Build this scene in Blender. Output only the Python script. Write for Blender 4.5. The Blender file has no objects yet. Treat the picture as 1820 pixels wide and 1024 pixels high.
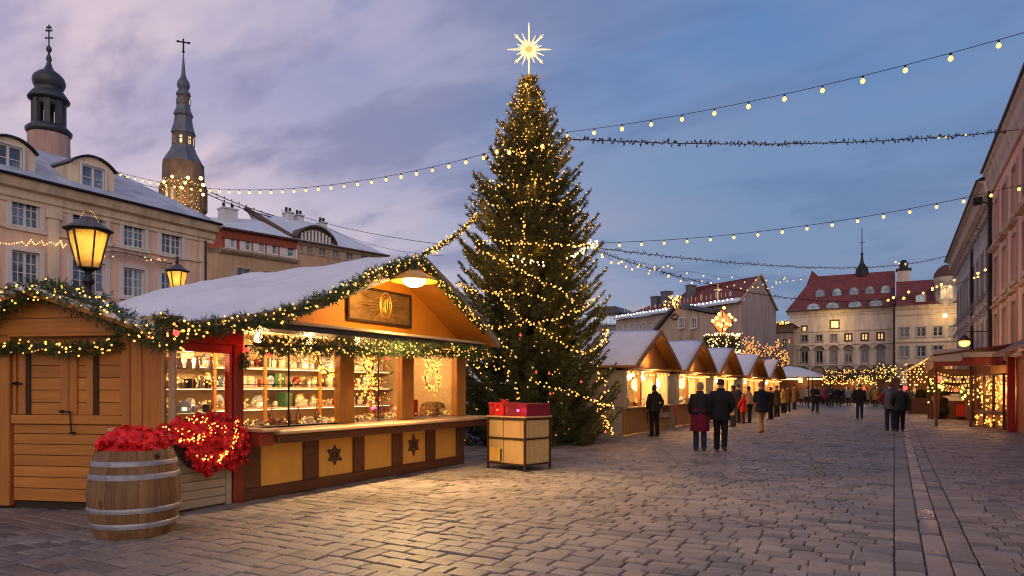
import bpy, bmesh, math, random
import numpy as np
from mathutils import Vector, Matrix, noise as mnoise
PI = math.pi
rnd = random.Random(7)
C = bpy.context.scene.collection
# ------------------------------------------------------------------ camera model
F, U0, HZ, CAMH = 1213.0, 910.0, 690.0, 1.6
YAW = math.atan(680.0 / F)
SY, CY = math.sin(YAW), math.cos(YAW)
def ray(u):
    a = (u - U0) / F
    return Vector((-SY + CY * a, CY + SY * a))
def at(u, v, D):
    r = ray(u)
    return Vector((r.x * D, r.y * D, CAMH + (HZ - v) * D / F))
def on_x(u, v, x):
    r = ray(u); return at(u, v, x / r.x)
def on_y(u, v, y):
    r = ray(u); return at(u, v, y / r.y)
def on_ground(u, v, z=0.0):
    return at(u, v, F * (CAMH - z) / (v - HZ))
CAM = Vector((0, 0, CAMH))

# ------------------------------------------------------------------ objects
def tag(o, label=None, cat=None, group=None, kind=None):
    if label: o['label'] = label
    if cat: o['category'] = cat
    if group: o['group'] = group
    if kind: o['kind'] = kind
    return o
def thing(name, label, cat, loc=(0, 0, 0), rz=0.0, group=None):
    o = bpy.data.objects.new(name, None); C.objects.link(o)
    o.empty_display_size = 0.2
    o.location = loc; o.rotation_euler = (0, 0, rz)
    return tag(o, label, cat, group)
def chain_matrix(p):
    m = Matrix.Identity(4)
    while p is not None:
        m = Matrix.LocRotScale(p.location, p.rotation_euler, p.scale) @ m
        p = p.parent
    return m
def link(name, me, parent=None, mats=()):
    o = bpy.data.objects.new(name, me); C.objects.link(o)
    if parent is not None: o.parent = parent
    for m in (mats if isinstance(mats, (list, tuple)) else [mats]):
        me.materials.append(m)
    return o
def copy_tree(o, parent=None):
    c = o.copy(); C.objects.link(c); c.parent = parent
    for ch in list(o.children): copy_tree(ch, c)
    return c

class MB:
    def __init__(s): s.v = []; s.f = []; s.m = []; s.sm = []
    def add(s, vs, fs, mi=0, smooth=False):
        b = len(s.v); s.v.extend([tuple(p) for p in vs])
        for f in fs:
            s.f.append([i + b for i in f]); s.m.append(mi); s.sm.append(smooth)
        return s
    def box(s, x0, x1, y0, y1, z0, z1, mi=0):
        if x0 > x1: x0, x1 = x1, x0
        if y0 > y1: y0, y1 = y1, y0
        if z0 > z1: z0, z1 = z1, z0
        vs = [(x0,y0,z0),(x1,y0,z0),(x1,y1,z0),(x0,y1,z0),(x0,y0,z1),(x1,y0,z1),(x1,y1,z1),(x0,y1,z1)]
        return s.add(vs, [(0,3,2,1),(4,5,6,7),(0,1,5,4),(1,2,6,5),(2,3,7,6),(3,0,4,7)], mi)
    def cbox(s, x0, x1, y0, y1, z0, z1, c=.008, mi=0):
        # box with chamfered vertical + horizontal edges (24 verts)
        if x0 > x1: x0, x1 = x1, x0
        if y0 > y1: y0, y1 = y1, y0
        if z0 > z1: z0, z1 = z1, z0
        c = min(c, (x1-x0)*.45, (y1-y0)*.45, (z1-z0)*.45)
        bm = bmesh.new()
        bmesh.ops.create_cube(bm, size=1)
        for v in bm.verts:
            v.co = Vector((x0 if v.co.x < 0 else x1, y0 if v.co.y < 0 else y1, z0 if v.co.z < 0 else z1))
        bmesh.ops.bevel(bm, geom=bm.edges[:], offset=c, segments=1, affect='EDGES')
        bm.verts.index_update()
        s.add([v.co[:] for v in bm.verts], [[v.index for v in f.verts] for f in bm.faces], mi)
        bm.free(); return s
    def obox(s, mtx, sx, sy, sz, mi=0):
        n = len(s.v); s.box(-sx/2, sx/2, -sy/2, sy/2, -sz/2, sz/2, mi)
        for i in range(n, len(s.v)): s.v[i] = tuple(mtx @ Vector(s.v[i]))
        return s
    def bar(s, a, b, w, h, mi=0, up=(0, 0, 1)):
        a, b = Vector(a), Vector(b); d = b - a; L = d.length
        if L < 1e-6: return s
        d.normalize(); u = Vector(up)
        if abs(d.dot(u)) > .98: u = Vector((1, 0, 0))
        x = d.cross(u).normalized(); z = x.cross(d)
        m = Matrix((x, d, z)).transposed().to_4x4(); m.translation = (a + b) / 2
        return s.obox(m, w, L, h, mi)
    def tube(s, pts, rad, n=8, mi=0, cap=True, smooth=True):
        pts = [Vector(p) for p in pts]
        if not isinstance(rad, (list, tuple)): rad = [rad] * len(pts)
        vs = []; N = len(pts); prev = None
        for i, p in enumerate(pts):
            t = (pts[min(i+1, N-1)] - pts[max(i-1, 0)])
            t = t.normalized() if t.length > 1e-9 else Vector((0, 0, 1))
            if prev is None:
                r = Vector((1, 0, 0)) if abs(t.x) < .8 else Vector((0, 1, 0))
                x = t.cross(r).normalized()
            else:
                x = (prev - t * prev.dot(t)); x = x.normalized() if x.length > 1e-6 else t.orthogonal().normalized()
            prev = x; y = t.cross(x)
            for k in range(n):
                a = 2 * PI * k / n
                vs.append(p + (x * math.cos(a) + y * math.sin(a)) * rad[i])
        fs = []
        for i in range(N - 1):
            for k in range(n):
                k2 = (k + 1) % n
                fs.append((i*n+k, i*n+k2, (i+1)*n+k2, (i+1)*n+k))
        s.add(vs, fs, mi, smooth)
        if cap:
            s.add(vs[:n], [tuple(range(n))[::-1]], mi); s.add(vs[-n:], [tuple(range(n))], mi)
        return s
    def lathe(s, prof, n=16, c=(0, 0, 0), mi=0, smooth=True, sx=1, sy=1, ph=0, cap=True):
        vs = []
        for (r, z) in prof:
            for k in range(n):
                a = 2*PI*k/n + ph
                vs.append((c[0] + r*math.cos(a)*sx, c[1] + r*math.sin(a)*sy, c[2] + z))
        fs = []
        for i in range(len(prof) - 1):
            for k in range(n):
                k2 = (k+1) % n
                fs.append((i*n+k, i*n+k2, (i+1)*n+k2, (i+1)*n+k))
        s.add(vs, fs, mi, smooth)
        if cap:
            if prof[0][0] > 1e-4: s.add(vs[:n], [tuple(range(n))[::-1]], mi)
            if prof[-1][0] > 1e-4: s.add(vs[-n:], [tuple(range(n))], mi)
        return s
    def prism(s, poly, axis, a0, a1, mi=0):
        # poly: list of 2D points; axis 'x': (y,z), 'y': (x,z), 'z': (x,y)
        def P(p, a):
            return (a, p[0], p[1]) if axis == 'x' else ((p[0], a, p[1]) if axis == 'y' else (p[0], p[1], a))
        n = len(poly)
        vs = [P(p, a0) for p in poly] + [P(p, a1) for p in poly]
        fs = [tuple(range(n))[::-1], tuple(range(n, 2*n))]
        for i in range(n):
            j = (i+1) % n; fs.append((i, j, n+j, n+i))
        return s.add(vs, fs, mi)
    def ico(s, c, r, sub=1, mi=0, smooth=True, sc=(1, 1, 1), jit=0.0):
        vs, fs = ICO[sub]
        out = []
        for p in vs:
            k = r * (1 + (rnd.uniform(-jit, jit) if jit else 0))
            out.append((c[0]+p[0]*k*sc[0], c[1]+p[1]*k*sc[1], c[2]+p[2]*k*sc[2]))
        return s.add(out, fs, mi, smooth)
    def mesh(s, name, world=None):
        me = bpy.data.meshes.new(name)
        vs = s.v
        if world is not None:
            inv = chain_matrix(world).inverted()
            vs = [tuple(inv @ Vector(p)) for p in vs]
        me.from_pydata(vs, [], s.f)
        me.polygons.foreach_set('material_index', s.m)
        me.polygons.foreach_set('use_smooth', s.sm)
        me.update(); return me
    def build(s, name, mats, parent=None, world=False, fix=True):
        me = s.mesh(name, parent if (world and parent is not None) else None)
        if fix:
            bm = bmesh.new(); bm.from_mesh(me)
            bmesh.ops.recalc_face_normals(bm, faces=bm.faces[:]); bm.to_mesh(me); bm.free()
        return link(name, me, parent, mats)
ICO = {}
for _s in (1, 2, 3):
    _b = bmesh.new(); bmesh.ops.create_icosphere(_b, subdivisions=_s, radius=1)
    _b.verts.index_update()
    ICO[_s] = ([v.co[:] for v in _b.verts], [[v.index for v in f.verts] for f in _b.faces]); _b.free()

# ------------------------------------------------------------------ materials
MATS = {}
def nt_new(name):
    m = bpy.data.materials.new(name); m.use_nodes = True
    nt = m.node_tree; b = nt.nodes['Principled BSDF']
    return m, nt, b
def N(nt, typ, **kw):
    n = nt.nodes.new(typ)
    for k, v in kw.items():
        if k.startswith('i_'):
            n.inputs[k[2:].replace('_', ' ')].default_value = v
        else: setattr(n, k, v)
    return n
def ramp(nt, fac, stops):
    r = nt.nodes.new('ShaderNodeValToRGB')
    e = r.color_ramp.elements
    while len(e) < len(stops): e.new(.5)
    for el, (p, c) in zip(e, stops):
        el.position = p; el.color = (*c, 1) if len(c) == 3 else c
    nt.links.new(fac, r.inputs['Fac']); return r
def sc(c, k): return tuple(min(1, x*k) for x in c)
def mat(name, col, rough=.7, var=.25, nscale=3.0, bump=.15, bscale=25.0, metal=0.0, spec=.4, island=0.0,
        stretch=(1, 1, 1), col2=None, coat=0.0):
    if name in MATS: return MATS[name]
    m, nt, b = nt_new(name); L = nt.links.new
    tc = N(nt, 'ShaderNodeTexCoord')
    mp = N(nt, 'ShaderNodeMapping'); mp.inputs['Scale'].default_value = stretch
    L(tc.outputs['Object'], mp.inputs['Vector'])
    n1 = N(nt, 'ShaderNodeTexNoise', i_Scale=nscale, i_Detail=6.0, i_Roughness=.6)
    L(mp.outputs['Vector'], n1.inputs['Vector'])
    c2 = col2 or sc(col, 1 + var)
    r = ramp(nt, n1.outputs['Fac'], [(.28, sc(col, 1 - var)), (.5, col), (.75, c2)])
    out = r.outputs['Color']
    if island:
        g = N(nt, 'ShaderNodeNewGeometry')
        mr = N(nt, 'ShaderNodeMapRange'); mr.inputs['To Min'].default_value = 1 - island; mr.inputs['To Max'].default_value = 1 + island
        L(g.outputs['Random Per Island'], mr.inputs['Value'])
        mx = N(nt, 'ShaderNodeVectorMath', operation='SCALE')
        L(out, mx.inputs[0]); L(mr.outputs['Result'], mx.inputs['Scale']); out = mx.outputs['Vector']
    L(out, b.inputs['Base Color'])
    b.inputs['Roughness'].default_value = rough; b.inputs['Metallic'].default_value = metal
    b.inputs['Specular IOR Level'].default_value = spec
    if coat: b.inputs['Coat Weight'].default_value = coat
    if bump:
        n2 = N(nt, 'ShaderNodeTexNoise', i_Scale=bscale, i_Detail=5.0, i_Roughness=.65)
        L(mp.outputs['Vector'], n2.inputs['Vector'])
        bp = N(nt, 'ShaderNodeBump'); bp.inputs['Strength'].default_value = bump; bp.inputs['Distance'].default_value = .02
        L(n2.outputs['Fac'], bp.inputs['Height']); L(bp.outputs['Normal'], b.inputs['Normal'])
    MATS[name] = m; return m
def wood(name, col, axis='x', rough=.55, island=.18, grain=1.0, spec=.35, dark=.55):
    """planed boards: long grain along an axis, knots, per-board tone"""
    if name in MATS: return MATS[name]
    m, nt, b = nt_new(name); L = nt.links.new
    tc = N(nt, 'ShaderNodeTexCoord'); g = N(nt, 'ShaderNodeNewGeometry')
    mp = N(nt, 'ShaderNodeMapping')
    s = {'x': (.5, 9, 9), 'y': (9, .5, 9), 'z': (9, 9, .5)}[axis]
    mp.inputs['Scale'].default_value = s
    off = N(nt, 'ShaderNodeVectorMath', operation='SCALE'); off.inputs['Scale'].default_value = 37.0
    cmb = N(nt, 'ShaderNodeCombineXYZ')
    for k in 'XYZ': L(g.outputs['Random Per Island'], cmb.inputs[k])
    L(cmb.outputs['Vector'], off.inputs[0])
    L(tc.outputs['Object'], mp.inputs['Vector'])
    ad = N(nt, 'ShaderNodeVectorMath', operation='ADD'); L(mp.outputs['Vector'], ad.inputs[0]); L(off.outputs['Vector'], ad.inputs[1])
    n1 = N(nt, 'ShaderNodeTexNoise', i_Scale=2.2*grain, i_Detail=8.0, i_Roughness=.62, i_Distortion=.6)
    L(ad.outputs['Vector'], n1.inputs['Vector'])
    r = ramp(nt, n1.outputs['Fac'], [(.25, sc(col, dark)), (.45, sc(col, .88)), (.62, col), (.8, sc(col, 1.22))])
    # knots
    vo = N(nt, 'ShaderNodeTexVoronoi', i_Scale=1.3); 
    mp2 = N(nt, 'ShaderNodeMapping'); mp2.inputs['Scale'].default_value = tuple(.6 + .25*min(x, 4) for x in s)
    L(tc.outputs['Object'], mp2.inputs['Vector']); L(mp2.outputs['Vector'], vo.inputs['Vector'])
    kr = ramp(nt, vo.outputs['Distance'], [(.03, (.25, .2, .16)), (.075, (1, 1, 1))])
    mk = N(nt, 'ShaderNodeMix', data_type='RGBA', blend_type='MULTIPLY'); mk.inputs['Factor'].default_value = .8
    L(r.outputs['Color'], mk.inputs[6]); L(kr.outputs['Color'], mk.inputs[7])
    # weather stains
    n3 = N(nt, 'ShaderNodeTexNoise', i_Scale=.9, i_Detail=4.0); L(tc.outputs['Object'], n3.inputs['Vector'])
    sr = ramp(nt, n3.outputs['Fac'], [(.3, (.72, .72, .74)), (.6, (1, 1, 1))])
    ms = N(nt, 'ShaderNodeMix', data_type='RGBA', blend_type='MULTIPLY'); ms.inputs['Factor'].default_value = .7
    L(mk.outputs[2], ms.inputs[6]); L(sr.outputs['Color'], ms.inputs[7])
    mr = N(nt, 'ShaderNodeMapRange'); mr.inputs['To Min'].default_value = 1-island; mr.inputs['To Max'].default_value = 1+island
    L(g.outputs['Random Per Island'], mr.inputs['Value'])
    mx = N(nt, 'ShaderNodeVectorMath', operation='SCALE'); L(ms.outputs[2], mx.inputs[0]); L(mr.outputs['Result'], mx.inputs['Scale'])
    L(mx.outputs['Vector'], b.inputs['Base Color'])
    b.inputs['Roughness'].default_value = rough; b.inputs['Specular IOR Level'].default_value = spec
    bp = N(nt, 'ShaderNodeBump'); bp.inputs['Strength'].default_value = .25; bp.inputs['Distance'].default_value = .006
    L(n1.outputs['Fac'], bp.inputs['Height']); L(bp.outputs['Normal'], b.inputs['Normal'])
    MATS[name] = m; return m
def emit(name, col, strength, sampling='AUTO', base=(.3, .2, .1)):
    if name in MATS: return MATS[name]
    m, nt, b = nt_new(name)
    b.inputs['Base Color'].default_value = (*base, 1)
    b.inputs['Emission Color'].default_value = (*col, 1)
    b.inputs['Emission Strength'].default_value = strength
    b.inputs['Roughness'].default_value = .3
    try: m.cycles.emission_sampling = sampling
    except Exception: pass
    MATS[name] = m; return m
def glass(name, tint=(.95, .95, .95), gloss=.12, rough=.02):
    if name in MATS: return MATS[name]
    m = bpy.data.materials.new(name); m.use_nodes = True; nt = m.node_tree; nt.nodes.clear(); L = nt.links.new
    o = N(nt, 'ShaderNodeOutputMaterial'); t = N(nt, 'ShaderNodeBsdfTransparent'); g = N(nt, 'ShaderNodeBsdfGlossy')
    t.inputs['Color'].default_value = (*tint, 1); g.inputs['Roughness'].default_value = rough
    lw = N(nt, 'ShaderNodeLayerWeight'); lw.inputs['Blend'].default_value = .25
    mr = N(nt, 'ShaderNodeMapRange'); mr.inputs['To Min'].default_value = gloss*.4; mr.inputs['To Max'].default_value = min(1, gloss*4)
    L(lw.outputs['Fresnel'], mr.inputs['Value'])
    mx = N(nt, 'ShaderNodeMixShader'); L(mr.outputs['Result'], mx.inputs['Fac']); L(t.outputs[0], mx.inputs[1]); L(g.outputs[0], mx.inputs[2])
    L(mx.outputs[0], o.inputs['Surface']); MATS[name] = m; return m
def window_pane(name, lit=None, strength=0.0, base=(.03, .04, .06)):
    """dark room behind glass with a hint of curtains; lit rooms give off light"""
    if name in MATS: return MATS[name]
    m, nt, b = nt_new(name); L = nt.links.new
    tc = N(nt, 'ShaderNodeTexCoord')
    wv = N(nt, 'ShaderNodeTexWave', i_Scale=5.0, i_Distortion=4.0, i_Detail=2.0); wv.bands_direction = 'X'
    n = N(nt, 'ShaderNodeTexNoise', i_Scale=.8, i_Detail=3.0)
    L(tc.outputs['Object'], wv.inputs['Vector']); L(tc.outputs['Object'], n.inputs['Vector'])
    r = ramp(nt, n.outputs['Fac'], [(.42, base), (.56, sc(base, 3.2))])
    mx = N(nt, 'ShaderNodeMix', data_type='RGBA', blend_type='MULTIPLY'); mx.inputs['Factor'].default_value = .6
    L(r.outputs['Color'], mx.inputs[6]); L(wv.outputs['Color'], mx.inputs[7])
    L(mx.outputs[2], b.inputs['Base Color'])
    b.inputs['Roughness'].default_value = .06; b.inputs['Specular IOR Level'].default_value = .9
    n2 = N(nt, 'ShaderNodeTexNoise', i_Scale=1.6, i_Detail=1.0); L(tc.outputs['Object'], n2.inputs['Vector'])
    bp = N(nt, 'ShaderNodeBump'); bp.inputs['Strength'].default_value = .1; bp.inputs['Distance'].default_value = .02
    L(n2.outputs['Fac'], bp.inputs['Height']); L(bp.outputs['Normal'], b.inputs['Normal'])
    if lit:
        r2 = ramp(nt, n.outputs['Fac'], [(.3, sc(lit, .25)), (.62, lit)])
        L(r2.outputs['Color'], b.inputs['Emission Color']); b.inputs['Emission Strength'].default_value = strength
    MATS[name] = m; return m
def needle_mat(name, a, c, rough=.6):
    if name in MATS: return MATS[name]
    m, nt, b = nt_new(name); L = nt.links.new
    g = N(nt, 'ShaderNodeNewGeometry'); tc = N(nt, 'ShaderNodeTexCoord')
    n = N(nt, 'ShaderNodeTexNoise', i_Scale=1.4, i_Detail=3.0); L(tc.outputs['Object'], n.inputs['Vector'])
    ad = N(nt, 'ShaderNodeMath', operation='ADD'); L(g.outputs['Random Per Island'], ad.inputs[0]); L(n.outputs['Fac'], ad.inputs[1])
    dv = N(nt, 'ShaderNodeMath', operation='MULTIPLY'); dv.inputs[1].default_value = .5; L(ad.outputs[0], dv.inputs[0])
    r = ramp(nt, dv.outputs[0], [(.2, a), (.8, c)]); L(r.outputs['Color'], b.inputs['Base Color'])
    b.inputs['Roughness'].default_value = rough; b.inputs['Specular IOR Level'].default_value = .3
    MATS[name] = m; return m

WARM = (1.0, .56, .20)
M_BULB = emit('fairy_bulb_glow', (1, .39, .07), 3.9, 'FRONT')
M_BULBW = emit('white_bulb_glow', (1, .66, .30), 4, 'NONE')
M_GLOBE = emit('festoon_globe_glow', (1, .48, .13), 2.9, 'FRONT')
M_RED = emit('red_bulb_glow', (1, .03, .03), 3.5, 'FRONT')
M_ICE = emit('cool_light_glow', (.75, .85, 1), 2.2, 'NONE')
M_LED = emit('led_strip_glow', (1, .68, .32), 4, 'FRONT')
M_CABLE = mat('black_cable', (.012, .012, .014), .6, 0, 3, 0)
M_IRON = mat('dark_iron', (.03, .028, .028), .5, .3, 8, .2, 40, .6)
M_SNOW = mat('roof_snow', (.70, .71, .77), .75, .10, 1.6, .6, 7, 0, .3)
M_BARK = mat('bark', (.08, .05, .035), .9, .4, 10, .8, 30)
M_NEEDLE = needle_mat('spruce_needles', (.030, .042, .013), (.135, .140, .036))
M_GARL = needle_mat('garland_needles', (.018, .045, .014), (.085, .14, .04))

def bulb_mesh(name, r, m, sub=1, stretch=1.0):
    b = MB(); b.ico((0, 0, 0), r, sub, sc=(1, 1, stretch)); me = b.mesh(name); me.materials.append(m); return me
BULB = bulb_mesh('bulb', .0125, M_BULB); BULB_T = bulb_mesh('bulb', .0175, M_BULB)
BULB_S = bulb_mesh('bulb', .0095, M_BULB)
BULB_L = bulb_mesh('bulb', .032, M_BULB)
BULB_W = bulb_mesh('bulb', .024, M_BULBW)
BULB_R = bulb_mesh('bulb', .03, M_RED)
def festoon_bulb(name, r, m):
    b = MB(); b.lathe([(.001, -1.15*r), (.6*r, -.98*r), (.95*r, -.5*r), (1*r, 0), (.8*r, .6*r), (.45*r, 1.0*r), (.40*r, 1.2*r)], 10, mi=0)
    b.lathe([(.5*r, 1.1*r), (.52*r, 1.9*r), (.3*r, 2.2*r), (.12*r, 2.6*r)], 8, mi=1)
    me = b.mesh(name); me.materials.append(m); me.materials.append(M_CABLE); return me
FEST = {}
def festoon(r):
    if r not in FEST: FEST[r] = festoon_bulb('bulb', r, M_GLOBE)
    return FEST[r]
def add_bulbs(root, pts, me, cap=100, name='bulb', s=(.8, 1.25)):
    inv = chain_matrix(root).inverted()
    pts = sorted([Vector(p) for p in pts], key=lambda p: (p - CAM).length)
    for p in pts[:cap]:
        o = bpy.data.objects.new(name, me); C.objects.link(o); o.parent = root
        o.location = inv @ p; k = rnd.uniform(*s); o.scale = (k, k, k)
    rest = pts[cap:]
    if rest:
        src_v = [tuple(v.co) for v in me.vertices]; src_f = [tuple(p.vertices) for p in me.polygons]
        b = MB()
        for p in rest:
            q = inv @ p; k = rnd.uniform(*s)
            b.add([(q.x+v[0]*k, q.y+v[1]*k, q.z+v[2]*k) for v in src_v], src_f, 0, True)
        o = b.build('fairy_lights', list(me.materials)[:1], root, fix=False); o['kind'] = 'stuff'
def bez(pts, n):
    """Catmull-Rom through points, n samples per span"""
    P = [Vector(p) for p in pts]; P = [P[0]*2 - P[1]] + P + [P[-1]*2 - P[-2]]
    out = []
    for i in range(1, len(P) - 2):
        for k in range(n):
            t = k / n; a, b, c, d = P[i-1], P[i], P[i+1], P[i+2]
            out.append(.5*((2*b) + (c-a)*t + (2*a-5*b+4*c-d)*t*t + (-a+3*b-3*c+d)*t**3))
    out.append(P[-2]); return out
def along(pts, step, start=0.0):
    """points every `step` metres along a polyline"""
    res = []; acc = start
    for a, b in zip(pts, pts[1:]):
        L = (b - a).length
        while acc <= L:
            res.append(a.lerp(b, acc / L)); acc += step
        acc -= L
    return res
def sag(a, b, s, n=24):
    a, b = Vector(a), Vector(b)
    return [a.lerp(b, i/n) - Vector((0, 0, s*4*(i/n)*(1-i/n))) for i in range(n+1)]
def needles(twigs, per, nl, nw, rng, spread=.9):
    """twigs: array (n,7) start xyz, dir xyz, length -> needle triangles"""
    T = np.asarray(twigs, dtype=np.float32); n = len(T)
    T = np.repeat(T, per, axis=0); M = len(T)
    t = rng.random(M).astype(np.float32)
    base = T[:, :3] + T[:, 3:6] * (T[:, 6] * t)[:, None]
    r = rng.normal(size=(M, 3)).astype(np.float32); r /= np.linalg.norm(r, axis=1)[:, None] + 1e-6
    d = T[:, 3:6] * (.75) + r * spread; d /= np.linalg.norm(d, axis=1)[:, None] + 1e-6
    q = rng.normal(size=(M, 3)).astype(np.float32); s = np.cross(d, q); s /= np.linalg.norm(s, axis=1)[:, None] + 1e-6
    L = nl * (.6 + .8 * rng.random(M).astype(np.float32))[:, None]
    W = nw * (.7 + .6 * rng.random(M).astype(np.float32))[:, None]
    V = np.empty((M, 3, 3), np.float32)
    V[:, 0] = base - s * W * .5; V[:, 1] = base + s * W * .5; V[:, 2] = base + d * L
    return V.reshape(-1, 3)
def tri_mesh(name, V):
    me = bpy.data.meshes.new(name); n = len(V); F_ = n // 3
    me.vertices.add(n); me.vertices.foreach_set('co', np.ascontiguousarray(V, dtype=np.float32).ravel())
    me.loops.add(n); me.loops.foreach_set('vertex_index', np.arange(n, dtype=np.int32))
    me.polygons.add(F_); me.polygons.foreach_set('loop_start', np.arange(0, n, 3, dtype=np.int32))
    try: me.polygons.foreach_set('loop_total', np.full(F_, 3, dtype=np.int32))
    except Exception: pass
    me.update(calc_edges=True); return me
def garland(label, pts, radius, dens, lights, cat='garland', group=None, nlen=.05, bulb=None, per=9, name='fir_garland', reds=0, tw=.75, cap=100, push=None):
    """a fir garland: stem, needle foliage and its fairy lights"""
    P = bez(pts, 10); L = sum((b-a).length for a, b in zip(P, P[1:]))
    base = P[len(P)//2]
    root = thing(name, label, cat, base, 0, group)
    rng = np.random.default_rng(int(L*1000) + len(pts)); tw_l = []
    S = along(P, L / max(2, int(L*dens)))
    for i, p in enumerate(S):
        a = S[max(0, i-1)]; b = S[min(len(S)-1, i+1)]; tdir = (b - a).normalized() if (b-a).length > 1e-6 else Vector((1, 0, 0))
        x = tdir.orthogonal().normalized(); y = tdir.cross(x)
        ph = rnd.uniform(0, 2*PI); k = rnd.uniform(0, .55)
        rad = radius * (1 + .25*mnoise.noise(p*2.3))
        d = (x*math.cos(ph) + y*math.sin(ph)); q = p + d*rad*k - base
        dd = (d + tdir*rnd.uniform(-.7, .7) + Vector((0, 0, rnd.uniform(-.35, .2)))).normalized()
        tw_l.append((*q, *dd, rad*rnd.uniform(.35, tw)))
    V = needles(tw_l, per, nlen, nlen*.22, rng)
    o = link('foliage', tri_mesh('foliage', V), root, M_GARL)
    st = MB(); st.tube([p - base for p in P], radius*.16, 6); st.build('stem', M_BARK, root, fix=False)
    bl = []
    for k in range(lights):
        p = S[rnd.randrange(len(S))]
        d = Vector((rnd.gauss(0, 1), rnd.gauss(0, 1), rnd.gauss(0, 1))).normalized()
        to = (CAM - p).normalized(); to.z *= .3
        d = (d + to*.9).normalized()
        bl.append(p + d * radius * rnd.uniform(.75, 1.05))
    if lights: add_bulbs(root, bl, bulb or BULB, cap)
    if reds:
        for k in range(reds):
            p = S[int((k+.5)/reds*len(S))]; to = (CAM - p).normalized()
            add_bulbs(root, [p + to*radius], BULB_R)
    return root
def light(name, loc, power, col=WARM, r=.08, parent=None, typ='POINT', rot=None, size=None):
    d = bpy.data.lights.new(name, typ); d.energy = power; d.color = col
    if typ == 'POINT': d.shadow_soft_size = r
    if typ == 'AREA':
        d.shape = 'RECTANGLE'; d.size, d.size_y = size
    o = bpy.data.objects.new(name, d); C.objects.link(o)
    if parent is not None:
        o.parent = parent; o.location = chain_matrix(parent).inverted() @ Vector(loc)
    else: o.location = loc
    if rot: o.rotation_euler = rot
    return o
# ================================================================== camera, render, sky
cam = bpy.data.cameras.new('camera'); co = bpy.data.objects.new('camera', cam); C.objects.link(co)
co.location = CAM; co.rotation_euler = (PI/2, 0, YAW)
cam.sensor_fit = 'HORIZONTAL'; cam.sensor_width = 36; cam.lens = 36 * F / 1820
cam.shift_y = (HZ - 512) / 1820; cam.clip_start = .1; cam.clip_end = 3000
scn = bpy.context.scene; scn.camera = co
scn.render.engine = 'CYCLES'
scn.view_settings.view_transform = 'Standard'; scn.view_settings.look = 'None'
scn.view_settings.exposure = 0; scn.view_settings.gamma = 1
scn.cycles.use_denoising = True; scn.cycles.max_bounces = 6; scn.cycles.diffuse_bounces = 3
scn.cycles.glossy_bounces = 3; scn.cycles.transparent_max_bounces = 10; scn.cycles.transmission_bounces = 4
scn.cycles.sample_clamp_indirect = 3.0; scn.cycles.caustics_reflective = False; scn.cycles.caustics_refractive = False
scn.cycles.use_light_tree = True; scn.cycles.filter_width = 1.15

SUN_EL, SUN_AZ = math.radians(4), math.radians(140)     # low glow behind the roofs
w = bpy.data.worlds.new('World'); scn.world = w; w.use_nodes = True
nt = w.node_tree; nt.nodes.clear(); L = nt.links.new
out = N(nt, 'ShaderNodeOutputWorld'); bg = N(nt, 'ShaderNodeBackground'); L(bg.outputs[0], out.inputs[0])
sky = N(nt, 'ShaderNodeTexSky', sky_type='NISHITA', sun_disc=False); sky.sun_elevation = math.radians(3); sky.sun_rotation = SUN_AZ
tc = N(nt, 'ShaderNodeTexCoord'); sep = N(nt, 'ShaderNodeSeparateXYZ'); L(tc.outputs['Generated'], sep.inputs[0])
def math_(op, a, b=None, c=None, clamp=False):
    n = N(nt, 'ShaderNodeMath', operation=op, use_clamp=clamp)
    for i, x in enumerate((a, b, c)):
        if x is None: continue
        if isinstance(x, (int, float)): n.inputs[i].default_value = x
        else: L(x, n.inputs[i])
    return n.outputs[0]
def mixc(f, a, b, bt='MIX'):
    n = N(nt, 'ShaderNodeMix', data_type='RGBA', blend_type=bt)
    if isinstance(f, (int, float)): n.inputs[0].default_value = f
    else: L(f, n.inputs[0])
    for i, x in ((6, a), (7, b)):
        if isinstance(x, tuple): n.inputs[i].default_value = (*x, 1)
        else: L(x, n.inputs[i])
    return n.outputs[2]
zz = math_('MAXIMUM', sep.outputs['Z'], 0.0)
# open dusk blue, and the lilac afterglow side
blue = ramp(nt, zz, [(.0, (.25, .31, .45)), (.12, (.205, .275, .44)), (.3, (.165, .27, .475)), (.5, (.095, .22, .48)), (1, (.06, .15, .40))]).outputs['Color']
lil = ramp(nt, zz, [(.0, (1.10, .80, .77)), (.14, (.93, .73, .77)), (.3, (.56, .46, .60)), (.5, (.34, .32, .53)), (1, (.20, .23, .44))]).outputs['Color']
ax = Vector((-.93, -.36))
side = math_('ADD', math_('MULTIPLY', sep.outputs['X'], ax.x), math_('MULTIPLY', sep.outputs['Y'], ax.y))
mr = N(nt, 'ShaderNodeMapRange', interpolation_type='SMOOTHSTEP'); mr.inputs['From Min'].default_value = -.22; mr.inputs['From Max'].default_value = .80
L(side, mr.inputs['Value'])
base = mixc(mr.outputs[0], blue, lil)
ns = N(nt, 'ShaderNodeVectorMath', operation='SCALE'); ns.inputs['Scale'].default_value = .010; L(sky.outputs['Color'], ns.inputs[0])
base = mixc(1.0, base, ns.outputs['Vector'], 'ADD')
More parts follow.
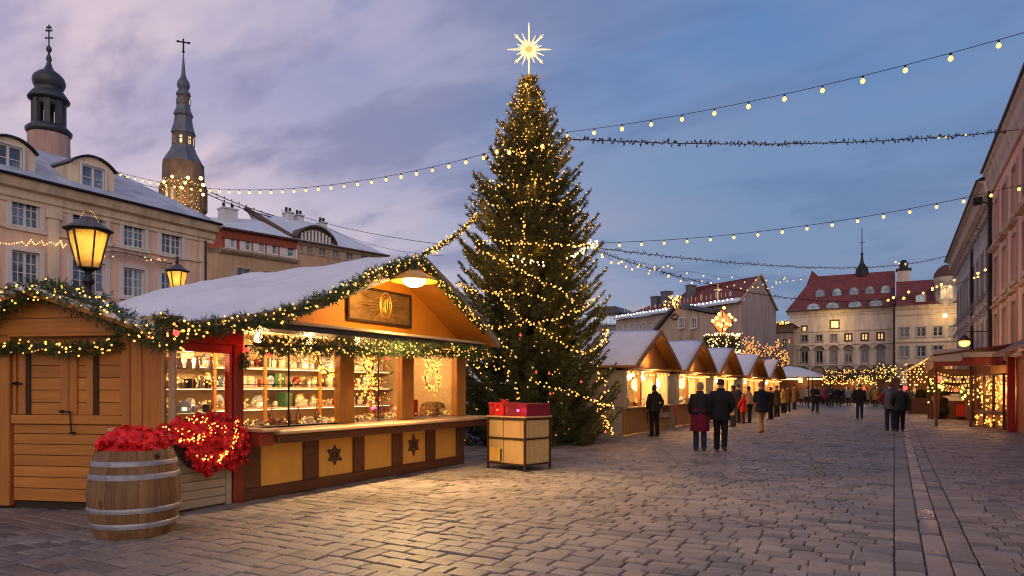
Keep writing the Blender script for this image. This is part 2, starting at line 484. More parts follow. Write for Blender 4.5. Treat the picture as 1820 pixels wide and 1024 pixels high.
# cloud sheets, flattened towards the horizon
den = math_('ADD', zz, .22)
cx = math_('DIVIDE', sep.outputs['X'], den); cy = math_('DIVIDE', sep.outputs['Y'], den)
cv = N(nt, 'ShaderNodeCombineXYZ'); L(cx, cv.inputs[0]); L(cy, cv.inputs[1])
def cloud(scale, off, det, dist):
    mp = N(nt, 'ShaderNodeMapping'); mp.inputs['Location'].default_value = off; mp.inputs['Rotation'].default_value = (0, 0, .6); mp.inputs['Scale'].default_value = (1, 2.1, 1)
    L(cv.outputs[0], mp.inputs['Vector'])
    n = N(nt, 'ShaderNodeTexNoise', i_Scale=scale, i_Detail=det, i_Roughness=.55, i_Distortion=dist); L(mp.outputs[0], n.inputs['Vector'])
    return n.outputs['Fac']
c1 = cloud(1.0, (3.1, 1.7, 0), 5, .25); c2 = cloud(1.7, (9.2, 4.4, 0), 5, .2)
m1 = N(nt, 'ShaderNodeMapRange', interpolation_type='SMOOTHSTEP'); m1.inputs['From Min'].default_value = .44; m1.inputs['From Max'].default_value = .62; L(c1, m1.inputs['Value'])
m2 = N(nt, 'ShaderNodeMapRange', interpolation_type='SMOOTHSTEP'); m2.inputs['From Min'].default_value = .45; m2.inputs['From Max'].default_value = .63; L(c2, m2.inputs['Value'])
ccol = mixc(mr.outputs[0], (.27, .30, .46), (.88, .68, .73))
dcol = mixc(mr.outputs[0], (.105, .18, .37), (.27, .24, .39))
s1 = mixc(math_('MULTIPLY', m1.outputs[0], math_('ADD', math_('MULTIPLY', mr.outputs[0], .55), .28)), base, ccol)
s2 = mixc(math_('MULTIPLY', m2.outputs[0], math_('ADD', math_('MULTIPLY', mr.outputs[0], .35), .42)), s1, dcol)
# glow lobe added in the unseen sky behind the viewer to brighten the facades
gl = Vector((.62, -.74, .26)).normalized()
dt = math_('ADD', math_('ADD', math_('MULTIPLY', sep.outputs['X'], gl.x), math_('MULTIPLY', sep.outputs['Y'], gl.y)), math_('MULTIPLY', sep.outputs['Z'], gl.z))
m3 = N(nt, 'ShaderNodeMapRange', interpolation_type='SMOOTHSTEP'); m3.inputs['From Min'].default_value = .42; m3.inputs['From Max'].default_value = 1.0; L(dt, m3.inputs['Value'])
s2 = mixc(m3.outputs[0], s2, (1.28, 1.02, .90))
L(s2, bg.inputs['Color']); bg.inputs['Strength'].default_value = 1.0

sl = bpy.data.lights.new('dusk_sun', 'SUN'); sl.energy = .15; sl.angle = math.radians(25); sl.color = (1, .78, .74)
so = bpy.data.objects.new('dusk_sun', sl); C.objects.link(so)
sdir = Vector((.62, -.74, .26))
so.rotation_euler = sdir.to_track_quat('Z', 'Y').to_euler(); so.location = (40, -50, 30)

# ================================================================== ground
def sett_mat(name, col, smooth=.5, isl=.22):
    if name in MATS: return MATS[name]
    m, nt, b = nt_new(name); L = nt.links.new
    tc = N(nt, 'ShaderNodeTexCoord'); g = N(nt, 'ShaderNodeNewGeometry')
    n1 = N(nt, 'ShaderNodeTexNoise', i_Scale=.55, i_Detail=5.0); n2 = N(nt, 'ShaderNodeTexNoise', i_Scale=22.0, i_Detail=7.0, i_Roughness=.7)
    n3 = N(nt, 'ShaderNodeTexNoise', i_Scale=4.0, i_Detail=5.0)
    for n in (n1, n2, n3): L(tc.outputs['Object'], n.inputs['Vector'])
    hue = ramp(nt, g.outputs['Random Per Island'], [(0, sc(col, .55)), (.25, (col[0]*1.0, col[1]*.96, col[2]*.98)), (.5, col), (.8, (col[0]*1.13, col[1]*1.04, col[2]*.96)), (1, (col[0]*1.25, col[1]*1.22, col[2]*1.25))])
    gr = ramp(nt, n2.outputs['Fac'], [(.3, (.62, .6, .6)), (.55, (1, 1, 1)), (.75, (1.0, 1.0, 1.0))])
    mx = N(nt, 'ShaderNodeMix', data_type='RGBA', blend_type='MULTIPLY'); mx.inputs[0].default_value = .8; L(hue.outputs[0], mx.inputs[6]); L(gr.outputs[0], mx.inputs[7])
    wr = ramp(nt, n1.outputs['Fac'], [(.35, (.55, .53, .53)), (.62, (1, 1, 1))])
    my = N(nt, 'ShaderNodeMix', data_type='RGBA', blend_type='MULTIPLY'); my.inputs[0].default_value = .9; L(mx.outputs[2], my.inputs[6]); L(wr.outputs[0], my.inputs[7])
    L(my.outputs[2], b.inputs['Base Color'])
    rr = N(nt, 'ShaderNodeMapRange'); rr.inputs['From Min'].default_value = .3; rr.inputs['From Max'].default_value = .7
    rr.inputs['To Min'].default_value = smooth - .14; rr.inputs['To Max'].default_value = smooth + .2; L(n1.outputs['Fac'], rr.inputs['Value'])
    L(rr.outputs[0], b.inputs['Roughness']); b.inputs['Specular IOR Level'].default_value = .45
    ad = N(nt, 'ShaderNodeMath', operation='ADD'); L(n2.outputs['Fac'], ad.inputs[0]); L(n3.outputs['Fac'], ad.inputs[1])
    bp = N(nt, 'ShaderNodeBump'); bp.inputs['Strength'].default_value = .55; bp.inputs['Distance'].default_value = .012
    L(ad.outputs[0], bp.inputs['Height']); L(bp.outputs['Normal'], b.inputs['Normal'])
    MATS[name] = m; return m
M_SETT = sett_mat('sett_stone', (.25, .226, .208), .54)
M_SLAB = sett_mat('drain_slab_stone', (.20, .18, .18), .32)
# base sheet: dark bedding near, the same rows of setts as a pattern further off
def base_sheet_mat():
    m, nt, b = nt_new('bedding_and_far_setts'); L = nt.links.new
    tc = N(nt, 'ShaderNodeTexCoord'); n = N(nt, 'ShaderNodeTexNoise', i_Scale=.8, i_Detail=4.0); L(tc.outputs['Object'], n.inputs['Vector'])
    br = N(nt, 'ShaderNodeTexBrick', offset=.5); br.inputs['Scale'].default_value = 1; br.inputs['Brick Width'].default_value = .36; br.inputs['Row Height'].default_value = .3
    br.inputs['Mortar Size'].default_value = .02; br.inputs['Color1'].default_value = (.17, .15, .14, 1); br.inputs['Color2'].default_value = (.24, .21, .19, 1); br.inputs['Mortar'].default_value = (.04, .036, .034, 1)
    L(tc.outputs['Object'], br.inputs['Vector'])
    ge = N(nt, 'ShaderNodeSeparateXYZ'); L(tc.outputs['Object'], ge.inputs[0])
    gt = N(nt, 'ShaderNodeMath', operation='GREATER_THAN'); gt.inputs[1].default_value = 43.9; L(ge.outputs['Y'], gt.inputs[0])
    mx = N(nt, 'ShaderNodeMix', data_type='RGBA'); L(gt.outputs[0], mx.inputs[0]); mx.inputs[6].default_value = (.018, .016, .014, 1); L(br.outputs['Color'], mx.inputs[7])
    L(mx.outputs[2], b.inputs['Base Color']); b.inputs['Roughness'].default_value = .6
    return m
g = MB(); g.add([(-900, -900, -.035), (900, -900, -.035), (900, 900, -.035), (-900, 900, -.035)], [(0, 1, 2, 3)])
tag(g.build('ground', base_sheet_mat()), kind='structure')

def stones(cells, name, m, grid_near=5):
    """cells: (cx, cy, w, h, rot) -> one mesh of domed, slightly tilted stones"""
    V = []; Fq = []; base = 0
    GR_ = {5: (-1, -.91, 0, .91, 1), 4: (-1, -.9, .9, 1), 3: (-1, 0, 1)}
    for (cx, cy, wd, hd, dist) in cells:
        n = 5 if dist < 13 else 4
        tz = rnd.uniform(-.004, .004) - (.009 if rnd.random() < .06 else 0); ta = rnd.uniform(-.006, .006); tb = rnd.uniform(-.007, .007)
        sk = rnd.uniform(-.02, .02); c0 = rnd.uniform(0, 99)
        hx, hy = wd/2, hd/2
        for j in range(n):
            for i in range(n):
                s = GR_[n][i]; t = GR_[n][j]
                # rounded plan, rounded shoulders
                pull = 1 - .04*abs(s)**6*abs(t)**6
                wob = mnoise.noise(Vector((cx*3+s*.6+c0, cy*3+t*.6, c0))) * .0035
                x = s*hx*pull + t*hy*sk + wob*.7; y = t*hy*pull + wob*.6
                e = max(abs(s), abs(t))
                z = tz + ta*s + tb*t*.7 - .008*(e > .95) - .0035*(s*s+t*t) + wob*.5
                V.append((cx+x, cy+y, z))
        def idx(i, j): return base + j*n + i
        for j in range(n-1):
            for i in range(n-1): Fq.append((idx(i, j), idx(i+1, j), idx(i+1, j+1), idx(i, j+1)))
        ring = [idx(i, 0) for i in range(n)] + [idx(n-1, j) for j in range(1, n)] + [idx(i, n-1) for i in range(n-2, -1, -1)] + [idx(0, j) for j in range(n-2, 0, -1)]
        b2 = len(V)
        for k in ring:
            x, y, z = V[k]; V.append((cx+(x-cx)*1.015, cy+(y-cy)*1.015, -.05))
        R = len(ring)
        for k in range(R): Fq.append((ring[(k+1) % R], ring[k], b2+k, b2+(k+1) % R))
        base = len(V)
    me = bpy.data.meshes.new(name); me.from_pydata(V, [], Fq); me.update()
    return link(name, me, None, m)
def in_view(x, y, marg=2.2):
    D = -SY*x + CY*y; X = CY*x + SY*y
    if D < 3.2: return False
    return -(.78*D + marg) < X < (.78*D + marg)
cells = []; drain = []
y = 1.2
while y < 44:
    p = rnd.uniform(.18, .235) * (1 if y < 30 else 1.15)
    rowj = rnd.uniform(0, .3)
    for xa, xb in ((-13.0, -.004), (.676, 4.6)):
        if y > 16: xa = max(xa, -9.0)
        x = xa + (rowj - .3 if xa < 0 else 0)
        while x < xb - .06:
            ln = min(max(rnd.gauss(.29, .065), .16), .48); ln = min(ln, xb - x)
            if xb - (x+ln) < .13: ln = xb - x
            cx = x + ln/2; wv = .05*math.sin(cx*.55 + 1.0) + .014*math.sin(cx*1.3 + y*.4)
            if ln > .1 and in_view(cx, y): cells.append((cx, y + p/2 + wv + rnd.uniform(-.004, .004), ln - rnd.uniform(.006, .013), p - rnd.uniform(.008, .016), math.hypot(cx, y)))
            x += ln
    y += p
for x0, x1, ll, m in ((0, .243, .31, 0), (.457, .672, .30, 0), (.247, .453, .95, 1)):
    y = 2.0
    while y < 44:
        l = ll * rnd.uniform(.8, 1.25)
        if in_view((x0+x1)/2, y):
            (drain if m else cells).append(((x0+x1)/2, y+l/2, x1-x0-.007, l-.014, math.hypot(x0, y)))
        y += l
tag(stones(cells, 'cobblestone_paving', M_SETT), kind='structure')
tag(stones(drain, 'drain_channel', M_SLAB), kind='structure').location.z = -.006

# ================================================================== materials for the stalls
W_HUT = wood('honey_boards_x', (.50, .195, .036), 'x', island=.12, dark=.72)
W_HUTZ = wood('honey_boards_z', (.46, .175, .034), 'z', island=.12, dark=.72)
W_DARK = wood('brown_timber', (.125, .045, .018), 'y', island=.12)
W_DARKZ = wood('brown_timber_upright', (.12, .043, .018), 'z', island=.1)
W_SLOT = mat('dark_gap_timber', (.035, .02, .012), .8)
W_CREAM = wood('cream_boards', (.50, .40, .27), 'y', island=.1, dark=.8)
W_TOP = wood('counter_boards', (.46, .30, .17), 'y', island=.1, rough=.45)
W_SOFFIT = wood('ochre_soffit', (.56, .25, .04), 'x', island=.05, dark=.9)
P_OCHRE = mat('ochre_paint', (.62, .25, .022), .55, .14, 1.8, .12, 40)
P_OCHREZ = wood('ochre_post', (.50, .21, .03), 'z', island=.08, dark=.75)
P_RED = mat('red_paint', (.42, .025, .015), .45, .15, 3, .1, 30)
P_REDD = mat('dark_red_paint', (.24, .035, .016), .5, .2, 3, .1, 30)
M_GLASS = glass('stall_glass', (.97, .96, .94), .10)
M_GOLD = mat('antique_gold', (.75, .45, .10), .38, .3, 6, .3, 30, .75)
M_RELIEF = mat('bronze_relief', (.25, .15, .05), .42, .45, 5, .5, 22, .35)

# ------------------------------------------------------------------ big market stall
SX = -8.0
def ys(u, x=SX): return on_x(u, 700, x).y
stall = thing('market_stall', 'big ochre market stall with a snowy gable roof, wooden counter and glass front', 'market stall', (SX, 9, 0))
Yl, Yp, Yr = 5.45, 6.47, 12.2          # window end, red post, right end
# counter base
b = MB()
pan = [(465, 541), (567, 630), (648, 699), (716, 759), (774, 813)]
pan = [(ys(a), ys(c)) for a, c in pan]
b.cbox(SX-.10, SX, Yp+.06, Yr, .0, .17, .01); b.cbox(SX-.10, SX, Yp+.06, Yr, .80, .93, .01)
edges = [Yp+.06] + [v for p in pan for v in p] + [Yr]
for i in range(0, len(edges), 2): b.cbox(SX-.098, SX-.003 + (.012 if i not in (0, 10) else 0), edges[i], edges[i+1], .17, .80, .01)
b.box(SX-.12, SX-.104, Yp+.05, Yr, .02, .92)
b.build('counter_front', W_DARK, stall, True)
PAN = []
for i, (a, c) in enumerate(pan):
    b = MB(); b.box(SX-.10, SX-.045, a-.004, c+.004, .172, .798)
    if i == 0: b.box(SX-.10, SX-.042, (a+c)/2+.03, c+.003, .173, .797)
    PAN.append(b.build('front_panel', mat('panel_paint', (.72, .37, .06), .5, .14, 1.8, .2, 30, stretch=(1, 1, .35)), stall, True))
def emblem(yc, zc, R, par):
    b = MB(); x = SX - .040
    k = 6
    star = []
    for i in range(12):
        r = R if i % 2 == 0 else R*.60
        a = PI/2 + i*PI/6; star.append((yc + r*math.cos(a), zc + r*math.sin(a)))
    for i in range(12):
        p, q = star[i], star[(i+1) % 12]; b.tube([(x, *p), (x, *q)], .008, 6)
    for i in range(6):
        a = PI/2 + i*PI/3; cy_, cz_ = yc + R*.62*math.cos(a), zc + R*.62*math.sin(a)
        b.tube([(x, cy_ + R*.17*math.cos(t), cz_ + R*.17*math.sin(t)) for t in [j*PI/5 for j in range(11)]], .006, 5)
        if i % 3 == (1 if yc < 9 else 0): 
            cy_, cz_ = yc + R*.95*math.cos(a), zc + R*.95*math.sin(a)
            b.tube([(x, cy_ + R*.15*math.cos(t), cz_ + R*.15*math.sin(t)) for t in [j*PI/5 for j in range(11)]], .007, 5)
    for r_ in (.46, .26): b.tube([(x, yc + R*r_*math.cos(t), zc + R*r_*math.sin(t)) for t in [j*PI/9 for j in range(19)]], .007, 5)
    for i in range(5):
        yy = yc + (i-2)*R*.15; b.tube([(x, yy, zc - R*.32), (x, yy + R*.08, zc), (x, yy - R*.02, zc + R*.32)], .006, 5)
    b.prism([(p[0]*.93 + yc*.07, p[1]*.93 + zc*.07) for p in star], 'x', SX-.0455, SX-.0435, 1)
    return b.build('emblem', [M_IRON, mat('emblem_ground', (.22, .11, .03), .6)], par, True)
emblem(sum(pan[1])/2 - .02, .50, .165, PAN[1]); emblem(sum(pan[3])/2, .51, .185, PAN[3])
# countertop: two long boards, a short upper board at the end
b = MB()
b.cbox(SX-.35, SX+.27, Yp+.28, Yr+.42, .955, 1.01, .012); b.cbox(SX+.275, SX+.55, Yp+.24, Yr+.34, .95, 1.005, .012)
b.cbox(SX-.1, SX+.50, Yp-.02, Yp+.25, .99, 1.04, .012)
b.build('countertop', W_TOP, stall, True)
b = MB(); b.cbox(SX+.40, SX+.46, Yp+.28, Yr+.28, .82, .948, .01); b.build('counter_fascia', W_DARK, stall, True)
b = MB(); b.cbox(SX, SX+.42, Yp+.0, Yp+.24, .80, .985, .01); b.build('counter_bracket', P_REDD, stall, True)
# posts
b = MB(); b.cbox(SX-.16, SX+.03, Yp-.10, Yp+.055, 0, 2.42, .012); b.build('corner_post', P_REDD, stall, True)
for ua, ub in ((606, 631), (716, 737), (813, 829)):
    b = MB(); b.cbox(SX-.16, SX-.01, ys(ua), ys(ub), 1.01, 2.47, .012); b.build('post', P_OCHREZ, stall, True)
# shop window section
wy0, wy1 = Yl+.02, Yp-.11
b = MB()
for i in range(7): b.cbox(SX-.09, SX-.03, wy0, wy1-.09, .02+i*.118, .02+i*.118+.112, .008)
b.cbox(SX-.09, SX-.02, wy1-.085, wy1, 0.0, .86, .008)
b.build('window_base', W_CREAM, stall, True)
b = MB()
b.cbox(SX-.12, SX+.02, wy0, wy1, .86, .95, .01, 0); b.cbox(SX-.12, SX, wy0, wy0+.05, .95, 2.08, .01, 0)
b.cbox(SX-.12, SX, wy1-.05, wy1, .95, 2.08, .01, 1); b.cbox(SX-.12, SX, wy0, wy1, 2.08, 2.2, .01, 1); b.cbox(SX-.10, SX+.05, wy0-.02, Yp+.04, 2.2, 2.45, .01, 1)
wf = b.build('window_frame', [W_TOP, P_RED], stall, True)
b = MB(); b.box(SX-.065, SX-.058, wy0+.05, wy1-.05, .95, 2.08); b.build('pane', M_GLASS, wf, True)
# interior shell
BX = SX - 2.3
b = MB()
b.box(BX-.06, BX, Yl, Yr, 0, 2.5); b.box(BX, SX-.16, Yl-.04, Yl+.0, 0, 2.5); b.box(BX, SX-.16, Yr-.04, Yr, 0, 2.5)
b.box(BX, SX-.13, Yl, Yr, .02, .06); b.box(BX-.05, SX-.16, Yl-.03, Yr-.0, 2.5, 2.54)
b.build('inner_wall', wood('inner_boards', (.58, .40, .20), 'y', island=.08), stall, True)
b = MB(); b.box(-13.4, BX-.07, Yl, Yr, 0, 2.45); b.build('back_store', W_HUT, stall, True)
for z in (1.25, 1.62, 1.98):
    b = MB(); b.cbox(BX, BX+.42, Yl+.05, Yr-.05, z-.03, z, .006); b.build('shelf', W_CREAM, stall, True)
    b = MB(); b.box(BX+.36, BX+.385, Yl+.15, Yr-.15, z-.045, z-.032); b.build('shelf_light', M_LED, stall, True)
for y in (7.5, 8.55, 9.9, 10.5, 11.4):
    b = MB(); b.cbox(BX+.38, BX+.43, y-.03, y+.03, .06, 2.5, .006); b.build('shelf_upright', P_OCHREZ, stall, True)
# inner display step behind the glass, and the glazing bars
b = MB(); b.box(SX-.75, SX-.36, Yp+.1, Yr-.05, .06, .98); b.box(SX-.75, SX-.2, Yl+.06, Yp-.13, .06, .95); b.build('display_plinth', W_CREAM, stall, True)
gl = [(Yp+.06, ys(520)), (ys(520), ys(606)), (ys(631), ys(679)), (ys(679), ys(716)), (ys(737), ys(813))]
for a, c in gl:
    b = MB(); b.box(SX-.085, SX-.079, a, c, 1.012, 2.4); pn = b.build('glass_pane', M_GLASS, stall, True)
b = MB()
for y in (ys(520), ys(679)): b = MB(); b.box(SX-.095, SX-.07, y-.008, y+.008, 1.012, 2.4); b.build('glazing_bar', M_IRON, stall, True)
b = MB()
b.box(SX-.095, SX-.07, Yp+.06, ys(606), 1.012, 1.03)
for a, c in (gl[0], gl[1]):
    b.box(SX-.093, SX-.078, a+.01, c-.01, 1.645, 1.657); b.build('glazing_bar', M_IRON, stall, True); # display case shelves of glass in the small window
for z in (1.27, 1.60, 1.86):
    b = MB(); b.box(SX-.5, SX-.13, wy0+.06, wy1-.06, z-.008, z); b.build('glass_shelf', glass('shelf_glass', (.9, .93, .9), .3), stall, True)
# gable
prof = [(4.95, 2.30), (5.9, 2.47), (6.9, 2.72), (8.0, 3.17), (9.0, 3.56), (9.75, 3.84), (10.5, 3.50), (11.4, 3.02), (12.3, 2.53)]
def roofz(y):
    for (a, za), (c, zc) in zip(prof, prof[1:]):
        if a <= y <= c: return za + (zc-za)*(y-a)/(c-a)
    return prof[0][1]
def inner(y): return roofz(y) - .07
ylo, yhi = 6.35, 12.05
pts = [(ylo, 2.48)] + [(y, inner(y)) for y in [ylo+.02] + [p[0] for p in prof if ylo < p[0] < yhi] + [yhi]] + [(yhi, 2.48)]
b = MB(); b.prism(pts, 'x', SX-.10, SX-.04); b.build('gable_wall', P_OCHRE, stall, True)
b = MB(); b.cbox(SX-.03, SX+.60, 6.3, 12.1, 2.50, 2.55, .01, 0); b.cbox(SX-.03, SX+.54, 6.3, 12.15, 2.42, 2.497, .01, 1)
b.build('gable_ledge', [W_CREAM, mat('slate_fascia', (.05, .055, .07), .5)], stall, True)
RX0, RX1 = -13.6, SX + .78
def offset_sheet(prof, dz): return [(y, z + dz) for y, z in prof]
b = MB(); PB = [(5.5, 2.399)] + prof[1:]; b.prism(prof + offset_sheet(prof, -.07)[::-1], 'x', RX1-.22, RX1); b.prism(PB + offset_sheet(PB, -.07)[::-1], 'x', RX0, RX1-.223)
roof = b.build('roof', W_SOFFIT, stall, True)
# bargeboards along the rakes
b = MB()
for (a, c) in zip(prof, prof[1:]):
    y0, z0 = a; y1, z1 = c
    b.prism([(y0, z0-.10), (y1, z1-.10), (y1, z1+.055), (y0, z0+.055)], 'x', RX1+.002, RX1+.04)
b.build('bargeboard', wood('grey_bargeboard', (.30, .24, .19), 'y', island=.05), roof, True)
def snow_sheet(name, prof, x0, x1, thick, parent, nx=46, ny=7, amp=.05, edge=.25, yfix=None):
    """settled snow on a pitched roof: uneven top, rounded rim"""
    P2 = []
    for (a, c) in zip(prof, prof[1:]):
        for k in range(ny): P2.append((a[0]+(c[0]-a[0])*k/ny, a[1]+(c[1]-a[1])*k/ny))
    P2.append(prof[-1]); n = len(P2)
    tot = [0]
    for p, q in zip(P2, P2[1:]): tot.append(tot[-1] + math.hypot(q[0]-p[0], q[1]-p[1]))
    vs = []; fs = []
    for i in range(nx+1):
        x = x0 + (x1-x0)*i/nx
        for j, (y, z) in enumerate(P2):
            d = min(tot[j], tot[-1]-tot[j], abs(x-x0), abs(x1-x)) / edge
            e = math.sqrt(max(0, 1-(1-min(1, d))**2))
            h = thick*(.12+.88*e) + amp*mnoise.noise(Vector((x*.9, y*1.1, 3)))*e + amp*.35*mnoise.noise(Vector((x*3, y*3, 7)))*e
            vs.append((x, (yfix(x, y) if yfix else y), z+.004+max(.01, h)))
    for i in range(nx):
        for j in range(n-1): fs.append((i*n+j, (i+1)*n+j, (i+1)*n+j+1, i*n+j+1))
    k = len(vs); ring = [i*n for i in range(nx+1)] + [nx*n+j for j in range(1, n)] + [i*n+n-1 for i in range(nx-1, -1, -1)] + [j for j in range(n-2, 0, -1)]
    for r in ring:
        x, y, z = vs[r]; j = r % n; vs.append((x, y, P2[j][1]+.002))
    R = len(ring)
    for q in range(R): fs.append((ring[q], ring[(q+1) % R], k+(q+1) % R, k+q))
    b = MB(); b.add(vs, fs, 0, True)
    return b.build(name, M_SNOW, parent, True)
snow_sheet('snow', [(p[0], p[1]) for p in prof[:6]] + [(9.9, 3.78)], RX0, RX1-.02, .15, roof, amp=.10, edge=.4, nx=60, yfix=lambda x, y: y if y > 8 else 8-(8-y)*(8-(4.95+.55*max(0, min(1, (RX1-.12-x)/.3))))/3.05)
snow_sheet('snow', prof[5:], RX0, RX1-.03, .08, roof, amp=.04)
# relief on the gable
rl, rr_ = on_x(617, 500, SX).y, on_x(731, 500, SX).y
rz0, rz1 = 2.74, 3.36
b = MB()
b.box(SX-.035, SX-.01, rl, rr_, rz0, rz1, 0)
for s in ((rl, rr_, rz0, rz0+.045), (rl, rr_, rz1-.045, rz1), (rl, rl+.05, rz0+.045, rz1-.045), (rr_-.05, rr_, rz0+.045, rz1-.045)): b.cbox(SX-.03, SX+.02, *s, .008, 2)
yc, zc = (rl+rr_)/2 + .12, (rz0+rz1)/2 + .04
for i in range(46):
    a = 2*PI*i/46 + rnd.uniform(-.06, .06); r0 = .24; 
    ln = rnd.uniform(.3, 1.0); dy, dz = math.cos(a), math.sin(a)
    kmax = min(((rr_-.06 if dy > 0 else rl+.06)-yc)/dy if abs(dy) > 1e-3 else 9, ((rz1-.06 if dz > 0 else rz0+.06)-zc)/dz if abs(dz) > 1e-3 else 9)
    r1 = r0*.7 + (kmax - r0*.7)*ln
    if r1 < .2: continue
    b.tube([(SX-.008, yc+dy*.17, zc+dz*.2), (SX-.004, yc+dy*(.17+r1)/2, zc+dz*(.2+r1)/2 + rnd.uniform(-.02, .02)), (SX-.012, yc+dy*r1, zc+dz*r1)], [.018, .028, .006], 5, 0)
for r_, t_, m_ in ((1, .022, 1), (.72, .012, 1)):
    b.tube([(SX+.0, yc + .155*r_*math.cos(t), zc + .225*r_*math.sin(t)) for t in [j*PI/14 for j in range(29)]], t_, 8, m_)
for pl in ([(-.05, -.11), (-.05, .02), (-.02, .10), (.02, .10)], [(.04, .11), (.05, 0), (.03, -.12)], [(-.05, -.02), (.0, .02), (.05, -.02)], [(0, .09), (-.005, -.13)], [(-.03, -.06), (.02, -.09), (.05, -.05)]):
    b.tube([(SX-.0, yc+p, zc+q) for p, q in pl], .012, 6, 1)
b.build('carved_relief', [M_RELIEF, M_GOLD, W_SLOT], stall, True)
# lights inside the stall
for y in (7.6, 8.7, 9.9, 11.3):
    b = MB(); b.lathe([(.001, -.07), (.05, -.06), (.07, 0), (.05, .05), (.02, .08), (.012, .10)], 12, (SX-.95, y, 2.40)); o = b.build('ceiling_bulb', [emit('stall_bulb_glow', (1, .66, .30), 22, 'NONE')], stall, True)
    light('ceiling_bulb_light', (SX-.95, y, 2.22), 70, (1, .66, .30), .10, stall)
light('window_bulb_light', (SX-.4, 5.95, 2.0), 26, (1, .66, .32), .06, stall)
light('back_bulb_light', (SX-1.5, 7.2, 2.3), 15, (1, .66, .32), .10, stall)
light('back_bulb_light', (SX-1.5, 10.6, 2.3), 15, (1, .66, .32), .10, stall)

# lamp at the gable peak
lp = Vector((SX+1.05, 9.08, 3.39))
lamp = thing('gable_lamp', 'wide dish lamp glowing at the peak of the big stall gable', 'lamp', lp)
b = MB(); b.lathe([(.06, .16), (.12, .15), (.36, .02), (.40, -.015), (.395, -.025), (.35, .005), (.12, .11), (.0, .12)], 28, lp, cap=False); b.build('lamp_shade', mat('lamp_enamel', (.66, .30, .04), .35, .1, 4, .05), lamp, True)
b = MB(); b.ico(lp + Vector((0, 0, -.005)), .20, 2, sc=(1, 1, .58)); b.build('lamp_bulb', emit('dish_lamp_glow', (1, .66, .28), 12, 'NONE'), lamp, True)
b = MB(); b.tube([lp + Vector((0, 0, .13)), lp + Vector((-.02, .05, .22)), lp + Vector((-.26, .62, .34))], .018, 8); b.build('lamp_arm', M_IRON, lamp, True)
light('lamp_light', lp + Vector((0, 0, -.16)), 150, (1, .55, .17), .12, lamp)
lo_ = light('lamp_beam', lp + Vector((0, 0, -.13)), 1750, (1, .62, .25), .12, lamp, 'SPOT', rot=Vector((-.42, .12, 1)).to_track_quat('Z', 'Y').to_euler()); lo_.data.spot_size = math.radians(128); lo_.data.spot_blend = .75; lo_.data.shadow_soft_size = .12

# ------------------------------------------------------------------ hut with closed shutters
HA = math.atan2(.76, 2.13)
hc = Vector((-8.17, 5.43)) - Vector((math.cos(HA), math.sin(HA))) * 1.78
hut = thing('wooden_hut', 'honey coloured plank hut with closed shutters and a fir trimmed gable', 'hut', (hc.x, hc.y, 0), HA)
HM = chain_matrix(hut)
def hl(u, v, yl=0.0):
    """pixel -> hut-local point on the plane y = yl"""
    r = ray(u); o = HM.inverted() @ CAM; d = (HM.inverted().to_3x3()) @ Vector((r.x, r.y, (HZ-v)/F)); t = (yl-o.y)/d.y; return o + d*t
xs = lambda u: hl(u, 700).x
HWID = 1.78
# body behind the planks
b = MB(); b.prism([(-HWID, .09), (1.70, .09), (1.70, .12), (-1.0, .95), (-HWID, 1.0)], 'z', .05, 2.28); b.build('body', W_HUTZ, hut)
# horizontal planks below the rail
b = MB(); xa, xb = xs(22), xs(218)
zs = [.10, .27, .42, .565, .71, .855, .995, 1.12]
for a, c in zip(zs, zs[1:]): b.cbox(xa, xb, .015, .09, a+.004, c-.004, .006)
b.build('plank_wall', W_HUT, hut)
b = MB(); b.cbox(xa-.02, xb+.02, -.012, .09, 1.125, 1.245, .01); b.build('rail', W_HUT, hut)
# posts at both ends
b = MB(); b.cbox(xs(219), xs(233), -.035, .09, .03, 2.32, .012); b.cbox(xs(234), xs(254), -.03, .09, .03, 2.32, .012); b.cbox(xs(255), 1.78, -.028, .09, .03, 2.32, .012)
b.build('corner_post', W_HUTZ, hut)
b = MB(); b.cbox(xs(-32), xs(19), -.03, .09, .03, 2.32, .012); b.cbox(-1.78, xs(-33), -.02, .09, .03, 2.3, .012); b.build('corner_post', W_HUTZ, hut)
# two shutters
xm = xs(122)
for (p, q, sl) in ((xa, xm-.006, (xs(45), xs(51))), (xm+.006, xb, (xs(165), xs(172)))):
    b = MB(); z0 = 1.25
    for k in range(5): b.cbox(p, q, .03, .075, z0+k*.163, z0+k*.163+.157, .005)
    sh = b.build('shutter', W_HUT, hut)
    m_ = sl
    for c0, c1 in ((p, p + (.05 if q < xm else .11)), (q-.13 if q < xm else q-.05, q), (m_[0]-.10, m_[0]-.004)):
        b = MB(); b.cbox(c0, c1, .0, .03, 1.25, 2.06, .006); b.build('batten', W_HUTZ, sh)
    b = MB(); b.box(m_[0], m_[1]+.01, .012, .03, 1.25, 2.06); b.build('slot', W_SLOT, sh)
b = MB(); zt = hl(122, 731).z
b.tube([(xs(107), -.03, zt-.005), (xs(113), -.04, zt), (xs(129), -.04, zt-.005)], .009, 6); b.tube([(xs(129), -.04, zt), (xs(130), -.045, zt-.13), (xs(131), -.03, zt-.30)], .010, 6)
b.box(xs(127), xs(134), -.035, .0, zt-.30, zt-.27); b.box(xs(110), xs(114), -.035, .0, zt-.02, zt+.015); b.build('latch', M_IRON, hut)
b = MB(); b.box(xs(24), xs(40), -.03, .02, hl(30, 682).z-.012, hl(30, 682).z+.012); b.tube([(xs(26), -.04, hl(30, 681).z), (xs(38), -.045, hl(30, 679).z)], .01, 6); b.build('hinge', M_IRON, hut)
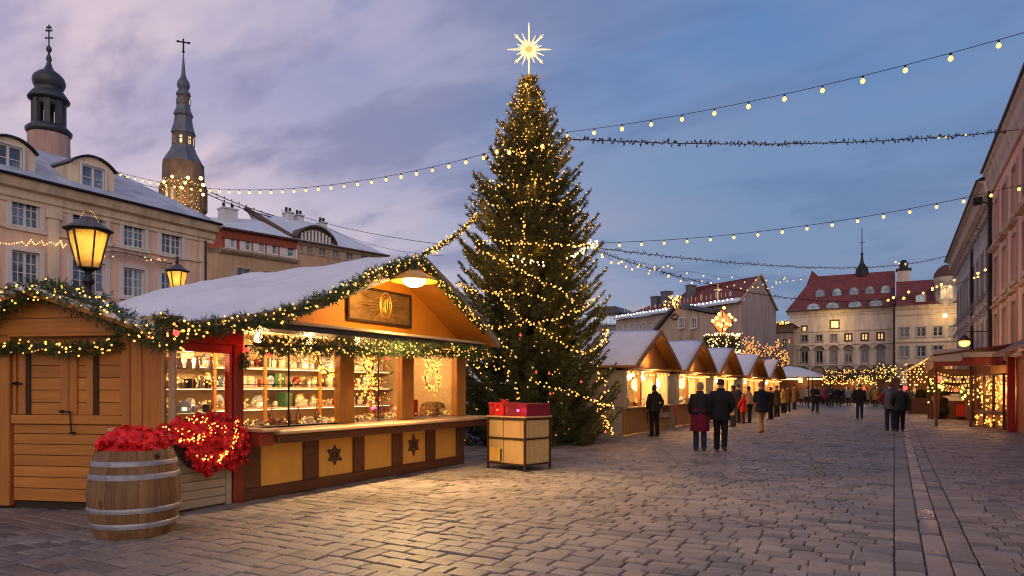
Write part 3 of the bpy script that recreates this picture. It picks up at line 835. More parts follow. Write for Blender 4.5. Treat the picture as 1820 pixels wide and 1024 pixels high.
# gable boards + small roof
pk = hl(75, 522).z
b = MB()
def gz(x): return pk - .05 - (abs(x)/1.78)**1.15 * (pk - 2.30)
for (a, c) in ((2.325, 2.515), (2.525, 2.74), (2.75, 2.95)):
    hw = 1.74
    pts = []
    xsn = [i/16*1.74 for i in range(-16, 17)]
    top = [(x, min(c, gz(x))) for x in xsn if gz(x) > a + .005]
    if len(top) < 2: continue
    poly = [(top[0][0], a)] + top + [(top[-1][0], a)]
    b.prism(poly, 'y', -.02, .06)
b.build('gable_boards', W_HUT, hut)
b = MB(); b.cbox(-1.78, 1.76, -.03, .06, 2.28, 2.322, .008); b.build('gable_beam', W_HUT, hut)
b = MB(); rp = [(x, gz(x)+.05) for x in [i/12*1.95 for i in range(-12, 13)]]
b.prism(rp + [(x, z-.05) for x, z in rp][::-1], 'y', -.28, .62); hr = b.build('roof', W_HUTZ, hut)
b = MB(); rp2 = [(x*.985, z+.004) for x, z in rp]; b.prism(rp2 + [(x, z+.07) for x, z in rp2][::-1], 'y', -.25, .60); b.build('snow', M_SNOW, hr)
# dark strip painted as the shade in the gap under the planks
b = MB(); b.box(-1.76, 1.7, .06, .12, .0, .09); b.build('gap_shade', W_SLOT, hut)
tg = hl(195, 765, -.03)
t = thing('price_tag', 'small cream paper label pinned to the hut planks above the barrel', 'label', HM @ Vector((tg.x, .008, tg.z)), HA)
b = MB(); b.box(-.055, .055, -.004, .004, -.028, .028); b.build('paper', mat('cream_paper', (.62, .48, .28), .8), t)
b = MB()
for k in range(3): b.box(-.04, .035-.01*k, -.0056, -.0044, .010-.013*k, .014-.013*k)
b.build('print', mat('faded_ink', (.25, .17, .1), .8), t)

# ------------------------------------------------------------------ garlands
HW = lambda u, v, y=-.22: HM @ hl(u, v, y)
garland('thick fir garland of fairy lights over the plank hut gable', [HW(-70, 590), HW(-12, 548), HW(35, 522), HW(78, 515), HW(125, 527), HW(170, 545), HW(215, 572), HW(255, 590), HW(296, 606)], .17, 260, 78, nlen=.06, reds=0, tw=.95)
garland('straight fir garland with fairy lights across the hut below its gable', [HW(-60, 622, -.1), HW(0, 620, -.1), HW(60, 617, -.1), HW(120, 622, -.1), HW(175, 616, -.1), HW(214, 612, -.1)], .105, 230, 52, nlen=.05)
RX = SX + .82
def RK(u, v): return on_x(u, v, RX)
garland('fir garland with fairy lights climbing the gable edge of the big stall to its peak', [RK(292, 604), RK(340, 588), RK(400, 580), RK(440, 573), RK(500, 561), RK(555, 540), RK(610, 516), RK(665, 489), RK(715, 470), RK(748, 463)], .135, 250, 170, nlen=.055, cap=100)
garland('short fir garland with fairy lights down the far gable edge of the big stall', [RK(748, 463), RK(772, 492), RK(800, 522), RK(832, 556), RK(862, 588)], .10, 240, 80, nlen=.05)
garland('deep fir garland studded with fairy lights under the ledge of the big stall', [on_x(452, 612, SX+.56), on_x(520, 616, SX+.56), on_x(600, 617, SX+.56), on_x(680, 620, SX+.56), on_x(760, 622, SX+.56), on_x(840, 626, SX+.56), on_x(872, 630, SX+.56)], .15, 330, 240, nlen=.055, tw=.9)
garland('small fir sprig on the red corner post of the big stall', [on_x(432, 628, SX+.08), on_x(438, 640, SX+.09), on_x(434, 655, SX+.08)], .07, 320, 0, nlen=.04, name='fir_sprig', cat='sprig')
garland('bushy fir clump hanging under the hut eave beside the small shop window', [RK(262, 596), RK(300, 604), RK(322, 612)], .13, 300, 10, nlen=.05, name='fir_sprig', cat='sprig')
garland('dense fir clump covering the front corner of the snowy roof above the shop window', [on_x(276, 574, RX+.05), on_x(296, 568, RX+.05), on_x(318, 574, RX+.05), on_x(338, 586, RX+.05)], .11, 320, 9, nlen=.05, name='fir_sprig', cat='sprig')
for (p, lab) in ((HW(265, 598, -.42), 'small red bulb in the fir beside the hut corner'), (on_x(437, 622, SX+.07), 'glowing red bulb on the red corner post of the big stall'),
                 (on_x(313, 592, RX+.16), 'small red bulb in the fir above the shop window'), (on_x(480, 630, SX-.2), 'red bulb glowing behind the glass under the deep garland'), (on_x(690, 636, SX-.2), 'twin red lamp glowing inside the stall near its middle post')):
    t = thing('red_bulb', lab, 'bulb', p); 
    b = MB(); b.ico((0, 0, 0), .035, 2); b.build('globe', M_RED, t)
    b = MB(); b.lathe([(.018, .03), (.02, .06), (.006, .075)], 8); b.build('socket', M_CABLE, t)
    light('bulb_light', p + Vector((.16, -.10, -.02)), 1.3, (1, .05, .03), .04, t)

# rings of lights inside the stall
def light_ring(label, c, R, n, start=0, span=2*PI, thick=.03, wob=.05):
    t = thing('light_wreath', label, 'light wreath', c, 0, 'wreaths of lights behind the stall glass')
    b = MB(); b.tube([(0, R*math.cos(start+span*i/30), R*math.sin(start+span*i/30)) for i in range(31)], .012, 6); b.build('ring', M_CABLE, t)
    pts = []
    for i in range(n):
        a = start + span*rnd.random(); r = R + rnd.gauss(0, wob)
        pts.append(Vector(c) + Vector((rnd.uniform(-.05, .06), r*math.cos(a), r*math.sin(a))))
    add_bulbs(t, pts, BULB_T, 100); light('ring_glow', Vector(c) + Vector((-.12, 0, 0)), 6, (1, .58, .2), .1, t)
light_ring('drooping half ring of warm lights behind the stall glass', on_x(590, 626, SX-.24), .34, 100, PI, PI)
light_ring('tall glowing bundle of warm lights behind the second stall window', on_x(655, 646, SX-.24), .13, 90, 0, 2*PI, wob=.08)
light_ring('round glowing wreath low in the second stall window', on_x(655, 682, SX-.24), .20, 100, 0, 2*PI, wob=.10)
light_ring('round wreath of lights in the last stall window', on_x(768, 672, SX-.24), .23, 100, 0, 2*PI, wob=.05)
light_ring('swag of lights hanging above the wreath in the last stall window', on_x(770, 636, SX-.24), .22, 46, PI, PI)

# goods: things on the shelves and on the counter
M_JAR = mat('frosted_jar_glass', (.80, .70, .52), .15, .1, 4, 0, spec=.8); M_BLUE = mat('blue_box_card', (.03, .07, .19), .5); M_BLK = mat('black_tin', (.02, .02, .025), .35)
M_CARD = mat('kraft_card', (.45, .29, .14), .75); M_WHT = mat('white_card', (.72, .69, .62), .6); M_BR = mat('gingerbread', (.30, .13, .045), .8, .3, 12, .4)
def jar_me():
    b = MB(); b.lathe([(.001, 0), (.045, 0), (.05, .01), (.05, .10), (.036, .125), (.036, .135)], 12, mi=0); b.lathe([(.04, .135), (.042, .16), (.0, .163)], 12, mi=1)
    me = b.mesh('jar'); me.materials.append(M_JAR); me.materials.append(M_GOLD); return me
def box_me(nm, s, m, m2):
    b = MB(); b.cbox(-s[0]/2, s[0]/2, -s[1]/2, s[1]/2, 0, s[2], .004, 0); b.box(-s[0]/2-.002, s[0]/2+.002, -.012, .012, -.0, s[2]+.002, 1)
    me = b.mesh(nm); me.materials.append(m); me.materials.append(m2); return me
def house_me():
    b = MB(); b.box(-.05, .05, -.06, .06, 0, .10, 0); b.prism([(-.075, .09), (0, .17), (.075, .09)], 'x', -.06, .06, 1); b.box(.05, .053, -.03, .03, .03, .07, 2)
    me = b.mesh('lantern_house'); me.materials.append(M_WHT); me.materials.append(M_SNOW); me.materials.append(M_LED); return me
def candle_me():
    b = MB(); b.lathe([(.001, 0), (.04, 0), (.04, .09), (.036, .092), (.03, .05), (0, .05)], 12, mi=0); b.ico((0, 0, .075), .016, 1, 1, sc=(1, 1, 1.6))
    me = b.mesh('tea_light'); me.materials.append(M_JAR); me.materials.append(M_LED); return me
def bauble_me():
    b = MB(); b.ico((0, 0, .085), .06, 2); b.lathe([(.03, 0), (.02, .03), (.0, .031)], 10, mi=1); b.lathe([(.012, .143), (.012, .16), (0, .161)], 8, mi=1); me = b.mesh('glass_ball'); me.materials.append(mat('ruby_glass', (.30, .02, .02), .15, .1, 4, 0, spec=.9)); me.materials.append(M_GOLD); return me
def plate_me():
    b = MB(); vs = []; b.lathe([(.001, 0), (.05, .004), (.085, .018), (.088, .021), (.05, .01), (.0, .007)], 18); b.v = [(z*.9+y*.15, x, y+.088) for x, y, z in b.v]; b.box(-.03, .03, -.03, .03, 0, .01, 1); me = b.mesh('painted_plate'); me.materials.append(mat('delft_glaze', (.45, .50, .62), .2, .5, 18, 0, spec=.7)); me.materials.append(M_GOLD); return me
GOODS = {'glass_ball': bauble_me(), 'painted_plate': plate_me(), 'green_box': box_me('green_box', (.13, .15, .17), mat('green_card', (.03, .12, .04), .5), M_GOLD), 'red_box': box_me('red_box', (.12, .17, .11), mat('red_card', (.42, .03, .02), .5), M_WHT), 'glass_jar': jar_me(), 'blue_box': box_me('blue_box', (.12, .2, .14), M_BLUE, M_GOLD), 'black_tin': box_me('black_tin', (.1, .10, .12), M_BLK, M_GOLD),
         'kraft_box': box_me('kraft_box', (.14, .18, .10), M_CARD, P_RED), 'white_box': box_me('white_box', (.14, .16, .12), M_WHT, M_GOLD), 'lantern_house': house_me(), 'tea_light': candle_me()}
CATS = {'glass_ball': 'ornament', 'painted_plate': 'plate', 'green_box': 'box', 'red_box': 'box', 'glass_jar': 'jar', 'blue_box': 'box', 'black_tin': 'tin', 'kraft_box': 'box', 'white_box': 'box', 'lantern_house': 'ornament', 'tea_light': 'candle'}
DESC = {'glass_ball': 'ruby glass ball on a gold stand', 'painted_plate': 'blue and white painted plate', 'green_box': 'dark green gift box', 'red_box': 'red gift box with a white band', 'glass_jar': 'frosted glass jar with a gold lid', 'blue_box': 'dark blue gift box', 'black_tin': 'small black tin', 'kraft_box': 'brown card box', 'white_box': 'white gift box', 'lantern_house': 'little white lit house ornament', 'tea_light': 'glowing tea light glass'}
def good(kind, p, where, s=1.0, rz=None):
    o = link(kind, GOODS[kind], None, ())
    o.location = p; o.scale = (s, s, s); o.rotation_euler = (0, 0, rnd.uniform(-.3, .3) if rz is None else rz)
    return tag(o, DESC[kind] + ' ' + where, CATS[kind], DESC[kind] + ' group ' + where)
kinds = ['glass_jar']*4 + ['glass_ball', 'painted_plate', 'painted_plate', 'green_box', 'red_box', 'white_box'] + ['kraft_box']*2 + ['black_tin', 'lantern_house', 'lantern_house', 'tea_light', 'tea_light']
for z, nm in ((1.25, 'on the low back shelf of the big stall'), (1.62, 'on the middle back shelf of the big stall'), (1.98, 'on the top back shelf of the big stall')):
    y = Yl + .25
    while y < Yr - .3:
        k = rnd.choice(kinds); good(k, (BX+.22+rnd.uniform(-.08, .08), y, z), nm, rnd.uniform(.8, 1.6)); y += rnd.uniform(.12, .30)
for y in (7.75, 7.98, 8.2, 8.75): good('blue_box', (BX+.25, y, 1.62 if y < 8.4 else 1.98), 'among the jars on the stall shelves', 1.25)
for z, nm in ((.95, 'at the bottom of the shop window'), (1.27, 'on the low glass shelf of the shop window'), (1.60, 'on the middle glass shelf of the shop window'), (1.86, 'on the top glass shelf of the shop window')):
    y = wy0 + .14
    while y < wy1 - .1:
        k = rnd.choice(['tea_light', 'tea_light', 'glass_jar', 'lantern_house', 'black_tin', 'glass_jar']); good(k, (SX-.3+rnd.uniform(-.1, .08), y, z+.001), nm, rnd.uniform(.75, 1.05)); y += rnd.uniform(.10, .17)
# trays heaped with sweets along the glass
def tray(label, y0, y1, x0, x1, z, m, hh=.08):
    t = thing('sweet_tray', label, 'tray', ((x0+x1)/2, (y0+y1)/2, z), 0, 'trays of sweets along the stall glass')
    b = MB(); w_, l_ = (x1-x0)/2, (y1-y0)/2
    b.box(-w_, w_, -l_, l_, 0, .012); b.box(-w_, -w_+.01, -l_, l_, .012, .05); b.box(w_-.01, w_, -l_, l_, .012, .05); b.box(-w_+.01, w_-.01, -l_, -l_+.01, .012, .05); b.box(-w_+.01, w_-.01, l_-.01, l_, .012, .05)
    b.build('tray_base', M_WHT, t)
    b = MB()
    for k in range(int(l_*w_*2200)):
        px, py = rnd.uniform(-w_+.03, w_-.03), rnd.uniform(-l_+.03, l_-.03); h = hh*(1-(px/w_)**2)*(1-(py/l_)**4)
        b.ico((px, py, .03+rnd.uniform(.2, 1)*h), rnd.uniform(.016, .028), 1, sc=(1, 1, .8), jit=.15)
    o = b.build('sweets', m, t, fix=False)
M_SW = [mat('sugared_almonds', (.62, .48, .30), .5, .4, 30, .2, island=.5), M_BR, mat('white_sweets', (.75, .68, .55), .45, .2, 20, .2, island=.3), mat('caramel_sweets', (.5, .26, .07), .35, .3, 20, .2, island=.4)]
ty = [Yp+.2, 7.3, 7.95, 8.7, 9.35, 10.0, 10.65, 11.25, Yr-.15]
tn = ['pale almonds', 'gingerbread pieces', 'white sugared sweets', 'caramel sweets', 'pale almonds', 'white sugared sweets', 'caramel sweets', 'pale almonds']
ti = [0, 1, 2, 3, 0, 2, 3, 0]
plc = ['next to the red corner post', 'second from the red corner post', 'under the drooping light ring', 'before the first ochre post', 'under the glowing bundle of lights', 'between the two ochre posts', 'before the last stall window', 'under the wreath in the last window']
for i in range(8): tray('white tray heaped with %s %s' % (tn[i], plc[i]), ty[i]+.02, ty[i+1]-.02, SX-.72, SX-.2, .985, M_SW[ti[i]], .11)
# a couple of things standing on the display: a till, a red bag, a rounded bread case
t = thing('cash_till', 'low dark till standing among the sweet trays', 'till', (SX-.30, ys(640), 1.012))
b = MB(); b.prism([(-.12, 0), (.12, 0), (.12, .06), (-.12, .13)], 'y', -.16, .16); b.build('case', M_BLK, t)
b = MB(); b.box(-.13, -.11, -.12, .12, .12, .24); b.build('screen', M_BLK, t)
t = thing('paper_bag', 'bright red paper bag standing in the last stall window', 'bag', (SX-.28, ys(752), 1.05))
b = MB(); b.prism([(-.12, 0), (.12, 0), (.13, .32), (-.13, .32)], 'x', -.06, .06); b.build('sack', mat('red_paper', (.55, .04, .02), .6), t)
b = MB(); b.tube([(0, -.06, .32), (0, -.03, .40), (0, .03, .40), (0, .06, .32)], .006, 6); b.build('handle', M_CARD, t)
t = thing('bread_case', 'domed glass case of bread rolls in the last stall window', 'display case', (SX-.32, ys(792), 1.012))
b = MB(); b.prism([(-.24, 0), (.24, 0), (.24, .16), (.16, .27), (.0, .31), (-.16, .27), (-.24, .16)], 'x', -.16, .16); b.build('cover', glass('case_glass', (.96, .94, .9), .2), t)
b = MB()
for k in range(16): b.ico((rnd.uniform(-.1, .1), rnd.uniform(-.19, .19), .05+.05*(k % 3)), .05, 2, sc=(1, 1.3, .7))
b.build('bread', M_SW[3], t, fix=False)
# glass bell and tall bottles on the display near the middle
for i, u in enumerate((505, 535, 552, 585, 690, 700)):
    o = link('bottle', (lambda b: (b.lathe([(.001, 0), (.04, 0), (.042, .16), (.016, .22), (.016, .28), (.02, .285), (.0, .29)], 12), b.mesh('bottle'))[1])(MB()), None, glass('amber_bottle', (.8, .55, .25), .3))
    o.location = (SX-.27, ys(u), 1.012); tag(o, 'slim amber glass bottle among the sweet trays of the big stall', 'bottle', 'amber bottles among the sweet trays')

# strings of lights woven between the goods
for lab, a, c, n in (('string of tiny lights along the low back shelf goods', (BX+.40, Yl+.2, 1.34), (BX+.40, Yr-.2, 1.34), 70), ('string of tiny lights along the middle back shelf goods', (BX+.40, Yl+.2, 1.72), (BX+.40, Yr-.2, 1.72), 70), ('string of tiny lights along the top back shelf goods', (BX+.40, Yl+.2, 2.1), (BX+.40, Yr-.2, 2.1), 70), ('string of tiny lights laid over the sweet trays', (SX-.22, Yp+.2, 1.07), (SX-.22, Yr-.2, 1.07), 80), ('string of tiny lights in the small shop window', (SX-.18, wy0+.08, 1.02), (SX-.18, wy1-.1, 1.02), 24), ('string of tiny lights on the glass shelf of the small shop window', (SX-.18, wy0+.08, 1.68), (SX-.18, wy1-.1, 1.66), 20)):
    t = thing('light_string', lab, 'light string', a, 0, 'tiny light strings among the goods of the big stall'); A_, C_ = Vector(a), Vector(c)
    P = [A_.lerp(C_, i/60) + Vector((.03*math.sin(i*1.7), 0, .035*math.sin(i*.9)+.02*math.sin(i*2.3))) for i in range(61)]
    b = MB(); b.tube(P, .004, 4); b.build('wire', M_CABLE, t, True); add_bulbs(t, [rnd.choice(P) + Vector((rnd.uniform(0, .04), rnd.uniform(-.05, .05), rnd.uniform(-.03, .04))) for _ in range(n)], BULB)
# ================================================================== barrel, flowers, crate
bp = on_ground(240, 946)
barrel = thing('oak_barrel', 'old oak barrel with pale metal hoops in front of the plank hut', 'barrel', (bp.x, bp.y, 0))
def bar_r(z): t = (z-.46)/.46; return .465 - .075*t*t - (.01 if z > .5 else 0)
M_OAK = wood('barrel_oak', (.20, .105, .045), 'z', .6, .28, dark=.4)
b = MB(); ns = 26; zz_ = [i/14*.93 for i in range(15)]
for k in range(ns):
    a0 = 2*PI*(k+.01)/ns; a1 = 2*PI*(k+.99)/ns
    vs = []; fs = []
    for z in zz_:
        r = bar_r(z)
        for a, q in ((a0, -.003), ((a0*.75+a1*.25), 0), ((a0+a1)/2, .0015), (a0*.25+a1*.75, 0), (a1, -.003)): vs.append(((r+q)*math.cos(a), (r+q)*math.sin(a), z))
    for i in range(len(zz_)-1):
        for j in range(4): fs.append((i*5+j, i*5+j+1, i*5+j+6, i*5+j+5))
    n = len(zz_)*5
    r = bar_r(.93) - .045
    vs += [(r*math.cos(a0), r*math.sin(a0), .93), (r*math.cos(a1), r*math.sin(a1), .93), (r*math.cos(a0), r*math.sin(a0), .8), (r*math.cos(a1), r*math.sin(a1), .8)]
    fs += [(n-5, n-1, n+1, n), (n, n+1, n+3, n+2)]
    b.add(vs, fs, 0, True)
b.lathe([(.38, .84), (0, .845)], 26, cap=False)
b.build('staves', M_OAK, barrel)
M_HOOP = mat('galvanised_hoop', (.30, .30, .33), .5, .45, 4, .3, 30, .4)
for z, h in ((.135, .06), (.30, .055), (.655, .06), (.795, .055)):
    b = MB(); prof_ = [(bar_r(z-h/2)+.006, z-h/2), (bar_r(z)+.008, z), (bar_r(z+h/2)+.006, z+h/2), (bar_r(z+h/2)-.002, z+h/2), (bar_r(z-h/2)-.002, z-h/2), (bar_r(z-h/2)+.006, z-h/2)]
    b.lathe(prof_, 40, cap=False)
    a = rnd.uniform(-2.2, -1.0)
    for q in (0, .05): b.ico((math.cos(a+q)*(bar_r(z)+.010), math.sin(a+q)*(bar_r(z)+.010), z), .008, 1)
    b.build('hoop', M_HOOP, barrel)
b = MB(); a = math.atan2(-bp.y, -bp.x) + .55; b.lathe([(.03, 0), (.03, .01), (0, .01)], 12); 
for i, v in enumerate(b.v): b.v[i] = tuple(Matrix.Translation((math.cos(a)*(bar_r(.865)), math.sin(a)*(bar_r(.865)), .865)) @ Matrix.Rotation(a, 4, 'Z') @ Matrix.Rotation(PI/2, 4, 'Y') @ Vector(v))
b.build('bung', W_SLOT, barrel)
def flower(b, c, r, nrm, n=9):
    """one poinsettia-like bloom: curled petals round a heart"""
    nrm = Vector(nrm).normalized(); cc = Vector(c) + nrm*r*.25; b.ico(cc, r*.52, 2, jit=.30); x = nrm.orthogonal().normalized(); y = nrm.cross(x); c = Vector(c)
    for ring, (k, lift, ln) in enumerate(((n-1, .45, 1.0), (n-3, .95, .85), (4, 1.5, .7))):
        ph = rnd.uniform(0, 6)
        for i in range(k):
            a = ph + 2*PI*i/k + rnd.uniform(-.2, .2); d = x*math.cos(a) + y*math.sin(a); s = d.cross(nrm)
            L_ = r*ln*rnd.uniform(.85, 1.15); lf = lift*rnd.uniform(.7, 1.3); w_ = L_*.36
            p0 = c; p1 = c + d*L_*.5 + nrm*L_*.35*lf; p2 = c + d*L_ + nrm*L_*(.5*lf - .18)
            cup = nrm*L_*.10
            b.add([p0 - s*w_*.25, p0 + s*w_*.25, p1 + s*w_ + cup, p1 - nrm*L_*.02, p1 - s*w_ + cup, p2 + s*w_*.3, p2 - s*w_*.3], [(0, 1, 2, 3), (0, 3, 4), (3, 2, 5), (4, 3, 6), (3, 5, 6)], 0, True)
M_PETAL = mat('red_petals', (.72, .010, .012), .55, .25, 14, .3, 40, island=.35)
M_PETALD = mat('deep_red_petals', (.60, .008, .012), .55, .3, 14, .3, 40, island=.45)
fb = thing('flower_heap', 'heap of bright red fabric blooms filling the barrel top', 'flowers', (bp.x, bp.y, .86))
b = MB()
for k in range(130):
    a = rnd.uniform(0, 2*PI); q = math.sqrt(rnd.random())*.335; x, y = q*math.cos(a), q*math.sin(a)
    z = .05 + .20*(1-(q/.40)**2) + .08*mnoise.noise(Vector((x*5, y*5, 1)))
    flower(b, (x, y, z), rnd.uniform(.065, .105), (x*1.6 + rnd.uniform(-.4, .4), y*1.6 + rnd.uniform(-.4, .4), .8))
b.build('blooms', M_PETAL, fb, fix=False)
b = MB(); b.lathe([(.40, -.01), (.34, .08), (.2, .2), (0, .24)], 20, cap=False); b.build('filling', M_PETALD, fb)
# red wreath against the wall
wx = SX + .20
wr = thing('flower_wreath', 'big red flower wreath wound with fairy lights hanging below the shop window', 'wreath', on_x(370, 790, wx))
base = Vector(wr.location)
outl = [on_x(u, v, wx) - base for u, v in ((284, 757), (310, 752), (330, 742), (372, 738), (420, 740), (434, 768), (441, 800), (432, 820), (408, 832), (385, 834), (364, 844), (345, 834), (330, 815), (318, 795), (300, 778))]
poly = [(p.y, p.z) for p in outl]
def inside(p):
    r = False
    for (x1, y1), (x2, y2) in zip(poly, poly[1:]+poly[:1]):
        if (y1 > p[1]) != (y2 > p[1]) and p[0] < (x2-x1)*(p[1]-y1)/(y2-y1)+x1: r = not r
    return r
b = MB(); ymn, ymx = min(p[0] for p in poly), max(p[0] for p in poly); zmn, zmx = min(p[1] for p in poly), max(p[1] for p in poly)
spots = []
k = 0
while len(spots) < 330 and k < 9000:
    k += 1; p = (rnd.uniform(ymn, ymx), rnd.uniform(zmn, zmx))
    if inside(p): spots.append(p)
cyy, czz = (ymn+ymx)/2, (zmn+zmx)/2
for p in spots:
    d = math.hypot((p[0]-cyy)/(ymx-ymn), (p[1]-czz)/(zmx-zmn))*2
    flower(b, (.17*max(0, 1-d*d)+rnd.uniform(-.05, .05), p[0], p[1]), rnd.uniform(.045, .075), (1, (p[0]-cyy)*1.3+rnd.uniform(-.5, .5), (p[1]-czz)*1.3+rnd.uniform(-.4, .5)), 8)
b.build('blooms', M_PETALD, wr, fix=False)
b = MB(); b.prism([(p[0]*.93+cyy*.07, p[1]*.93+czz*.07) for p in poly], 'x', -.16, .0); b.build('backing', mat('wreath_backing', (.05, .012, .01), .9), wr)
def strand(pix, n, jit):
    P = bez([on_x(u, v, wx+.20) for u, v in pix], 12); return [rnd.choice(P) + Vector((rnd.uniform(-.02, .05), rnd.gauss(0, jit), rnd.gauss(0, jit))) for _ in range(n)]
bl = strand([(418, 745), (420, 770), (412, 790), (398, 805), (385, 822)], 60, .015) + strand([(285, 760), (310, 765), (335, 770), (350, 785), (365, 790)], 22, .03) + strand([(335, 745), (370, 752), (395, 760)], 30, .03) + strand([(318, 785), (345, 780), (380, 770)], 20, .02) + strand([(352, 812), (372, 815), (380, 808)], 14, .02)
add_bulbs(wr, bl, BULB_S, 100)

# crate of panels in an iron frame
ck = on_ground(933, 839); cl = on_ground(869, 832); cr = on_ground(974, 833)
ang = math.atan2((ck-cl).y, (ck-cl).x); cw, cd, ch = 1.02, .80, 1.02
crate = thing('wooden_crate', 'pale wooden chest in a dark iron frame with red gift boxes on it', 'crate', (ck.x, ck.y, 0), ang)
# local: x from -cw..0 along front, y 0..cd back
Wp = wood('pale_ply', (.56, .37, .15), 'z', island=.12, rough=.5)
b = MB(); b.cbox(-cw+.03, -.03, .03, cd-.03, .13, ch-.02, .006); b.build('chest', Wp, crate)
b = MB()
def fr(b, t=.042):
    for x in (-cw, -t):
        for y in (0, cd-t): b.cbox(x, x+t, y, y+t, 0, ch, .004)
    for z in (.10, .60, ch-t+.003):
        for y in (0, cd-t): b.cbox(-cw+t, -t, y+.003, y+t-.003, z, z+t-.006, .004)
        for x in (-cw, -t): b.cbox(x+.003, x+t-.003, t, cd-t, z, z+t-.006, .004)
fr(b); b.build('iron_frame', mat('rusty_iron', (.06, .035, .022), .6, .4, 12, .3, 40, .5), crate)
b = MB(); b.cbox(-cw-.015, .015, -.015, cd+.015, ch+.002, ch+.035, .006); b.build('lid', Wp, crate)
b = MB(); xm_ = -cw*.57; b.box(xm_-.004, xm_+.004, .0255, .0315, .14, ch-.03); b.build('seam', W_SLOT, crate)
b = MB(); b.cbox(-cw+.075, -cw+.36, .012, .0295, .15, .42, .006); b.build('hatch', mat('golden_panel', (.60, .36, .08), .35, .2, 4), crate)
b = MB(); b.box(-cw+.36, -cw+.385, .01, .029, .17, .40); b.build('handle', M_IRON, crate)
CM = chain_matrix(crate)
def gift(label, x0, x1, y0, y1, z, h, m, bow):
    c = CM @ Vector(((x0+x1)/2, (y0+y1)/2, z)); t = thing('gift_box', label, 'gift box', c, ang)
    w_, d_ = (x1-x0)/2, (y1-y0)/2
    b = MB(); b.cbox(-w_, w_, -d_, d_, 0, h-.05, .006); b.build('box', m, t)
    b = MB(); b.cbox(-w_-.012, w_+.012, -d_-.012, d_+.012, h-.05, h, .006); b.build('lid', m, t)
    if bow:
        b = MB(); b.box(-.02, .02, -d_-.015, d_+.015, -.0, h+.003)
        for s in (-1, 1): b.tube([(0, 0, h), (s*.05, -.01, h+.05), (s*.11, 0, h+.045), (s*.07, .01, h+.005), (0, 0, h)], .016, 7)
        b.ico((0, 0, h+.02), .025, 2); b.build('ribbon', mat('red_satin', (.6, .02, .03), .3), t)
    return t
RB = mat('red_wrapping', (.40, .018, .02), .35, .15, 4, .05); RD = mat('dark_red_wrapping', (.20, .012, .03), .4, .15, 4, .05)
gift('bright red gift box with a bow on the wooden chest', -cw+.03, -.60, .04, .55, ch+.036, .26, RB, True)
gift('long dark red gift box with a bow-less lid on the wooden chest', -.57, .0, .05, cd-.05, ch+.036, .245, RD, False)
for x, lab, m, colr in ((-.70, 'tiny red light on the bright gift box', M_RED, (1, .1, .05)), (-.16, 'tiny pink light on the dark gift box', emit('pink_bulb_glow', (1, .05, .22), 9, 'NONE'), (1, .08, .3))):
    p = CM @ Vector((x, -.02, ch+.15)); t = thing('red_bulb', lab, 'bulb', p); b = MB(); b.ico((0, 0, 0), .026, 2); b.build('globe', m, t)
    b = MB(); b.lathe([(.014, .02), (.014, .045), (.004, .05)], 8); b.build('socket', M_CABLE, t)
    light('bulb_light', p + Vector((.03, -.06, 0)), .7, colr, .03, t)

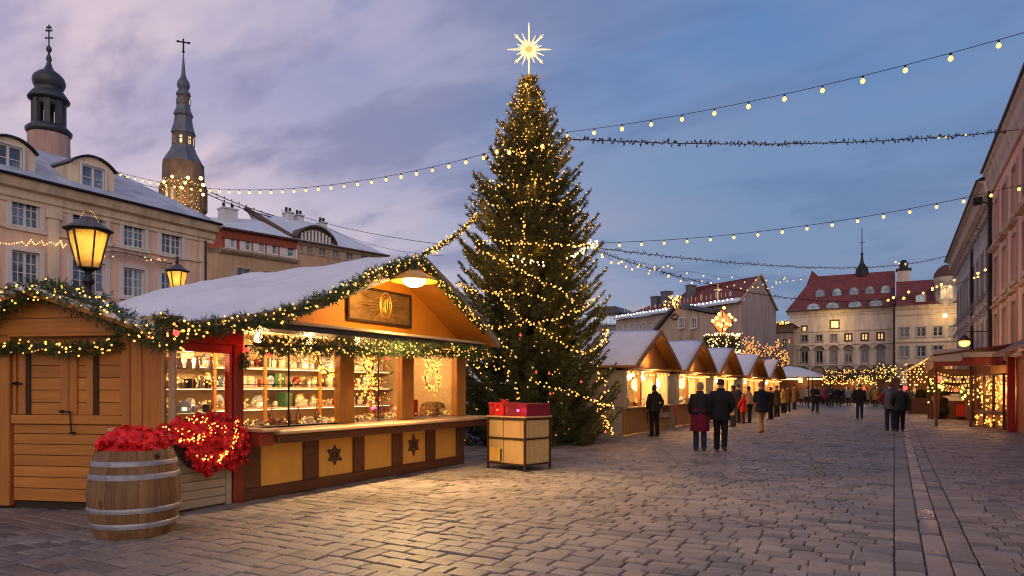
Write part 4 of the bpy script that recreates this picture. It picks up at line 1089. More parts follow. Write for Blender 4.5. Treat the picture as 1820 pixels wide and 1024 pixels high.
# ================================================================== lantern posts
def lantern(name, label, px, D, topv, basev, group=None, finial=True):
    p0 = at(px, basev, D); z0 = p0.z; z1 = at(px, topv, D).z; H = z1 - z0
    t = thing(name, label, 'street lamp', (p0.x, p0.y, 0), YAW + .35, group)
    sc_ = H / 1.15; R = .40*sc_; r = .21*sc_; n = 6; zb = z0; zt = z0 + .80*sc_
    b = MB(); prof_ = [(.16, 0), (.15, .3), (.10, .5), (.075, .8), (.06, 1.2), (.055, zb-.75), (.075, zb-.72), (.06, zb-.66), (.10, zb-.60), (.10, zb-.52), (.065, zb-.48), (.065, zb-.36), (.12, zb-.30), (.125, zb-.25), (.07, zb-.18), (.07, zb-.07), (.12, zb-.03), (.19*sc_, zb)]
    b.lathe(prof_, 14); b.build('post', M_IRON, t)
    b = MB()
    for k in range(n):
        a = 2*PI*k/n; b.bar((r*math.cos(a), r*math.sin(a), zb), (R*math.cos(a), R*math.sin(a), zt), .022*sc_+.004, .03*sc_)
    b.lathe([(r*1.06, zb), (r*1.06, zb+.03*sc_)], n); b.lathe([(R*.98, zt-.02), (R*1.05, zt-.01), (R*1.05, zt+.03*sc_), (R*.98, zt+.03*sc_)], n)
    b.build('frame', M_IRON, t)
    b = MB(); vs = []
    for k in range(n):
        a = 2*PI*k/n; vs += [(r*.97*math.cos(a), r*.97*math.sin(a), zb+.02), (R*.96*math.cos(a), R*.96*math.sin(a), zt-.012)]
    b.add(vs, [(2*k, 2*((k+1) % n), 2*((k+1) % n)+1, 2*k+1) for k in range(n)]); b.build('lantern_glass', frosted(), t, fix=False)
    b = MB(); b.lathe([(R*1.22, zt+.03*sc_), (R*1.15, zt+.055*sc_), (R*.72, zt+.16*sc_), (R*.45, zt+.24*sc_), (R*.36, zt+.29*sc_), (R*.16, zt+.32*sc_), (0, zt+.335*sc_)], 12, smooth=False); b.build('hood', mat('lamp_hood', (.10, .09, .085), .5, .3, 5, .2, 20, .4), t)
    if finial:
        b = MB(); zf = zt+.33*sc_; b.lathe([(.03, zf-.02), (.03, zf+.03), (.06, zf+.06), (.025, zf+.1), (.05, zf+.15), (.02, zf+.19), (.01, zf+.32), (0, zf+.33)], 10); b.bar((-.09, 0, zf+.2), (.09, 0, zf+.2), .02, .02); b.build('finial', M_IRON, t)
    b = MB(); b.lathe([(.001, zb+.30*sc_), (.07*sc_, zb+.36*sc_), (.10*sc_, zb+.5*sc_), (.07*sc_, zb+.60*sc_), (.035, zb+.72*sc_)], 12); b.build('lamp_bulb', emit('lantern_bulb_glow', (1, .60, .18), 3, 'NONE'), t)
    light('lantern_light', (p0.x, p0.y, zb+.52*sc_), 400*sc_*sc_, (1, .54, .13), .10*sc_, t)
    return t, Vector((p0.x, p0.y, zt+.3*sc_))
def frosted():
    if 'frosted_lamp_glass' in MATS: return MATS['frosted_lamp_glass']
    m = bpy.data.materials.new('frosted_lamp_glass'); m.use_nodes = True; nt = m.node_tree; nt.nodes.clear(); L = nt.links.new
    o = N(nt, 'ShaderNodeOutputMaterial'); tr = N(nt, 'ShaderNodeBsdfTranslucent'); tp = N(nt, 'ShaderNodeBsdfTransparent'); gl = N(nt, 'ShaderNodeBsdfGlossy'); gl.inputs['Roughness'].default_value = .15
    tr.inputs['Color'].default_value = (.95, .72, .34, 1); tp.inputs['Color'].default_value = (1, .8, .45, 1)
    m1 = N(nt, 'ShaderNodeMixShader'); m1.inputs[0].default_value = .22; L(tr.outputs[0], m1.inputs[1]); L(tp.outputs[0], m1.inputs[2])
    m2 = N(nt, 'ShaderNodeMixShader'); m2.inputs[0].default_value = .06; L(m1.outputs[0], m2.inputs[1]); L(gl.outputs[0], m2.inputs[2]); L(m2.outputs[0], o.inputs['Surface'])
    MATS[m.name] = m; return m
l1, top1 = lantern('street_lantern', 'large glowing hexagonal lantern on an iron post behind the plank hut', 157, 14.8, 383, 478, 'old street lanterns', False)
l2, top2 = lantern('street_lantern', 'small glowing lantern with a cross finial behind the snowy stall roof', 315, 21, 468, 518, 'old street lanterns')
t = thing('fairy_light_loop', 'loop of fairy lights arched over the large lantern hood', 'fairy lights', top1)
P = [top1 + Vector((CY*x, SY*x, z)) for x, z in ((-.20, -.07), (-.12, .10), (-.02, .16), (.09, .12), (.17, .0), (.26, -.16))]
b = MB(); P = bez(P, 8); b.tube(P, .008, 5); b.build('wire', M_CABLE, t, True); add_bulbs(t, along(P, .045), BULB_S)
# ================================================================== christmas tree
tc_ = at(940, 690, 20.2); TX, TY = tc_.x, tc_.y
TH = 10.75
tree = thing('christmas_tree', 'tall christmas spruce covered in warm fairy lights with a glowing star', 'christmas tree', (TX, TY, 0))
RP = [(0, 2.1), (.35, 2.48), (1.0, 2.50), (1.6, 2.42), (2.3, 2.36), (3.2, 2.28), (4.2, 2.12), (5.2, 2.02), (5.8, 1.85), (6.6, 1.68), (7.4, 1.46), (8.2, 1.16), (9.0, .83), (9.6, .58), (10.2, .33), (10.6, .16), (10.8, .06)]
def tr(z):
    for (a, ra), (c, rc) in zip(RP, RP[1:]):
        if a <= z <= c: return ra + (rc-ra)*(z-a)/(c-a)
    return .05
b = MB(); b.tube([(0, 0, 0), (0, 0, 1.5), (.02, 0, 5), (0, 0, 9), (0, 0, TH)], [.20, .17, .11, .05, .02], 12); b.build('trunk', M_BARK, tree)
rg = random.Random(31); twigs = []; bm_b = MB(); tips = []; surf = []
z = .12
while z < TH - .05:
    R = tr(z); nb = int(5 + R*4.6); ph = rg.uniform(0, 6.28)
    for k in range(nb):
        a = ph + 2*PI*k/nb + rg.uniform(-.22, .22)
        zz0 = z + rg.uniform(-.10, .10)
        R2 = tr(max(0, zz0)) * rg.choice([.70, .8, .88, .94, 1, 1.0, 1.08])
        d = Vector((math.cos(a), math.sin(a), 0)); s = Vector((-d.y, d.x, 0))
        top = z / TH
        rise = .10 + .55*top**2                       # upper limbs reach up, lower ones sag then lift
        droop = .42*(1-top) + .05
        pts = []
        bend = rg.uniform(-.15, .15)
        for i in range(7):
            t = i/6
            pts.append(d*R2*t + s*bend*R2*t*t + Vector((0, 0, zz0 + R2*(rise*t - droop*t*(1-t)*2.0 + .16*t**3) - .25*R2*(1-top)*.5)))
        if pts[-1].z < .03: 
            for p in pts: p.z = max(p.z, .05)
        bm_b.tube(pts[:6], [.028*(1-.8*i/5)*(.5+R2/2.5) for i in range(6)], 4, cap=False)
        tips.append(pts[-1]); surf.append((pts, R2))
        n = max(5, int(R2 / .075))
        for j in range(n):
            t = .16 + .84*(j + rg.random())/n; q = t*6; i = min(5, int(q)); p = pts[i].lerp(pts[i+1], q-i); td = (pts[i+1]-pts[i]).normalized()
            fl = (.34*(1-t)**.7 + .10)*min(1.0, .35+R2*.35)
            for side in (-1, 1):
                dd = (td*rg.uniform(.55, 1.0) + td.cross(Vector((0, 0, 1)))*side*rg.uniform(.5, 1.0) + Vector((0, 0, rg.uniform(-.28, .30)))).normalized()
                ln = fl*rg.uniform(.6, 1.25)
                twigs.append((*p, *dd, ln))
                if ln > .2:
                    pm = p + dd*ln*.55; d2 = (dd + td*side*.0 + td*.8 + Vector((0, 0, rg.uniform(-.2, .2)))).normalized(); twigs.append((*pm, *d2, ln*.5))
            if rg.random() < .35: twigs.append((*p, *(td + Vector((0, 0, rg.uniform(.3, .9)))).normalized(), rg.uniform(.08, .16)))
        twigs.append((*pts[5], *(pts[6]-pts[5]).normalized(), R2/6 + .14))
    z += .165 + .06*(1-z/TH)
twigs.append((0, 0, TH-.3, 0, 0, 1, .45))
b = bm_b; b.build('limbs', M_BARK, tree, fix=False)
V = needles(twigs, 19, .085, .017, np.random.default_rng(5), 1.0)
print('tree tris', len(V)//3, 'twigs', len(twigs))
cr_o = link('crown', tri_mesh('crown', V), tree, M_NEEDLE)

# star on top
sp = at(935, 88, 20.2); sp.x, sp.y = TX, TY; sp.z = CAMH + (HZ-88)*20.2/F
star = thing('tree_star', 'glowing many-rayed star on the tip of the christmas tree', 'star', sp, YAW)
M_STAR = emit('star_tube_glow', (1, .55, .19), 2.6, 'FRONT'); M_STARC = emit('star_core_glow', (1, .40, .08), 1.2, 'NONE')
M_STARB = mat('star_gold', (.6, .35, .08), .4, .1, 5, .1, 20, .6)
b = MB()
rs_ = random.Random(5)
for k in range(32):
    a = 2*PI*k/32 + PI/2 + (rs_.uniform(-.05, .05) if k % 4 else 0); ln = {0: .80, 16: .86, 8: .64, 24: .66}.get(k, (.56 if k % 4 == 0 else (.45 if k % 2 == 0 else .30)) * rs_.uniform(.85, 1.1))
    d = Vector((math.cos(a), rs_.uniform(-.12, .12) if k % 8 else 0, math.sin(a))); s = Vector((-d.z, 0, d.x))
    b.tube([d*.10, d*ln*.7, d*ln], [.021, .022 if k % 4 == 0 else .015, .006], 6)
    if k % 4 == 0 and k % 8: 
        for sg in (-1, 1): b.tube([d*ln*.72, d*ln*.9 + s*sg*.05], [.010, .005], 5)
b.build('ray', M_STAR, star)
b = MB(); b.ico((0, 0, 0), .115, 2, sc=(1, .5, 1)); b.build('core', M_STARC, star)
b = MB(); b.tube([(0, .02, -.15), (0, .02, -1.0)], .025, 8); b.lathe([(.05, -.98), (.12, -.90), (.13, -.80), (.06, -.76)], 10); b.bar((-.36, 0, -.86), (-.1, 0, -.9), .02, .02); b.bar((.1, 0, -.9), (.38, 0, -.78), .02, .02); b.bar((.05, 0, -.93), (.22, 0, -.7), .015, .015); b.build('mount', M_STARB, star)

# light strings: swags lying on the crown, seen from the front and round the back
TCV = Vector((TX, TY, 0)); toc = math.atan2(-TY, -TX)
def on_tree(u, v, out=1.03):
    """point of the crown's hull met by the view ray through (u, v)"""
    r = ray(u); D = 16.0
    while D < 21:
        p = at(u, v, D); 
        if math.hypot(p.x-TX, p.y-TY) < tr(max(0, p.z))*out: return p
        D += .03
    p = at(u, v, 20.2); q = Vector((p.x-TX, p.y-TY)); k = tr(max(0, p.z))*out/max(q.length, 1e-3)
    return Vector((TX+q.x*min(1, k), TY+q.y*min(1, k), p.z)) if k < 1 else p
def tree_string(label, pix, step, jit=.03, bulb=None):
    P = bez([on_tree(u, v) for u, v in pix], 14)
    t = thing('light_string', label, 'light string', P[0], 0, 'light strings wound round the christmas tree')
    b = MB(); b.tube(P, .008, 5, cap=False); b.build('wire', M_CABLE, t, True)
    pts = [p + Vector((rnd.gauss(0, jit), rnd.gauss(0, jit), rnd.gauss(0, jit))) for p in along(P, step)]
    add_bulbs(t, pts, bulb or bulb_mesh('bulb', .021, M_BULB))
tree_string('bright light string slanting down the upper crown from its outer edge', [(846, 443), (880, 458), (920, 480), (965, 502), (1005, 520), (1022, 540)], .075)
tree_string('double light string drooping across the middle crown to the outer edge', [(880, 520), (915, 555), (960, 585), (1000, 612), (1040, 626), (1070, 610), (1085, 585)], .075)
tree_string('nearly level light string under the middle of the crown', [(848, 575), (880, 583), (920, 577), (965, 572), (1005, 560), (1040, 545), (1055, 530)], .085)
tree_string('low light string sloping down to the outer edge of the crown', [(945, 675), (985, 690), (1020, 700), (1060, 715), (1090, 725)], .085)
tree_string('light string along the broad shoulder of the crown', [(845, 430), (890, 428), (935, 432), (985, 437), (1030, 436), (1060, 436)], .09)
tree_string('vertical drop of lights down the centre of the upper crown', [(930, 380), (931, 410), (930, 440)], .07)
tree_string('light string across the upper crown', [(866, 362), (900, 366), (940, 358), (985, 362), (1015, 350)], .10)
tree_string('light string slanting over the crown beside the stall gable', [(812, 505), (840, 515), (880, 520), (930, 520), (970, 530)], .09)
tree_string('light string looped behind the stall eave', [(832, 560), (860, 580), (880, 600), (905, 620), (915, 640)], .085)
tree_string('short white cluster of lights in the upper crown', [(905, 458), (930, 462), (955, 470), (968, 475)], .05, .05, BULB_W)
tree_string('dense cluster of lights at the outer edge of the shoulder', [(1010, 458), (1030, 448), (1050, 438), (1062, 432)], .045, .07, BULB_W)
for lab, pix in (('light string wound round the lower crown beside the chest', [(890, 640), (905, 665), (920, 700), (915, 712)]), ('light string dropping down the lower outer crown', [(1060, 660), (1080, 690), (1062, 720), (1075, 745), (1092, 770)]),
                 ('light string down the shaded side of the crown beneath the stall eave', [(826, 640), (845, 655), (870, 648), (890, 660)]), ('light string crossing the narrow upper crown', [(893, 262), (930, 275), (965, 260), (985, 262)]), ('light string slung across the crown two thirds up', [(868, 322), (905, 330), (950, 325), (1000, 318)])):
    tree_string(lab, pix, .10, .05)
# scattered fairy lights all over the boughs
fl = thing('fairy_lights', 'hundreds of tiny warm fairy lights scattered over the boughs of the christmas tree', 'fairy lights', (TX, TY, .0))
pts = []
for k in range(2700):
    pts_, R2 = surf[rg.randrange(len(surf))]
    t = 1 - abs(rg.gauss(0, .22)); t = max(.3, min(.99, t)); q = t*6; i = min(5, int(q)); p = pts_[i].lerp(pts_[i+1], q-i)
    if p.z < 3.2 and rg.random() < .62: continue
    if p.z < 1.6 and rg.random() < .5: continue
    dirc = Vector((p.x, p.y)).normalized().dot(Vector((math.cos(toc), math.sin(toc))))
    if dirc < -.25 and rg.random() < .75: continue
    pts.append(TCV + p + Vector((rg.gauss(0, .04), rg.gauss(0, .04), rg.uniform(.0, .07))))
print('scatter lights', len(pts))
add_bulbs(fl, pts, bulb_mesh('bulb', .0155, M_BULB), 100)
# the warm light the hundreds of bulbs throw on the boughs
for k in range(44):
    p = pts[int((k+.5)/44*len(pts))]; q = (p - TCV); o = Vector((q.x, q.y, 0)); o = o.normalized()*.42 if o.length > .01 else Vector((0, 0, 0))
    light('fairy_light_glow', p + o, 11.0, (1, .47, .12), .25, fl)
for u, v, lab in ((883, 270, 'large warm globe at the end of the wire on the crown'), (905, 271, 'large warm globe just inside the upper crown'), (964, 260, 'large warm globe under the narrow crown'), (936, 152, 'large warm globe directly under the star'), (845, 383, 'large warm globe where the thick light rope meets the crown')):
    p = on_tree(u, v, 1.12); o = link('globe_bulb', festoon(.055), None, ()); o.location = p; tag(o, lab, 'bulb')
for i, (u, v) in enumerate(((925, 596), (953, 662), (1033, 679), (976, 664), (1076, 768), (978, 700))):
    p = on_tree(u, v, 1.08); t = thing('red_bauble', ['red light under the middle swag of the tree', 'red light above the low swag, first of two', 'red light near the outer end of the low swag', 'red light above the low swag close to its middle', 'red light at the foot of the outer crown', 'red light under the low swag'][i], 'bauble', p)
    b = MB(); b.ico((0, 0, 0), .026, 2); b.build('globe', M_RED, t); b = MB(); b.lathe([(.018, .022), (.016, .06), (.0, .065)], 8); b.build('cap', M_STARB, t)
# ================================================================== row of gabled stalls
RXF = -7.7
def row_profile(hw, ez, pz, n=9):
    L_ = []
    for i in range(-n, n+1):
        t = 1 - abs(i)/n; L_.append((i/n*hw, ez + (pz-ez)*(t**.93)))
    return L_
ROWS = [(23.75, 2.62, 'first stall of the gabled row, standing beside the christmas tree'), (29.95, 2.62, 'second stall of the gabled row from the christmas tree'), (36.1, 2.75, 'third gabled stall along the row, behind the couple in coats'), (44.0, 3.3, 'fourth gabled stall along the row, with a patchy snow roof'), (52.2, 3.6, 'last and smallest looking gabled stall of the row')]
EZ, PZ = 2.34, 3.62
W_ROW = wood('row_warm_boards', (.46, .21, .055), 'z', island=.12, dark=.7)
W_ROWY = wood('row_warm_rails', (.34, .16, .055), 'y', island=.12, dark=.7)
W_PALE = wood('row_pale_boards', (.46, .37, .26), 'z', island=.12, dark=.75)
M_LITP = emit('lit_stall_panel', (1, .60, .24), 1.1, 'NONE', (.6, .45, .25))
def row_stall(yc, hw, label):
    t = thing('gabled_stall', label, 'market stall', (RXF, yc, 0), 0, 'gabled stalls in a row along the square')
    pr = row_profile(hw, EZ, PZ); bx0, bx1 = -4.2, .44
    bw = hw - .18
    b = MB(); b.prism(pr + [(y, z-.07) for y, z in pr][::-1], 'x', bx0, bx1); rf = b.build('roof', W_ROW, t)
    b = MB()
    for p, q in zip(pr, pr[1:]): b.prism([(p[0], p[1]-.12), (q[0], q[1]-.12), (q[0], q[1]+.05), (p[0], p[1]+.05)], 'x', bx1+.002, bx1+.05)
    b.build('bargeboard', W_ROWY, rf)
    for s in (0, 1):
        half = pr[:len(pr)//2+1] if s == 0 else pr[len(pr)//2:]
        P2 = [(y, z+.004) for y, z in half]; n = len(P2); nx = 16; vs = []; fs = []
        for i in range(nx+1):
            x = bx0 + (bx1-.03-bx0)*i/nx
            for j, (y, z) in enumerate(P2):
                e = math.sqrt(max(0, 1-(1-min(1, min(i, nx-i)/1.5))**2)); h = .015 + .065*e*(1 if s == 0 else .55) + .045*mnoise.noise(Vector((x*.8, (y+yc)*1.0, 2)))*e
                if j == 0 and s == 0 or j == n-1 and s == 1: h *= .4
                vs.append((x, y, z+max(.012, h)))
        for i in range(nx):
            for j in range(n-1): fs.append((i*n+j, (i+1)*n+j, (i+1)*n+j+1, i*n+j+1))
        k = len(vs)
        ring = [i*n for i in range(nx+1)] + [nx*n+j for j in range(1, n)] + [i*n+n-1 for i in range(nx-1, -1, -1)] + [j for j in range(n-2, 0, -1)]
        for r in ring: vs.append((vs[r][0], vs[r][1], P2[r % n][1]))
        R = len(ring)
        for q in range(R): fs.append((ring[q], ring[(q+1) % R], k+(q+1) % R, k+q))
        b = MB(); b.add(vs, fs, 0, True); b.build('snow', M_SNOW, rf)
    b = MB(); gp = [(y, z-.09) for y, z in pr if abs(y) < bw]; b.prism([(gp[0][0], EZ-.05)] + gp + [(gp[-1][0], EZ-.05)], 'x', -.06, .02); b.build('gable_wall', W_ROW, t)
    b = MB(); b.cbox(-.30, .10, -bw, bw, EZ-.16, EZ-.03, .01); b.cbox(.12, .40, -bw, bw, EZ-.09, EZ-.05, .008); b.build('eave_beam', W_ROWY, t)
    b = MB(); b.cbox(-.09, .0, -bw, bw, .06, .92, .01)
    b.build('counter_front', W_ROW, t)
    b = MB(); b.cbox(-.5, .22, -bw, bw, .925, .975, .01); b.build('countertop', W_TOP, t)
    for y in (-bw+.08, -bw*.36, bw*.33, bw-.08):
        b = MB(); b.cbox(-.10, .02, y-.07, y+.07, .98, EZ-.16, .01); b.build('post', W_PALE if abs(y) > bw*.8 else W_ROW, t)
    b = MB()
    for y0, y1 in ((-bw, -bw+.06), (bw-.06, bw)): b.box(-3.9, -.10, y0, y1, 0, EZ)
    b.build('side_wall', W_PALE, t)
    b = MB(); b.box(-2.2, -2.14, -bw+.06, bw-.06, 0, EZ); b.build('back_wall', W_PALE, t)
    for z in (1.25, 1.62, 1.95):
        b = MB(); b.cbox(-2.13, -1.75, -bw+.08, bw-.08, z-.03, z, .006); b.build('shelf', W_ROWY, t)
        b = MB(); b.box(-1.80, -1.77, -bw+.15, bw-.15, z-.045, z-.032); b.build('shelf_light', M_LED, t)
    for y in (-bw*.66, 0, bw*.66):
        b = MB(); b.lathe([(.001, -.09), (.07, -.07), (.10, 0), (.07, .07), (.02, .1), (.012, .3)], 10, (-.75, y, 1.98)); b.build('hanging_bulb', emit('row_bulb_glow', (1, .62, .25), 20, 'NONE'), t)
    b = MB(); b.box(-.07, -.065, -bw+.16, -bw*.36-.08, 1.0, EZ-.17); b.build('glass_pane', M_GLASS, t)
    return t, bw
rows = []
goodkinds = ['glass_jar', 'kraft_box', 'white_box', 'lantern_house', 'lantern_house', 'tea_light', 'black_tin']
for i, (yc, hw, lab) in enumerate(ROWS):
    t, bw = row_stall(yc, hw, lab); rows.append((t, bw))
    pw = 400 if i < 2 else 460
    for s in (-.5, .5): light('stall_light', (RXF-.75, yc+s*bw, 1.82), pw*.5, (1, .52, .16), .12, t)
    light('eave_light', (RXF+.20, yc, EZ-.30), 75, (1, .52, .16), .10, t)
    light('gable_light', (RXF+.32, yc-.35, EZ+.22), 20, (1, .58, .20), .07, t)
    nm = ['first', 'second', 'third', 'fourth', 'last'][i]
    if i < 3:
        for z in (1.25, 1.62, 1.95):
            y = -bw+.25
            while y < bw-.25:
                k = rnd.choice(goodkinds); good(k, (RXF-1.95+rnd.uniform(-.06, .06), yc+y, z), 'on the back shelves of the %s gabled stall' % nm, rnd.uniform(1.2, 1.8)); y += rnd.uniform(.26, .5)
        y = -bw+.3
        while y < bw-.3:
            k = rnd.choice(goodkinds); good(k, (RXF-.2, yc+y, .975), 'along the counter of the %s gabled stall' % nm, rnd.uniform(1.2, 1.9)); y += rnd.uniform(.32, .6)
    # eave lights
    tt = thing('light_string', 'string of warm lights under the eave beam of the %s gabled stall' % nm, 'light string', (RXF+.12, yc, EZ-.2), 0, 'eave lights of the gabled stalls')
    P = sag((RXF+.13, yc-bw, EZ-.18), (RXF+.13, yc+bw, EZ-.18), .06); b = MB(); b.tube(P, .006, 4); b.build('wire', M_CABLE, tt, True)
    add_bulbs(tt, [p + Vector((0, 0, -.03)) for p in along(P, .22 if i else .45)], BULB_L)
# details of the first stall: pale end wall post, lit corner window, hinged sign board
f0, bw0 = rows[0]
y0 = 23.75 - bw0
sg = thing('stall_sign', 'dark red sign board with pale lettering on the first gabled stall counter', 'sign', (RXF+.02, 25.0, .62), 0)
b = MB(); b.cbox(.0, .035, -1.45, 1.45, -.20, .33, .006); b.build('board', mat('oxblood_board', (.13, .028, .018), .5, .2, 3), sg)
b = MB(); b.cbox(.03, .045, -1.45, 1.45, -.20, -.185, .003); b.build('edging', W_ROWY, sg)
fc = bpy.data.curves.new('lettering', 'FONT'); fc.body = 'FRSCHINT RAUBABU'; fc.size = .27; fc.extrude = .004; fc.align_x = 'CENTER'
fo = bpy.data.objects.new('lettering_source', fc); C.objects.link(fo); fm_ = bpy.data.meshes.new_from_object(fo.evaluated_get(bpy.context.evaluated_depsgraph_get())); bpy.data.objects.remove(fo); fm_.materials.clear()
fo = link('lettering', fm_, sg, mat('cream_lettering', (.75, .66, .48), .5)); fo.rotation_euler = (PI/2, 0, PI/2); fo.location = (.042, .05, -.13)
b = MB(); b.tube([(.045, .0+.09*math.cos(a), .20+.10*math.sin(a)) for a in [i*PI/8 for i in range(17)]], .008, 5); b.bar((.045, 0, .10), (.045, 0, .32), .012, .016); b.bar((.045, -.16, .09), (.045, .16, .09), .012, .012); b.build('emblem', mat('cream_lettering', (.75, .66, .48)), sg)
t = thing('red_pennant', 'small red cloth hanging on the counter beside the sign board', 'cloth', (RXF+.26, 26.1, .70))
b = MB(); 
for i in range(8): b.box(0, .012, -.22+i*.055, -.165+i*.055, -.22-.02*math.sin(i*1.4), .22)
b.build('cloth', P_RED, t)
# big globe lamps in the first stall windows
for i, (u, v, lab) in enumerate(((1131, 684, 'hot white glowing globe in the corner window of the first gabled stall'), (1166, 683, 'warm glowing globe over the head of the woman at the first gabled stall'), (1187, 680, 'bright globe in the middle opening of the first gabled stall'), (1212, 682, 'glowing globe near the far post of the first gabled stall'), (1240, 686, 'glowing globe at the seam of the first and second gabled stalls'))):
    p = on_x(u, v, RXF-.45); t = thing('globe_lamp', lab, 'lamp', p)
    b = MB(); b.ico((0, 0, 0), .19, 2, sc=(1, 1, 1.25)); b.build('globe', emit('globe_lamp_glow', (1, .63, .24), 4.5, 'FRONT'), t); b = MB(); b.tube([(0, 0, .2), (0, 0, .38)], .012, 6); b.build('cord', M_CABLE, t)
# small tent beyond the row
p = on_x(1408, 662, -7.0); cxp, cyp = -7.6, 60.5
t = thing('canopy_tent', 'low white canopy tent past the end of the gabled row', 'tent', (cxp, cyp, 0))
b = MB(); P8 = [(2.6, 2.5), (2.4, 2.72), (1.6, 3.05), (.8, 3.3), (.0, 3.42)]; b.lathe(P8, 16, cap=False); b.build('canopy', mat('white_canvas', (.72, .72, .76), .8, .05, 2), t)
for a in range(4):
    b = MB(); aa = PI/4+a*PI/2; b.tube([(2.3*math.cos(aa), 2.3*math.sin(aa), 0), (2.3*math.cos(aa), 2.3*math.sin(aa), 2.7)], .04, 8); b.build('pole', M_IRON, t)
b = MB(); b.cbox(.9, 1.0, -2.0, .2, 2.05, 2.45, .01); b.build('sign_box', emit('tent_sign_glow', (1, .62, .25), 1.2, 'NONE'), t)
light('tent_light', (cxp, cyp, 2.4), 60, WARM, .1, t)

# ================================================================== glowing far stall hung with lights
def lit_stall(label, c, w_, d_, h, n, extra=''):
    t = thing('light_covered_stall', label, 'market stall', c)
    b = MB(); pr = [(-d_/2, h*.72), (-d_*.28, h*.90), (0, h), (d_*.28, h*.90), (d_/2, h*.72)]
    b.prism([(x, z) for x, z in pr] + [(x, z-.08) for x, z in pr][::-1], 'x', -w_/2, w_/2); b.build('roof', W_DARK, t)
    b = MB()
    for sx in (-1, 1):
        for sy in (-1, 1): b.cbox(sx*w_*.46-.06, sx*w_*.46+.06, sy*d_*.42-.06, sy*d_*.42+.06, 0, h*.74, .01)
    b.box(-w_*.46, w_*.46, -d_*.42, -d_*.38, 0, .95); b.box(-w_*.46, w_*.46, d_*.30, d_*.34, 0, h*.74); b.build('frame', W_DARK, t)
    tw = []; rg_ = random.Random(3); bl = []
    for k in range(int(w_*d_*70)):
        x = rg_.uniform(-w_/2, w_/2); y = rg_.uniform(-d_/2, 0.1); z = h*(1-.28*abs(y)/(d_/2)); tw.append((x, y, z+.02, rg_.uniform(-1, 1), rg_.uniform(-1, .3), rg_.uniform(-.3, .8), .22))
    o = link('greenery', tri_mesh('greenery', needles(tw, 9, .12, .03, np.random.default_rng(2))), t, M_GARL)
    for k in range(n):
        x = rg_.uniform(-w_/2, w_/2); y = rg_.uniform(-d_/2-.1, 0.0); z = h*(1-.28*abs(y)/(d_/2))+.12
        if rg_.random() < .35: z = h*.72 - rg_.uniform(0, .55); y = -d_/2 - .1
        bl.append(Vector(c) + Vector((x, y, z)))
    add_bulbs(t, bl, bulb_mesh('bulb', .05, emit('far_bulb_glow', (1, .46, .10), 4.5, 'NONE')), 100)
    light('stall_light', Vector(c) + Vector((0, -d_*.25, h*.6)), 380, WARM, .15, t)
    return t
c_ = on_y(1526, 690, 84); lit_stall('broad stall at the end of the square draped in golden lights', (c_.x, c_.y, 0), 6.9, 4.2, 3.5, 300)
c_ = on_y(1428, 690, 86); 
t = thing('market_stall', 'long dim stall with two strip lights under the pale house', 'market stall', (c_.x, c_.y, 0))
b = MB(); b.cbox(-3.2, 3.2, -1.2, 1.2, 2.75, 2.9, .01); b.build('roof', W_DARK, t)
b = MB(); b.box(-3.1, 3.1, .9, 1.0, 0, 2.75); b.box(-3.1, 3.1, -1.0, -.9, 0, .95)
for x in (-3.1, -1, 1, 3.0): b.box(x, x+.1, -1.0, -.9, .95, 2.75)
b.build('frame', W_DARK, t)
for x in (-1.2, 1.6):
    b = MB(); b.box(x-1.1, x+1.1, -1.12, -1.04, 2.56, 2.72); b.build('strip_light', emit('strip_light_glow', (1, .66, .3), 3.2, 'NONE'), t)
light('stall_light', Vector((c_.x, c_.y-.6, 2.3)), 150, WARM, .15, t)
def bush(label, c, r, n=0, z=1.0):
    t = thing('potted_fir', label, 'plant', c); rg_ = random.Random(int(r*100+c[0]*10)); tw = []
    for k in range(int(260*r)):
        d = Vector((rg_.gauss(0, 1), rg_.gauss(0, 1), rg_.gauss(0, 1))).normalized(); p = d*r*rg_.uniform(.3, .85); tw.append((p.x, p.y, p.z*.9+z, d.x, d.y, d.z+.2, r*.35))
    link('foliage', tri_mesh('foliage', needles(tw, 10, .11, .028, np.random.default_rng(9))), t, M_GARL)
    b = MB(); b.lathe([(r*.3, 0), (r*.42, z-r*.6), (r*.36, z-r*.6), (0, z-r*.6)], 12); b.build('pot', W_DARK, t)
    if n: add_bulbs(t, [Vector(c) + Vector((rg_.gauss(0, r*.55), -abs(rg_.gauss(0, r*.6)), z+rg_.gauss(0, r*.55))) for _ in range(n)], bulb_mesh('bulb', .05, emit('far_bulb_glow', (1, .46, .10), 4.5, 'NONE')))
c_ = on_y(1566, 690, 80); bush('round fir bush with lights beside the golden stall', (c_.x, c_.y, 0), 1.05, 20, 3.2)
c_ = on_y(1592, 690, 77); bush('round fir bush with big bright bulbs next to the slanted awning', (c_.x, c_.y, 0), 1.0, 24, 3.2)

